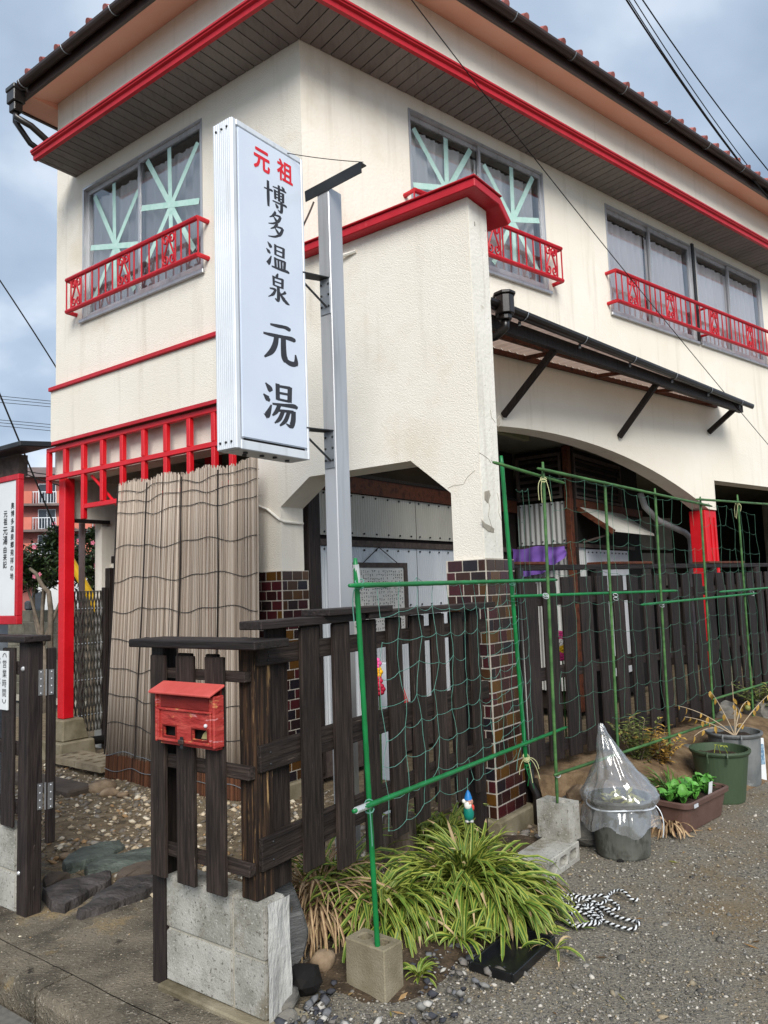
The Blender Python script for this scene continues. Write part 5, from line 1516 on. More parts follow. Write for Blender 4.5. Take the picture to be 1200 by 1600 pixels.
def brush_char(ch, x, y, w, h, slant=.06, bold=1.3):
    """brush-written character: each stroke a tapering ribbon a hair in front of the last"""
    s0, _, z0 = SG.loc(on_plane(x, y, SG, 0)); mb = MB()
    for k, st in enumerate(STROKES[ch]):
        pts = []
        for i in range(len(st) - 1):
            a, b, c, d = (Vector(st[max(i - 1, 0)]), Vector(st[i]), Vector(st[i + 1]), Vector(st[min(i + 2, len(st) - 1)]))
            for q in range(7):
                t = q / 7; pts.append(.5 * ((2 * b) + (c - a) * t + (2 * a - 5 * b + 4 * c - d) * t ** 2 + (3 * b - 3 * c + d - a) * t ** 3))
        pts.append(Vector(st[-1])); vs = []
        n = len(pts)
        for i, p in enumerate(pts):
            tn = pts[min(i + 1, n - 1)] - pts[max(i - 1, 0)]; tn.z = 0; tn.normalize(); nr = Vector((-tn.y, tn.x, 0)); hw = p.z / 2 * bold * (.72 if abs(tn.x) > .8 else 1.0)
            if i == 0: p = p - tn * 1.5
            for sg in (-1, 1):
                q = Vector((p.x, p.y, 0)) + nr * hw * sg
                vs.append(SG(s0 + (q.x - 50) / 100 * w, -.0046 - .00005 * k, z0 + ((q.y - 50) / 100 + slant * (q.x - 50) / 100 * -1) * h))
        mb.add(vs, [(2 * i, 2 * i + 1, 2 * i + 3, 2 * i + 2) for i in range(n - 1)])
    return mb.build('lettering', 'char_black', PAN, recalc=False)
brush_char('博', 428.8, 308, .165, .150, -.02)
brush_char('多', 430, 352.5, .150, .150, -.03)
brush_char('温', 432.3, 402.5, .165, .145, -.02)
brush_char('泉', 433.8, 450, .165, .150, -.02)
brush_char('元', 436, 535, .275, .235, -.02, 1.35)
brush_char('湯', 437.8, 633, .255, .225, -.02)
# brackets between box and pole, top arm with stay wire, cable
for zz in (3.15, 2.30):
    mb = MB(); mb.hexa([fr(L - .02, .0, zz + .006), fr(L + .119, -.067, zz), fr(L + .119, .006, zz), fr(L - .02, .09, zz + .006), fr(L - .02, .0, zz + .011), fr(L + .119, -.067, zz + .005), fr(L + .119, .006, zz + .005), fr(L - .02, .09, zz + .011)])
    mb.build('bracket', 'dark_steel', SN)
    MB().tube([fr(L - .01, .03, zz - .02), PF(-.008, .03, zz - .16)], .006, 6).build('brace', 'dark_steel', SN)
    for a in (.016, .068):
        for b in (-.03, -.09, -.155): MB().sphere(PF(-.006, a, zz + b), .0070, 6, 4).build('bolt', 'dark_steel', SN)
pa, pb = PF(.02, .17, 3.70), PF(.02, -.235, 3.725)
ARM = MB().bar(pa, pb, .05, .006).bar(pa + Vector((0, 0, -.03)) + PF.e * -.022, pb + Vector((0, 0, -.03)) + PF.e * -.022, .006, .06).build('top_arm', 'dark_steel', SN)
MB().tube(sag(pb + Vector((0, 0, .01)), fr(.33, .07, zt + .002), .01), .0022, 5).build('stay_wire', 'black', SN)
MB().tube(bez(PF(.0, .11, 3.62), fr(L + .10, .06, 3.53), fr(L - .0, .07, 3.36), 10), .006, 6).build('cable', 'grey_wood', SN)
# ================================================================== hollow concrete blocks
def hollow_block(name, fr, L, W, H, z0, holes, label, flat=False, material='concrete_brown'):
    """flat: lying so that the cores show on the long front face"""
    hw = .030
    w = (L - (holes + 1) * hw) / holes
    hs = []
    for k in range(holes):
        a = hw + k * (w + hw)
        if flat: q = (a, a + w, .028, H - .024)
        else: q = (a, a + w, hw * .9, W - hw * .9)
        c = .012
        hs.append([(q[0] + c, q[2]), (q[1] - c, q[2]), (q[1], q[2] + c), (q[1], q[3] - c), (q[1] - c, q[3]), (q[0] + c, q[3]), (q[0], q[3] - c), (q[0], q[2] + c)])
    if flat: mb = MB().poly(lambda s, d, z: fr(s, d, z0 + z), rect(0, L, 0, H), 0, W, hs)
    else: mb = MB().poly(lambda s, d, z: fr(s, z, z0 + d), rect(0, L, 0, W), 0, H, hs)
    o = mb.build(name, material, bevel=.004)
    return tag(o, label, 'concrete block', 'hollow concrete blocks weighing down the trellis')
KA = Frame((-.055, 2.85), -49.5, 40.5)
hollow_block('concrete_block', KA, .19, .105, .19, -.012, 2, 'brownish hollow concrete block standing in front of the striped plants')
KB_ = Frame((.725, 3.875), 37.5, -52.5)
hollow_block('concrete_block', KB_, .39, .19, .10, .0, 3, 'hollow concrete block lying flat with its cores showing, under another block', flat=True, material='concrete')
KC = Frame((.905, 4.145), -47, 43)
hollow_block('concrete_block', KC, .19, .115, .19, .101, 2, 'hollow concrete block standing on the flat block beside the tiled pillar', material='concrete')

# ================================================================== green trellis poles, bars and net
M['green_pole'] = mat('green_garden_pole', '#0b6b34', '#127d40', scale=9, rough=.4, spec=.5, spots=('#0a5a2c', 6, .64, .1))
M['green_pole2'] = mat('faded_green_pole', '#33562c', '#426a38', '#507a42', scale=6, rough=.55, spec=.4, stretch=(1, 1, 3), spots=('#2f5530', 5, .6, .1))
M['net'] = mat('green_net', '#4f8273', '#66998a', scale=30, rough=.7)
M['net2'] = mat('dark_green_net', '#3d6453', '#4f7a66', scale=30, rough=.7)
M['twine'] = mat('twine', '#b9b98a', '#cfcf9f', scale=30, rough=.8)
M['silver'] = mat('silver_sticker', '#b9bdbd', '#d2d6d6', scale=30, rough=.3, metal=.3)
TR = thing('bean_trellis', 'green pole trellis with drooping net standing in front of both fences', 'trellis', T1(0, 0, 0))
def garden_pole(a, b, r, material, ends=True):
    a, b = Vector(a), Vector(b); n = 40
    pts = [a.lerp(b, i / n) for i in range(n + 1)]
    rs_ = [r * (1.0 if i % 2 else 1.10) for i in range(n + 1)]
    if ends: rs_[0] = r * .7; rs_[-1] = r * .7
    return MB().tube(pts, rs_, 9).build('pole', material, TR, smooth=True)
def vpole(fr, top, bot, d, r, material): return garden_pole(on_plane(*bot, fr, d), on_plane(*top, fr, d), r, material)
PA = garden_pole(Vector((-.075, 2.905, .05)), on_plane(555, 872, T1, .0), .0095, 'green_pole')
MB().tube([on_plane(556, 882, T1, 0) , on_plane(559, 912, T1, 0)], .0116, 9).build('sticker', 'silver', PA)
PB = vpole(T1, (783, 712), (822, 1192), .012, .0115, 'green_pole')
vpole(T2, (848, 722), (871, 1256), .0, .0085, 'green_pole2')
vpole(T2, (945, 752), (966, 1180), .0, .0085, 'green_pole2')
vpole(T2, (1023, 763), (1047, 1172), .0, .0085, 'green_pole2')
vpole(T2, (1094, 776), (1117, 1155), .0, .0085, 'green_pole2')
vpole(T2, (1152, 773), (1179, 1142), .0, .0085, 'green_pole2')
def hbar(p, q, f1, d1, f2, d2, r, material): return garden_pole(on_plane(*p, f1, d1), on_plane(*q, f2, d2), r, material)
hbar((546, 915), (870, 906), T1, .022, F2, .085, .0095, 'green_pole')
B2 = hbar((552, 1268), (886, 1136), T1, .022, F2, .10, .0095, 'green_pole')
MB().tube([on_plane(556, 1266.5, T1, .022), on_plane(577, 1258, T1, .022)], .0116, 9).build('sticker', 'silver', B2)
hbar((770, 722), (882, 755), T1, .03, T2, .02, .0085, 'green_pole2')
hbar((840, 732), (1112, 791), T2, .018, T2, .018, .009, 'green_pole2')
hbar((1088, 780), (1230, 790), T2, .022, T2, .022, .009, 'green_pole2')
hbar((798, 932), (1058, 923), T1, .03, T2, .016, .0085, 'green_pole')
hbar((1002, 945), (1182, 927), T2, .018, T2, .018, .0085, 'green_pole')
hbar((1124, 925), (1230, 916), T2, .02, T2, .02, .0085, 'green_pole')
hbar((866, 1211), (1130, 1124), T2, .018, T2, .018, .0085, 'green_pole2')
hbar((1114, 1093), (1230, 1057), T2, .02, T2, .02, .0085, 'green_pole2')
def net(fr, d, ss, zs, material, zoff, seed, r, skip=.03, lean=0.0):
    rr = random.Random(seed); mb = MB()
    P_ = {}
    for i, s in enumerate(ss):
        for j, z in enumerate(zs):
            P_[i, j] = fr(s + rr.uniform(-.014, .014) + lean * z, d + rr.uniform(-.012, .012), z + zoff(s) + rr.uniform(-.016, .016))
    for j in range(len(zs)):
        for i in range(len(ss) - 1):
            if rr.random() < skip: continue
            mb.tube(sag(P_[i, j], P_[i + 1, j], rr.uniform(.006, .022), 4), r, 4, False)
    for i in range(len(ss)):
        for j in range(len(zs) - 1):
            if rr.random() < skip: continue
            a, b = P_[i, j], P_[i, j + 1]; m = (a + b) / 2 + fr.e * rr.uniform(-.012, .012)
            mb.tube([a, m, b], r, 4, False)
    for (i, j), p in P_.items():
        mb.sphere(p, r * 2.0, 5, 4)
    return tag(mb.build('net', material, TR, recalc=False), kind='stuff')
net(T1, .03, [.03 + .168 * k for k in range(12)], [.57 + .112 * k for k in range(9)], 'net', lambda s: .015 * math.sin(s * 4), 5, .0011)
net(T2, .03, [.05 + .19 * k for k in range(20)], [.62 + .176 * k for k in range(9)], 'net2', lambda s: .015 * math.sin(s * 3), 6, .0011, .06)
net(T1, .035, [1.80 + .1 * k for k in range(3)], [1.5 + .17 * k for k in range(4)], 'net2', lambda s: 0, 16, .0010, .1)
def tie(p, n=3, r=.02, material='twine', tails=2):
    rr = random.Random(int(p.x * 1000)); mb = MB()
    for k in range(n):
        z = p.z + rr.uniform(-.015, .015)
        mb.tube([Vector((p.x + r * math.cos(a), p.y + r * math.sin(a), z + .01 * math.sin(a))) for a in [2 * math.pi * i / 8 for i in range(9)]], .0022, 4, False)
    for k in range(tails):
        q = p + Vector((rr.uniform(-.06, .06), rr.uniform(-.05, .0), rr.uniform(-.03, .02)))
        mb.tube(bez(p, q, q + Vector((rr.uniform(-.03, .03), 0, rr.uniform(-.14, -.05))), 6), .0020, 4, False)
    mb.build('tie', material, TR, recalc=False)
for px in ((849, 748), (1152, 786)): tie(on_plane(*px, T2, .01), 3, .016, 'twine', 3)
tie(on_plane(822, 1184, T1, .02), 5, .018, 'twine', 4); tie(on_plane(824, 1195, T1, .02), 5, .018, 'green_pole', 3)
for px in ((853, 934), (962, 932), (1034, 946), (1175, 927), (871, 1210)): tie(on_plane(*px, T2, .01), 2, .015, 'silver', 0)
for px in ((800, 910), (820, 1160), (562, 914), (577, 1260)): tie(on_plane(*px, T1, .015), 3, .016, 'net', 1)

# ================================================================== hanging gnome ornament
M['g_blue'] = mat('gnome_blue', '#1f6fb0', '#2a7cc0', rough=.4); M['g_white'] = mat('gnome_white', '#d8d4cc', '#e4e0d8', rough=.5)
M['g_green'] = mat('gnome_green', '#0f6a5c', '#157a6a', rough=.4); M['g_skin'] = mat('gnome_skin', '#c98f78', '#d69d86', rough=.5)
M['g_red'] = mat('gnome_red', '#b5382f', '#c4443a', rough=.5)
g = on_plane(732, 1262, T1, .03)
GN = thing('garden_figurine', 'small painted garden figurine with blue hat hanging from the net', 'figurine', g)
mb = MB().lathe(g, [(.0, -.052), (.020, -.052), (.024, -.03), (.022, .0), (.014, .012), (0, .014)], 14); mb.build('body', 'g_green', GN, smooth=True)
MB().sphere(g + Vector((.003, -.002, .026)), .019, 12, 8).build('head', 'g_skin', GN, smooth=True)
MB().sphere(g + Vector((-.004, -.014, .014)), .016, 10, 6, (1.1, .7, 1.2)).build('beard', 'g_white', GN, smooth=True)
MB().sphere(g + Vector((-.020, -.004, .030)), .010, 8, 6).build('hair', 'g_white', GN, smooth=True)
MB().lathe(g + Vector((0, 0, .036)), [(.019, 0), (.017, .010), (.010, .030), (.002, .042)], 12).build('hat', 'g_blue', GN, smooth=True)
MB().sphere(g + Vector((.004, -.022, .025)), .005, 8, 5).build('nose', 'g_skin', GN)
for dx in (-.006, .010): MB().lathe(g + Vector((dx, -.0195, .030)), [(.0055, 0), (.0065, .001), (.0055, .002)], 10, Vector((1, 0, 0)), Vector((0, 0, 1)), Vector((0, -1, 0))).build('spectacles', 'black', GN)
MB().sphere(g + Vector((.019, -.008, .002)), .009, 8, 5, (.8, .8, 1.6)).build('arm', 'g_red', GN, smooth=True)
for dx in (-.010, .010): MB().sphere(g + Vector((dx, -.010, -.056)), .011, 8, 5, (1, 1.5, .7)).build('boot', 'tin_grey', GN, smooth=True)
MB().tube([g + Vector((0, 0, .076)), g + Vector((0, .0, .13))], .0015, 4).build('string', 'net', GN)

# ================================================================== bucket with plastic bag
BC = Vector((1.215, 4.27, 0))
M['bucket'] = mat('grey_bucket', '#55564f', '#676862', '#73746d', scale=5, rough=.55, stretch=(1, 1, .6), spots=[('#45453f', 3, .56, .04), ('#83847d', 7, .66, .08)])
mb = MB().lathe(BC, [(.0, .006), (.136, .002), (.140, .012), (.158, .285), (.168, .288), (.168, .300), (.154, .300), (.138, .02), (0, .02)], 40)
BK = tag(mb.build('bucket', 'bucket', smooth=False), 'grey plastic bucket wrapped at the top in a clear bag', 'bucket')
# small drain arch at the foot of the bucket
a_ = math.radians(-112)
mb = MB()
for k in range(1): mb.sphere(BC + Vector((.139 * math.cos(a_), .139 * math.sin(a_), .004)), .022, 10, 6, (1, .35, .6))
mb.build('drain_notch', 'black', BK)
def plastic():
    t = NT('clear_plastic'); t.n.remove(t.b)
    tr = t.new('ShaderNodeBsdfTransparent'); tr.inputs[0].default_value = (.93, .94, .95, 1)
    gl = t.new('ShaderNodeBsdfGlossy', Roughness=.13); df = t.new('ShaderNodeBsdfDiffuse'); df.inputs[0].default_value = (.78, .80, .82, 1)
    tl = t.new('ShaderNodeBsdfTranslucent'); tl.inputs[0].default_value = (.7, .72, .74, 1)
    fz = t.new('ShaderNodeLayerWeight', Blend=.45)
    mr = t.new('ShaderNodeMapRange'); mr.inputs['To Min'].default_value = .12; mr.inputs['To Max'].default_value = .55
    t.link(fz.outputs['Facing'], mr.inputs['Value'])
    m1 = t.new('ShaderNodeMixShader'); t.link(mr.outputs[0], m1.inputs[0]); t.link(tr.outputs[0], m1.inputs[1]); t.link(gl.outputs[0], m1.inputs[2])
    m2 = t.new('ShaderNodeMixShader'); m2.inputs[0].default_value = .11
    t.link(m1.outputs[0], m2.inputs[1]); t.link(df.outputs[0], m2.inputs[2])
    g_ = t.new('ShaderNodeNewGeometry'); nz = t.new('ShaderNodeTexNoise', Scale=6.0, Detail=2.0, Roughness=.5)
    t.link(g_.outputs['Position'], nz.inputs['Vector']); bp = t.new('ShaderNodeBump', Strength=.7, Distance=.06); t.link(nz.outputs['Fac'], bp.inputs['Height'])
    t.link(bp.outputs[0], gl.inputs['Normal']); t.link(bp.outputs[0], df.inputs['Normal'])
    t.link(m2.outputs[0], t.n['Material Output'].inputs[0])
    return t.m
M['plastic'] = plastic()
prof = [(.196, .160), (.190, .19), (.183, .225), (.176, .252), (.171, .262), (.184, .272), (.198, .290), (.200, .312), (.188, .334), (.166, .352), (.140, .385), (.115, .425), (.094, .468), (.075, .51), (.056, .555), (.038, .60), (.026, .635), (.020, .66), (.012, .68)]
mb = MB(); n = 72; vs = []; fs = []
for j, (r, z) in enumerate(prof):
    lean = max(0, z - .32) * -.22
    for k in range(n):
        a = 2 * math.pi * k / n
        q = Vector((math.cos(a) * 2.2, math.sin(a) * 2.2, z * 7))
        w = 1 + (.30 if j > 9 else .10) * noise.noise(q) + .13 * (abs(math.sin(a * 5.5 + j * .25 + 2.5 * noise.noise(q))) - .5) * (1 if j < 3 or j > 8 else .5) + .045 * noise.noise(q * 3.1 + Vector((9, 0, 0)))
        zz = z + .012 * noise.noise(q * 1.7 + Vector((5, 0, 0))) + (.022 * math.sin(a * 5) if j == 0 else 0)
        vs.append(BC + Vector((r * w * math.cos(a) + lean, r * w * math.sin(a), zz)))
for j in range(len(prof) - 1):
    for k in range(n):
        k2 = (k + 1) % n; fs.append((j * n + k, j * n + k2, (j + 1) * n + k2, (j + 1) * n + k))
BG = tag(mb.add(vs, fs).build('plastic_bag', 'plastic', smooth=True, recalc=False), 'clear crumpled plastic bag pulled up to a point over the bucket', 'plastic bag')
MB().tube([BC + Vector((.177 * math.cos(a), .177 * math.sin(a), .262 + .006 * math.sin(a * 3))) for a in [2 * math.pi * i / 36 for i in range(37)]], .0045, 6).build('tie_cord', 'alu_white', BG, smooth=True)
MB().tube(bez(BC + Vector((.165, -.07, .262)), BC + Vector((.21, -.10, .22)), BC + Vector((.19, -.08, .10)), 8), .003, 5).build('tie_cord', 'alu_white', BG)
M['scrap'] = mat('leaf_scraps', '#7a7a3a', '#a3a05a', '#5d5a3a', scale=20, rough=.8)
mb = MB(); rr = random.Random(8)
for k in range(40):
    p = BC + Vector((rr.uniform(-.1, .1), rr.uniform(-.1, .1), .27 + rr.uniform(-.02, .05))); d1 = Vector((rr.uniform(-1, 1), rr.uniform(-1, 1), rr.uniform(-.4, .6))).normalized() * .05; d2 = Vector((rr.uniform(-1, 1), rr.uniform(-1, 1), rr.uniform(-.4, .6))).normalized() * .015
    mb.add([p - d1, p + d2, p + d1, p - d2], [(0, 1, 2, 3)])
tag(mb.build('kitchen_scraps', 'scrap', recalc=False), 'green and yellow plant scraps lying in the bucket', 'scraps', kind='stuff')

# ================================================================== planter and pots
M['planter'] = mat('brown_plastic', '#5a443c', '#685048', scale=6, rough=.55, spec=.35, bump=.1, bscale=60)
M['pot_green'] = mat('dark_green_plastic', '#3a4a36', '#45563f', scale=4, rough=.5, spec=.4, stretch=(1, 1, .5))
M['pot_grey'] = mat('grey_plastic', '#5c5f5f', '#6d7070', '#7b7d7c', scale=5, rough=.6, spec=.35, spots=('#8f9190', 6, .66, .06))
M['potting'] = mat('potting_soil', '#211a15', '#352a21', '#4a3c2e', scale=40, rough=.97, bump=1.0, bscale=70)
PL = thing('planter_box', 'brown plastic planter box on the gravel in front of the green pot', 'planter', (1.8, 4.75, 0))
KP = Frame((1.655, 4.475), 46, -44)
mb = MB(); Lp, Wp, Hp = .58, .235, .175
def rring(ins, z, c=.05):
    a, b, c0, d0 = ins, Lp - ins, ins, Wp - ins; o = []
    for cx, cy, st in ((b - c, d0 - c, 0), (a + c, d0 - c, 1), (a + c, c0 + c, 2), (b - c, c0 + c, 3)):
        for k in range(5):
            t_ = math.pi / 2 * (st + k / 4); o.append(KP(cx + c * math.cos(t_), cy + c * math.sin(t_), z))
    return o
rings = [rring(.038, .004), rring(.036, .012), rring(.014, .145), rring(-.002, .148), rring(-.004, .172), rring(.008, .178), rring(.016, .172), rring(.02, .13)]
vs = [p for r in rings for p in r]; fs = []; m = 20
for r in range(len(rings) - 1):
    for k in range(m): fs.append((r * m + k, r * m + (k + 1) % m, (r + 1) * m + (k + 1) % m, (r + 1) * m + k))
fs.append(tuple(range(m)))
mb.add(vs, fs).build('box', 'planter', PL, smooth=False)
MB().add(rring(.018, .15), [tuple(range(20))]).build('soil', 'potting', PL, recalc=False)
MB().box(KP, .06, .11, -.008, -.005, .148, .168).build('label_tag', 'tin_white', PL)
MB().hexa([KP(.33, .03, .14), KP(.375, .03, .14), KP(.375, .033, .14), KP(.33, .033, .14), KP(.33, .018, .235), KP(.375, .018, .235), KP(.375, .021, .235), KP(.33, .021, .235)]).build('plant_label', 'plate', PL)
def pot(name, c, r0, r1, h, material, label, soil=.05):
    T = thing(name, label, 'plant pot', c)
    MB().lathe(c, [(.0, .004), (r0, .002), (r0 + .003, .012), (r1 - .012, h - .03), (r1 - .006, h - .028), (r1, h - .022), (r1 + .006, h - .01), (r1 + .004, h), (r1 - .012, h), (r1 - .018, h - .04), (r0 * .9, .03)], 40).build('pot_body', material, T, smooth=False)
    s = MB(); vs = [Vector(c) + Vector((0, 0, h - soil + .008))]; n_ = 28
    for q in (.4, .75, 1.0):
        for k in range(n_):
            a = 2 * math.pi * k / n_; rr_ = (r1 - .02) * q
            vs.append(Vector(c) + Vector((rr_ * math.cos(a), rr_ * math.sin(a), h - soil + .012 * noise.noise(Vector((math.cos(a) * 3 * q, math.sin(a) * 3 * q, r1 * 50))))))
    fs = [(0, 1 + k, 1 + (k + 1) % n_) for k in range(n_)]
    for r in range(2): fs += [(1 + r * n_ + k, 1 + (r + 1) * n_ + k, 1 + (r + 1) * n_ + (k + 1) % n_, 1 + r * n_ + (k + 1) % n_) for k in range(n_)]
    s.add(vs, fs).build('soil', 'potting', T, recalc=False)
    return T
G1 = Vector((2.155, 5.20, 0)); G2 = Vector((2.43, 5.60, 0))
P1 = pot('plant_pot', G1, .132, .185, .33, 'pot_green', 'dark green round plant pot behind the planter box')
P2 = pot('plant_pot', G2, .152, .185, .36, 'pot_grey', 'grey round plant pot with a dried plant, behind the green pot', .035)
for P_, G_, r_, h_, m_ in ((P1, G1, .19, .33, 'pot_green'), (P2, G2, .19, .36, 'pot_grey')):
    for a in (math.radians(-135), math.radians(-100)):
        x, y = G_.x + (r_ + .002) * math.cos(a), G_.y + (r_ + .002) * math.sin(a)
        MB().tube([(x, y, h_ + .002), (x + .008 * math.cos(a), y + .008 * math.sin(a), h_ - .02), (x, y, h_ - .065)], .006, 6).build('handle_clip', m_, P_)
# white marker stake and a log at the right edge
WS = thing('marker_stake', 'white plastic marker stake beside the grey pot', 'stake', (2.62, 5.62, 0))
MB().box(Frame((2.60, 5.60), 80, -10), 0, .045, 0, .012, 0, .30).build('stake_body', 'plate', WS, bevel=.002)
MB().box(Frame((2.60, 5.60), 80, -10), .008, .037, -.003, -.0005, .12, .26).build('stake_print', mat('blue_print', '#5d7f9c', '#8fa8ba', scale=60, spread=(.45, .55)), WS)
mb = MB(); lc = Vector((2.52, 5.95, .22))
mb.tube([lc + Vector((-.04, -.16, .02)), lc, lc + Vector((.06, .22, -.02))], [.055, .06, .055], 12)
tag(mb.build('log', mat('log_bark', '#6d6150', '#8a7d69', '#4d4336', scale=12, rough=.95, bump=.8), smooth=True), 'short weathered log lying behind the grey pot', 'log')
for i, (x, y, z, r, m_, lb, fl) in enumerate((
        (905, 1275, .10, .075, 'tan_rock', 'brown rock wedged between the hollow blocks and the bucket', .9),
        (915, 1305, .05, .085, 'grey_rock', 'grey rock at the foot of the bank, left of the bucket', .8),
        (903, 1238, .20, .08, 'tan_rock', 'earthy brown rock above the bucket on the soil bank', .8),
        (893, 1252, .14, .06, 'grey_rock', 'pale grey stone right behind the upper hollow block', .7),
        (1088, 1195, .12, .12, 'grey_rock', 'large grey rock behind the planter box', .8),
        (1070, 1175, .20, .09, 'grey_rock', 'grey rock above the planter box on the bank', .7),
        (1135, 1115, .30, .14, 'grey_rock', 'dark rock on the bank left of the grey pot', .8),
        (1190, 1110, .30, .16, 'grey_rock', 'big dark rock behind the log at the right edge', .8))):
    p = on_z(x, y, z)
    tag(rock('rock', p, r, m_, seed=40 + i, flat=fl, angular=True, sub=2), lb, 'rock', 'rocks holding the soil bank')
p = on_z(1046, 1226, .09)
KS = Frame((p.x - .09, p.y), 60, -30)
mb = MB().hexa([KS(0, 0, -.05), KS(.20, 0, -.05), KS(.20, .09, -.05), KS(0, .09, -.05), KS(.02, .01, .24), KS(.19, .015, .26), KS(.185, .08, .26), KS(.02, .08, .245)])
tag(mb.build('stone_block', 'skim', bevel=.012), 'pale grey upright stone block behind the planter box', 'stone block')
# stones beside the block base
M['split_slate'] = mat('split_slate', '#4d4d4c', '#666665', '#7d7d7b', scale=5, rough=.85, bump=1.0, bscale=20, stretch=(1, 1, 6), spots=('#2f2f30', 3, .62, .1))
pa = on_z(446, 1540, 0); LS = Frame((pa.x + .005, pa.y + .06), 60, -30)
mb = MB(); out = [(0, -.02), (.07, .05), (.10, .13), (.08, .21), (.05, .30), (.02, .36), (-.03, .38), (-.05, .2), (-.05, .0)]
mb.poly(lambda s, d, z: LS(s, d + z * .12, z), out, 0, .07)
tag(mb.build('slate_slab', 'split_slate', bevel=.012), 'grey split slate slab leaning beside the block base', 'stone')
for i, (x, y, z, r, m_, lb) in enumerate((
        (474, 1530, .05, .075, 'black', 'black rock beside the leaning slate slab'),
        (446, 1562, .04, .055, 'grey_rock', 'round grey stone at the foot of the block base'),
        (505, 1500, .05, .05, 'tan_rock', 'tan rock among the dry leaves beside the black rock'),
        (448, 1590, .02, .04, 'grey_rock', 'grey stone at the bottom edge beside the block base'))):
    tag(rock('rock', on_z(x, y, z), r, m_, seed=60 + i, flat=.8, angular=(i in (0, 3))), lb, 'rock')
# tree stump
p = on_z(627, 1345, .03)
M['bark'] = mat('stump_bark', '#4d4238', '#6d6051', '#85776a', scale=9, rough=.95, bump=1.0, bscale=14, stretch=(3, 3, .8), coords='obj', spots=('#2e2721', 4, .6, .1))
mb = MB(); vs = []; fs = []; n = 20
for j, (r, z) in enumerate(((.105, -.05), (.095, .06), (.088, .15), (.085, .225), (.050, .232), (.0, .222))):
    for k in range(n):
        a = 2 * math.pi * k / n; w = 1 + .16 * noise.noise(Vector((math.cos(a) * 1.6, math.sin(a) * 1.6, j * .3)))
        vs.append(p + Vector((r * w * math.cos(a), r * w * math.sin(a), z)))
for j in range(5):
    for k in range(n): fs.append((j * n + k, j * n + (k + 1) % n, (j + 1) * n + (k + 1) % n, (j + 1) * n + k))
tag(mb.add(vs, fs).build('tree_stump', 'bark', smooth=True), 'low grey tree stump under the front fence', 'stump')
# black tray
a, b, c = on_z(752, 1512, .02), on_z(803, 1531, .02), on_z(868, 1470, .02)
dv = c - b; KT = Frame((b.x, b.y), math.degrees(math.atan2(dv.x, dv.y)), math.degrees(math.atan2(dv.x, dv.y)) - 90)
TW, TL = .19, dv.length
M['tray_black'] = mat('black_tray_plastic', '#101113', '#1a1b1d', rough=.3, spec=.5)
TY = thing('seed_tray', 'shallow black plastic tray lying under the striped plants', 'tray', b)
MB().box(KT, .012, TL - .012, .012, TW - .012, .004, .012).build('tray_floor', 'tray_black', TY)
mb = MB()
for q in ((0, TL, 0, .012), (0, TL, TW - .012, TW), (0, .012, .0125, TW - .0125), (TL - .012, TL, .0125, TW - .0125)): mb.box(KT, q[0], q[1], q[2], q[3], .004, .038)
mb.build('tray_rim', 'tray_black', TY, bevel=.002)
# striped rope
rp_px = [(905, 1446), (925, 1440), (915, 1428), (895, 1430), (890, 1442), (910, 1446), (940, 1434), (930, 1420), (905, 1424), (885, 1416), (878, 1404), (892, 1398), (915, 1402), (940, 1404), (958, 1410), (968, 1418), (955, 1421), (930, 1414), (905, 1408), (888, 1412), (880, 1424), (884, 1440), (900, 1450), (920, 1452), (938, 1444),
         (932, 1432), (914, 1420), (900, 1414), (916, 1410), (940, 1420), (958, 1432), (975, 1438), (992, 1442), (999, 1449), (990, 1454), (970, 1451), (950, 1444), (930, 1434), (912, 1424), (922, 1416), (944, 1412), (952, 1400), (962, 1394), (975, 1400), (988, 1408), (998, 1407)]
ctrl = [on_z(x, y, .014) for x, y in rp_px]
for i, c in enumerate(ctrl): c.z = .014 + (.014 if i % 5 == 3 else 0) + .006 * (i > 17)
path = []
for i in range(len(ctrl) - 1):
    p0, p1, p2, p3 = ctrl[max(i - 1, 0)], ctrl[i], ctrl[i + 1], ctrl[min(i + 2, len(ctrl) - 1)]
    for k in range(10):
        t_ = k / 10
        path.append(.5 * ((2 * p1) + (p2 - p0) * t_ + (2 * p0 - 5 * p1 + 4 * p2 - p3) * t_ ** 2 + (3 * p1 - 3 * p2 + p3 - p0) * t_ ** 3))
RO = thing('rope', 'black and white twisted rope lying in loops on the gravel', 'rope', ctrl[0])
dist = [0]
for a, b in zip(path, path[1:]): dist.append(dist[-1] + (b - a).length)
tot = dist[-1]; dens = []
j = 0
N = int(tot / .0065)
for i in range(N + 1):
    x = tot * i / N
    while j < len(dist) - 2 and dist[j + 1] < x: j += 1
    f = (x - dist[j]) / max(1e-6, dist[j + 1] - dist[j]); dens.append((path[j].lerp(path[j + 1], f), (path[j + 1] - path[j]).normalized(), x))
for ph, m_ in ((0, 'black'), (math.pi, 'plate')):
    pts = []
    for p, t_, x in dens:
        u = t_.cross(Vector((0, 0, 1))).normalized(); v = u.cross(t_); a = x / .026 * 2 * math.pi + ph
        pts.append(p + (u * math.cos(a) + v * math.sin(a)) * .004)
    MB().tube(pts, .0042, 5).build('strand', m_, RO, smooth=True)
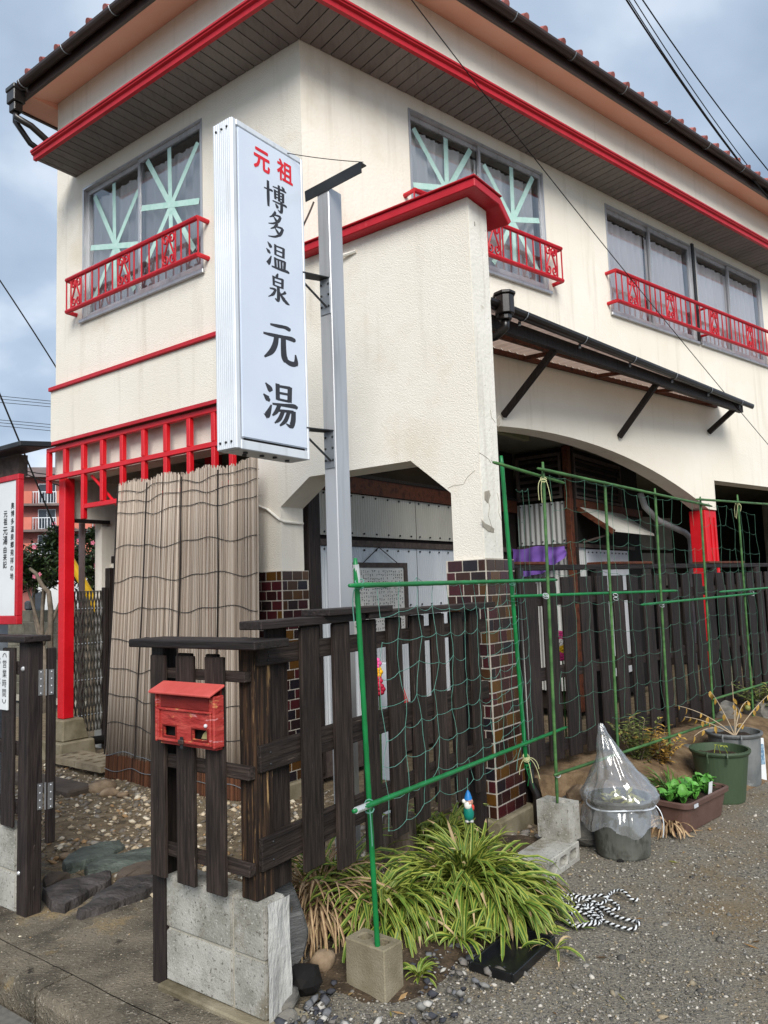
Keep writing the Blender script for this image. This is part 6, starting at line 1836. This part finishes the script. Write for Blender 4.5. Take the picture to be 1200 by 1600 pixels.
# ================================================================== plants
M['blade_edge'] = mat('leaf_edge', '#7d8c36', '#969c44', '#6b7c2c', scale=8, rough=.5, spec=.4)
M['blade_mid'] = mat('leaf_middle', '#2f4f18', '#426420', '#55742a', scale=8, rough=.5, spec=.4)
M['blade_dry'] = mat('dry_leaf', '#7d6048', '#9b7d60', '#5f4433', scale=8, rough=.8)
M['blade_dry2'] = mat('dry_straw', '#a58e68', '#bda681', '#8a7048', scale=8, rough=.8)
def blades(mb, base, n, L, rad, az_rng=(0, 360), up=(.75, 1.25), w=.011, droop=1.0, seed=0, bias=None, two=True):
    rr = random.Random(seed); base = Vector(base); G = 7
    for i in range(n):
        a = math.radians(rr.uniform(*az_rng)); rdr = rad * math.sqrt(rr.random())
        o = Vector((math.cos(a), math.sin(a), 0))
        if bias is not None: o = (o + Vector(bias) * rr.uniform(.3, 1.1)).normalized(); 
        o.z = 0; o.normalize()
        p = base + Vector((rr.uniform(-1, 1), rr.uniform(-1, 1), 0)) * rdr * .6 + o * rdr * .3
        el = rr.uniform(*up); ln = L * rr.uniform(.6, 1.15); ww = w * rr.uniform(.7, 1.2)
        side0 = Vector((-o.y, o.x, 0)); tw = rr.uniform(-.9, .9); bend = rr.uniform(-.12, .12)
        vs = []; st = ln / G
        for k in range(G + 1):
            t = k / G
            prof = ww * (.55 + 1.5 * t) * (1 - t) ** .55 if t < 1 else .0004
            prof = max(prof, .0005) * 1.1
            sd = (side0 * math.cos(tw * t) + Vector((0, 0, 1)) * math.sin(tw * t))
            nrm = Vector((0, 0, 1)) * math.cos(el) - o * math.sin(el)
            for q, lift in ((-1, .35), (-.42, 0), (.42, 0), (1, .35)):
                vs.append(p + sd * (q * prof) + nrm * (abs(q) * lift * prof))
            p = p + (o * math.cos(el) + Vector((0, 0, 1)) * math.sin(el)) * st
            el -= droop * (.16 + .36 * t) * rr.uniform(.6, 1.4); o = (o + side0 * bend).normalized()
            if p.z < .012: p.z = .012; el = max(el, 0)
        dry = rr.random()
        for k in range(G):
            for c in range(3):
                mb.cur = 2 if (dry < .022 or (dry < .12 and k >= G - 1)) else ((1 if c == 1 else 0) if two else 0)
                a0 = k * 4 + c
                mb.add([vs[a0], vs[a0 + 1], vs[a0 + 5], vs[a0 + 4]], [(0, 1, 2, 3)])
def clump(name, base, spec, label, cat='plant', mats=('blade_edge', 'blade_mid', 'blade_dry2'), part='foliage', group=None, z0=.02):
    T = thing(name, label, cat, base, group)
    mb = MB()
    for k, s in enumerate(spec): blades(mb, Vector(base) + Vector((*s.pop('off', (0, 0)), z0)), seed=hash_(name, k, base), **s)
    tag(mb.build(part, list(mats), T, smooth=True, recalc=False), kind='stuff')
    rk = .05 if spec[0]['L'] > .25 else .008
    mc = MB().lathe(Vector(base) + Vector((0, 0, -.02)), [(rk, 0), (rk * .9, rk), (rk * .4, rk * 1.5), (.0, rk * 1.6)], 10)
    mc.build('root_crown', 'blade_dry', T)
    return T
def hash_(n, k, b): return int(abs(b[0]) * 911 + abs(b[1]) * 577 + k * 31 + len(n))
GP = 'striped grass-like plants along the front fence'
clump('spider_plant', on_z(716, 1404, .04), [
    dict(n=330, L=.42, rad=.16, up=(.5, 1.2), w=.0095, droop=1.0, bias=(.3, -.8, 0)),
    dict(n=270, L=.36, rad=.14, up=(.2, .85), w=.0095, droop=.9, off=(.10, -.04), bias=(.7, -.7, 0)),
    dict(n=180, L=.34, rad=.14, up=(.15, .75), w=.0095, droop=.9, off=(.16, -.12), bias=(.8, -.6, 0)),
    dict(n=110, L=.34, rad=.14, up=(1.0, 1.5), w=.009, droop=.6, off=(.05, .06))],
    'largest striped plant, spilling over the black tray right of centre', group=GP)
clump('spider_plant', on_z(598, 1438, .04), [
    dict(n=270, L=.38, rad=.13, up=(.5, 1.3), w=.0092, droop=1.0, bias=(-.1, -.6, 0)),
    dict(n=80, L=.30, rad=.12, up=(.5, 1.2), w=.0095, droop=1.0, off=(.10, -.02), bias=(.4, -.6, 0))],
    'striped plant directly behind the standing hollow block', group=GP)
clump('spider_plant', on_z(700, 1318, .05), [
    dict(n=120, L=.30, rad=.12, up=(.5, 1.35), w=.009, droop=.95),
    dict(n=60, L=.28, rad=.12, up=(.5, 1.35), w=.009, droop=.95, off=(-.14, -.05))],
    'striped plant at the back, in front of the tree stump and gnome', group=GP)
clump('spider_plant', on_z(655, 1535, .0), [dict(n=38, L=.085, rad=.02, up=(.4, 1.3), w=.006, droop=.7)], 'tiny striped seedling in the pebbles right of the standing hollow block', group=GP)
clump('spider_plant', on_z(722, 1478, .02), [dict(n=46, L=.17, rad=.04, up=(.3, 1.1), w=.009, droop=.8)], 'small striped offshoot left of the black tray', group=GP)
clump('spider_plant', on_z(868, 1492, .0), [dict(n=13, L=.14, rad=.02, up=(.3, 1.1), w=.006, droop=.7)], 'thin striped runner on the gravel at the tray corner', group=GP)
clump('dry_grass', on_z(492, 1430, .06), [
    dict(n=150, L=.40, rad=.08, up=(.5, 1.35), w=.006, droop=1.0, bias=(-.3, -.5, 0), two=True),
    dict(n=110, L=.36, rad=.06, up=(.3, .9), w=.007, droop=1.15, off=(.03, -.06), bias=(.1, -1, 0))],
    'reddish brown dry grass tuft beside the slate slab', 'grass', mats=('blade_dry', 'blade_dry2', 'blade_dry2'))
clump('spider_plant', on_z(520, 1405, .05), [dict(n=80, L=.40, rad=.10, up=(.7, 1.35), w=.0085, droop=.8, bias=(-.2, -.2, 0))], 'green and straw tuft left of the silver pole base', group=GP)
clump('weed', on_z(436, 1418, .10), [dict(n=16, L=.13, rad=.02, up=(.9, 1.5), w=.006, droop=.4)], 'small green weed behind the corner post', mats=('blade_mid', 'blade_mid', 'blade_dry2'))
clump('dry_grass', on_z(1045, 1295, .02), [dict(n=70, L=.17, rad=.05, up=(.1, 1.0), w=.008, droop=1.1)], 'withered brown leaves between the bucket and the planter box', 'grass', mats=('blade_dry', 'blade_dry2', 'blade_dry2'))
clump('bank_grass', on_z(1050, 1255, .06), [dict(n=70, L=.24, rad=.06, up=(.9, 1.4), w=.0045, droop=.7)], 'dark thin grass tuft behind the planter box', 'grass', mats=('blade_mid', 'blade_mid', 'blade_dry2'))
# leafy shrub on the bank
M['shrub_leaf'] = mat('shrub_leaf', '#4a5a2a', '#66743a', '#8a8a4c', island=True, rough=.7)
M['shrub_yellow'] = mat('yellowed_leaf', '#a8853a', '#c09a4a', '#8a6a34', island=True, rough=.7)
M['twig'] = mat('pale_twig', '#a8957a', '#bfae94', scale=20, rough=.8)
def leaf(mb, p, d, ln, w, nrm, seg=3, cup=.25):
    d = d.normalized(); s = d.cross(nrm)
    if s.length < 1e-4: s = d.cross(Vector((1, 0, 0)))
    s.normalize(); u = s.cross(d); vs = []
    for k in range(seg + 1):
        t = k / seg; ww = w * math.sin(math.pi * (t * .86 + .08)) ; c = p + d * ln * t - u * (cup * ln * t * t)
        vs += [c - s * ww + u * ww * .3, c, c + s * ww + u * ww * .3]
    for k in range(seg):
        for c in range(2):
            a = k * 3 + c; mb.add([vs[a], vs[a + 1], vs[a + 4], vs[a + 3]], [(0, 1, 2, 3)])
def shrub(name, base, n, h, r, label, lm, ll=.05, lw=.012, seed=1, yellow=0):
    T = thing(name, label, 'shrub', base); rr = random.Random(seed); base = Vector(base)
    st, lf, ly = MB(), MB(), MB()
    for i in range(n):
        a = rr.uniform(0, 6.28); tip = base + Vector((math.cos(a) * r * rr.uniform(.2, 1), math.sin(a) * r * rr.uniform(.2, 1), h * rr.uniform(.55, 1.1)))
        pts = bez(base + Vector((rr.uniform(-.03, .03), rr.uniform(-.03, .03), 0)), base.lerp(tip, .4) + Vector((0, 0, h * .25)), tip, 9)
        st.tube(pts, .0025, 4)
        for k in range(2, 10):
            for sd in (-1, 1):
                d = (pts[k] - pts[k - 1]).normalized(); o = d.cross(Vector((0, 0, 1))).normalized() * sd
                leaf(ly if rr.random() < yellow else lf, pts[k], d * .5 + o + Vector((0, 0, rr.uniform(-.2, .3))), ll * rr.uniform(.6, 1.2), lw, Vector((0, 0, 1)), 2)
    st.build('stems', 'bark', T, recalc=False)
    tag(lf.build('foliage', lm, T, recalc=False, smooth=True), kind='stuff')
    if ly.v: tag(ly.build('yellow_foliage', 'shrub_yellow', T, recalc=False, smooth=True), kind='stuff')
shrub('bank_shrub', on_z(1000, 1215, .14), 34, .36, .24, 'olive green ferny shrub on the bank behind the plastic bag', 'shrub_leaf', .055, .010, 3, .12)
shrub('bank_shrub', on_z(1035, 1205, .17), 14, .26, .16, 'yellowing shrub leaning over the pale stone block', 'shrub_yellow', .06, .011, 5)
shrub('bank_shrub', on_z(1190, 1120, .25), 20, .25, .22, 'green ground plant on the bank at the right edge', 'shrub_leaf', .06, .014, 8)
# leaf vegetables in the planter: each leaf a piece
M['veg_leaf'] = mat('vegetable_leaf', '#3f7a2a', '#56943a', '#6aa648', scale=9, rough=.5, coords='obj', rnd=.2, spec=.4, bump=.4, bscale=40)
VG = thing('leaf_vegetable', 'bright green leafy vegetables growing in the brown planter', 'plant', KP(.29, .12, .15))
lm = []
for k in range(4):
    mb = MB(); rr = random.Random(k); L_ = .10; n = 7; vs = []; fs = []
    for i in range(n + 1):
        t = i / n; w = .030 * math.sin(math.pi * min(1, t * .9 + .06)) ** .8 * (1 + .12 * math.sin(i * 2.1 + k)); y = L_ * t; z = .055 * math.sin(t * 1.9) - .02 * t * t * k / 2
        for q in (-1, -.5, 0, .5, 1): vs.append((q * w, y, z + abs(q) * w * .45 + .004 * math.sin(i * 1.7 + q * 5)))
    for i in range(n):
        for c in range(4): a = i * 5 + c; fs.append((a, a + 1, a + 6, a + 5))
    mb.add(vs, fs); me = bpy.data.meshes.new('leaf'); me.from_pydata(mb.v, [], mb.f); me.materials.append(M['veg_leaf']); me.polygons.foreach_set('use_smooth', [True] * len(me.polygons)); lm.append(me)
rr = random.Random(12)
for c in range(14):
    s = .05 + .036 * c + rr.uniform(-.02, .02); d = .117 + rr.uniform(-.05, .05)
    for k in range(9):
        mt = Matrix.Translation(KP(s, d, .152)) @ Matrix.Rotation(k * 2.4 + rr.uniform(0, .5), 4, 'Z') @ Matrix.Rotation(rr.uniform(.05, 1.05), 4, 'X') @ Matrix.Scale(rr.uniform(.55, 1.0), 4)
        share('leaf', lm[k % 4], VG, mt)
# dried plant in the grey pot
DP = thing('dried_plant', 'dried twiggy plant with withered orange leaves in the grey pot', 'plant', G2 + Vector((0, 0, .33)))
b0_ = G2 + Vector((.0, -.02, .325)); rr = random.Random(21)
tips = []
for px in ((1143, 1065), (1168, 1095), (1060, 1103), (1070, 1120), (1110, 1080), (1200, 1086), (1150, 1105), (1160, 1130), (1085, 1150)):
    p = on_plane(*px, Frame((G2.x, G2.y), 70, -20), rr.uniform(-.1, .06)); pts = bez(b0_, b0_.lerp(p, .45) + Vector((rr.uniform(-.03, .03), 0, rr.uniform(.02, .12))), p, 8)
    MB().tube(pts, [.005 - .0004 * i for i in range(9)], 5).build('twig', 'twig', DP); tips.append(pts)
lf = MB()
for pts in tips:
    for k in range(3, 9):
        if rr.random() < .62: leaf(lf, pts[k], Vector((rr.uniform(-.5, .5), rr.uniform(-.5, .5), -1)), rr.uniform(.03, .055), .011, Vector((rr.uniform(-1, 1), -1, .2)), 3)
tag(lf.build('withered_leaves', 'shrub_yellow', DP, recalc=False, smooth=True), kind='stuff')
p = on_plane(1168, 1106, Frame((G2.x, G2.y), 70, -20), -.03)
MB().sphere(p, .021, 12, 8).build('fruit', mat('green_fruit', '#7d8048', '#8f9158', rough=.4), DP, smooth=True)
sp = thing('seedling', 'thin yellow-green seedling in the dark green pot', 'plant', G1 + Vector((0, 0, .29)))
mb = MB(); lf = MB()
for k in range(3):
    q = G1 + Vector((-.05 + .05 * k, -.02, .28)); t = q + Vector((rr.uniform(-.03, .03), 0, .07)); mb.tube(bez(q, q.lerp(t, .5), t, 4), .0025, 4)
    for j in range(3): leaf(lf, t, Vector((rr.uniform(-1, 1), rr.uniform(-1, 1), .1)), .045, .010, Vector((0, 0, 1)), 3)
mb.build('stem', 'blade_edge', sp); lf.build('leaves', 'blade_edge', sp, recalc=False)
# ================================================================== behind the entrance: wall, trees, van, flats
BKW = thing('boundary_block_wall', 'weathered grey block wall behind the red corner post', 'wall', FA(5, 2.4, 0))
M['old_block'] = mat('weathered_block', '#5a564b', '#6e695c', '#7b7668', scale=5, rough=.95, bump=.7, bscale=50, coords='obj', rnd=.12, spots=('#45423a', 3, .6, .15))
zt_ = FA.loc(on_plane(60, 953, FA, 2.35))[2]
MB().box(FA, 3.7, 9.0, 2.36, 2.44, -.1, zt_ - .02).build('mortar_core', 'mortar', BKW)
rows = 7; ph = zt_ / rows
for r in range(rows):
    s = 3.68 - (.2 if r % 2 else 0)
    while s < 9.0:
        board('block', BKW, FA(s + .2, 2.40, ph * (r + .5)), (.392, .10, ph - .008), (FA.e, (0, 0, 1)), 'old_block', .004); s += .40
M['cam_leaf'] = mat('camellia_leaf', '#1c2a16', '#2d3d1f', '#46552c', island=True, rough=.35, spec=.5)
M['cam_flower'] = mat('camellia_flower', '#c05a72', '#d98095', '#b04a62', island=True, rough=.6)
M['trunk'] = mat('grey_trunk', '#5d5348', '#7a6f62', scale=9, rough=.95, bump=.6)
def tree(name, base, h, crown, label, n, seed, flowers=60, ll=.085, trunk_r=.06, lm='cam_leaf'):
    rr = random.Random(seed); base = Vector(base)
    T = thing(name, label, 'tree', base)
    tm = MB(); cc = [Vector(c[:3]) + base for c in crown]
    fork = base + Vector((rr.uniform(-.1, .1), rr.uniform(-.1, .1), h * .35))
    tm.tube([base + Vector((0, 0, -.1)), base.lerp(fork, .5) + Vector((.05, 0, 0)), fork], [trunk_r, trunk_r * .8, trunk_r * .7], 8)
    for c in cc: tm.tube(bez(fork, fork.lerp(c, .5) + Vector((rr.uniform(-.2, .2), 0, .1)), c, 6), [trunk_r * .55 * (1 - i / 8) for i in range(7)], 6)
    tm.build('trunk', 'trunk', T, smooth=True)
    lf, fl = MB(), MB()
    for i in range(n):
        c = crown[rr.randrange(len(crown))]; v = Vector((rr.gauss(0, 1), rr.gauss(0, 1), rr.gauss(0, 1))).normalized()
        r = c[3] * (rr.random() ** .45) * (1 + .25 * noise.noise(v * 2 + Vector((seed, 0, 0))))
        p = base + Vector(c[:3]) + Vector((v.x, v.y, v.z * .85)) * r
        d = Vector((rr.uniform(-1, 1), rr.uniform(-1, 1), rr.uniform(-.7, .5)))
        leaf(lf, p, d, ll * rr.uniform(.7, 1.3), ll * .26, Vector((rr.uniform(-.5, .5), rr.uniform(-.5, .5), 1)), 2, .15)
    for i in range(flowers):
        c = crown[rr.randrange(len(crown))]; v = Vector((rr.gauss(0, 1), rr.gauss(0, 1) - .8, rr.gauss(0, 1))).normalized(); p = base + Vector(c[:3]) + v * c[3] * .97
        for k in range(5):
            a = k * 1.257; leaf(fl, p, Vector((math.cos(a), -.4, math.sin(a))), .034, .016, Vector((0, -1, 0)), 2)
    cr_ = tag(lf.build('crown', lm, T, recalc=False, smooth=False), kind='stuff')
    if fl.v: tag(fl.build('flowers', 'cam_flower', T, recalc=False), kind='stuff')
    return T
b1_ = far(72, 937, 11.0); b1_.z = -.1
b2_ = far(143, 937, 10.8); b2_.z = -.1
tree('camellia_tree', b1_, 2.6, [(0, 0, 2.12, .40), (.35, .1, 2.0, .34), (-.4, 0, 2.05, .40), (.15, .1, 2.42, .26), (-.2, .2, 1.92, .3)], 'dark green camellia tree with pink flowers between the notice board and red post', 3600, 3, 10)
tree('camellia_tree', b2_, 2.9, [(0, 0, 2.05, .38), (.25, .1, 1.9, .3), (-.3, 0, 2.1, .32), (.05, .1, 2.42, .2), (.0, .2, 1.6, .25)], 'smaller camellia tree seen between the red post and the entrance wall', 2600, 4, 14)
hd = far(150, 937, 14.6); hd.z = -.1
tree('hedge_bush', hd, 1.6, [(-.6, 0, 1.65, .5), (.0, 0, 1.7, .5), (.6, 0, 1.7, .5), (1.2, 0, 1.65, .5)], 'clipped green hedge seen over the van between the red post and entrance wall', 3000, 6, 0, .07, .05, 'shrub_leaf')
# the bare branch curving in front of the van
br = MB().tube([far(46, 888, 10.2), far(56, 896, 10.2), far(66, 915, 10.2), far(76, 925, 10.2), far(79, 952, 10.2), Vector((far(79, 952, 10.2).x, far(79, 952, 10.2).y, -.1))], [.018, .024, .028, .032, .036, .04], 7)
tag(br.build('bare_trunk', 'trunk', smooth=True), 'thin bare curving trunk in front of the white van', 'trunk')
# van
M['van_white'] = mat('van_white', '#d8dadb', '#e2e4e5', rough=.3, spec=.5)
M['van_glass'] = mat('van_glass', '#2b3138', '#39424b', rough=.08, spec=.6)
M['mesh_cover'] = mat('grey_mirror_cover', '#3d4044', '#4c5054', scale=30, rough=.7)
vo = far(38, 937, 12.6)
VN = Frame((vo.x, vo.y), 74, -16)
VT = thing('white_van', 'white van parked behind the block wall and folding gate', 'van', VN(1.7, 1, -.1))
mb = MB().poly(VN, [(0, .35), (.0, 1.0), (.04, 1.1), (.14, 1.70), (.26, 1.80), (3.35, 1.82), (3.42, 1.70), (3.45, .9), (3.45, .35)], 0, 1.45)
mb.build('body', 'van_white', VT, bevel=.04, seg=2)
mb = MB().poly(VN, [(.06, 1.16), (.12, 1.58), (.27, 1.60), (.27, 1.16)], -.006, -.001); mb.build('side_window', 'van_glass', VT)
mb = MB().poly(VN, [(1.10, 1.14), (1.10, 1.64), (2.0, 1.65), (2.0, 1.14)], -.006, -.001); mb.build('side_window', 'van_glass', VT)
mb = MB().poly(VN, [(2.12, 1.14), (2.12, 1.65), (3.2, 1.65), (3.2, 1.14)], -.006, -.001); mb.build('side_window', 'van_glass', VT)
MB().box(VN, .02, .12, -.14, -.06, 1.30, 1.46).build('mirror', 'mesh_cover', VT, bevel=.03)
for s_ in (.6, 2.8):
    W_ = MB().lathe(VN(s_, .02, .18), [(.0, 0), (.17, 0), (.27, .01), (.28, .08), (.28, .16), (0, .16)], 20, VN.e, Vector((0, 0, 1)), VN.n).build('wheel', 'black', VT)
    MB().lathe(VN(s_, .0, .18), [(.0, 0), (.16, 0), (.17, .012)], 16, VN.e, Vector((0, 0, 1)), VN.n).build('rim', 'galv', W_)
# yellow guy-wire sleeve
p0, p1 = far(108, 872, 9.9), far(138, 925, 9.9)
dv_ = (p1 - p0).normalized(); p2 = p1 + dv_ * (p1.z + .1) / max(.1, -dv_.z)
tag(MB().tube([p0, p1, p2], .055, 12).build('guy_wire_sleeve', mat('yellow_plastic', '#c79a12', '#d6aa22', rough=.45)), 'slanted yellow plastic guy wire sleeve behind the folding gate', 'wire sleeve')
# pink flats far behind
DF = 75.0
fo = far(180, 937, DF); AP = Frame((fo.x, fo.y), 78, 168)
M['flat_pink'] = mat('pink_render', '#c4705f', '#cf7e6c', scale=.6, rough=.85)
M['flat_dark'] = mat('dull_pink_render', '#8f5650', '#9c625b', scale=.6, rough=.85)
M['flat_roof'] = mat('grey_brown_roof', '#6a5c58', '#7a6a66', scale=.8, rough=.8)
AB = thing('apartment_block', 'pink apartment block with balconies far behind the entrance', 'building', AP(0, 5, 0))
pz = lambda y: CAM_H + (937 - y) / 1200 * DF
X0, X1 = -16.0, 16.0
MB().box(AP, X0, X1, 0, -10, -.1, pz(747)).build('wall', 'flat_dark', AB)
mb = MB().hexa([AP(X0 - .6, .9, pz(747)), AP(X1 + .6, .9, pz(747)), AP(X1 + .6, -11, pz(747)), AP(X0 - .6, -11, pz(747)), AP(X0 + 1.5, -3, pz(722)), AP(X1 - 1.5, -3, pz(722)), AP(X1 - 1.5, -8, pz(722)), AP(X0 + 1.5, -8, pz(722))])
mb.build('roof', 'flat_roof', AB)
for fl_, y in enumerate((788, 828, 868, 908)):
    zb_ = pz(y)
    MB().box(AP, X0, X1, .003, 1.1, zb_ - .25, zb_ - .03).build('balcony_slab', 'flat_roof', AB)
    x = X0; k = 0
    while x < X1 - .5:
        w = 3.2 if k % 2 == 0 else 2.2
        if k % 2 == 0: MB().box(AP, x, x + w - .03, .95, 1.1, zb_ - .029, zb_ + 1.15).build('parapet', 'flat_pink', AB)
        else:
            R_ = MB().box(AP, x, x + w - .03, 1.0, 1.04, zb_ + 1.05, zb_ + 1.12).build('railing', 'alu_white', AB)
            for j in range(9): MB().box(AP, x + .05 + j * .26, x + .09 + j * .26, 1.0, 1.03, zb_ - .029, zb_ + 1.049).build('bar', 'alu_white', R_)
        wn_ = MB().box(AP, x + .3, x + 1.9, .002, .06, zb_ + .1, zb_ + 2.0).build('window', 'alu_white', AB)
        for j in range(2): MB().box(AP, x + .36 + j * .77, x + 1.08 + j * .77, .061, .08, zb_ + .16, zb_ + 1.94).build('pane', 'van_glass', wn_)
        x += w; k += 1
for x in (X0 + 4, X0 + 12, X0 + 20, X0 + 28): MB().tube([AP(x, 1.0, -.1), AP(x, 1.0, pz(747))], .09, 8).build('downpipe', 'alu_white', AB)

# ================================================================== overhead wires
def cable(label, pts, r, n=24, material='black'):
    pts = [Vector(p) for p in pts]
    path = bez(pts[0], pts[1], pts[2], n) if len(pts) == 3 else pts
    tag(MB().tube(path, r, 6).build('overhead_cable', material, smooth=True), label, 'cable', 'overhead cables')
e1 = FB(8.6, .35, 5.95)
cable('upper right thick black cable crossing the sky above the roof', [far(905, 0, 8.0) + Vector((-1.6, -1.5, 2.2)), far(1010, 120, 8.2), e1], .010)
cable('thin cable just right of the thick one above the roof', [far(922, 0, 8.2) + Vector((-1.6, -1.5, 2.2)), far(1022, 118, 8.4), e1 + Vector((.02, 0, .05))], .006)
cable('wavy middle cable of the bundle above the roof', [far(914, 0, 8.1) + Vector((-1.6, -1.5, 2.2)), far(1014, 124, 8.3), e1 + Vector((.04, 0, -.04))], .006)
cable('single cable furthest right over the roof', [far(945, 0, 16) + Vector((-2, -2, 2.4)), far(1060, 120, 18), far(1290, 370, 24)], .016)
cable('thin black wire slanting across the yard facade', [far(628, -20, 5.2), far(905, 345, 6.6), FB(6.6, .28, 3.05)], .0042)
e2 = FB(6.35, .45, 3.44)
cable('short black wire hanging from the canopy end', [e2, e2.lerp(FB(7.6, .3, 2.9), .5), FB(7.6, .3, 2.9)], .005)
cable('black wire descending behind the building at the left edge', [far(-60, 350, 14), far(40, 495, 14), far(110, 610, 14)], .014)
cable('black wire running steeply down past the notice board roof', [far(-40, 520, 9), far(30, 690, 9), far(92, 838, 9.4)], .011)
for k, (y0, y1) in enumerate(((617, 628), (622, 632), (628, 636), (655, 664), (659, 669), (664, 674))):
    cable('%s thin line of the %s trio of far wires left of the building' % (('top', 'middle', 'bottom')[k % 3], ('upper', 'lower')[k // 3]), [far(-80, y0 - 6, 40), far(40, (y0 + y1) / 2, 40), far(150, y1 + 6, 40)], .016, 8, 'dark_steel')
cable('thin wire running low behind the notice board roof', [far(-30, 712, 20), far(40, 745, 20), far(110, 742, 20)], .014)
cable('lower sagging wire in front of the pink flats', [far(30, 735, 20), far(60, 752, 20), far(110, 762, 20)], .018)
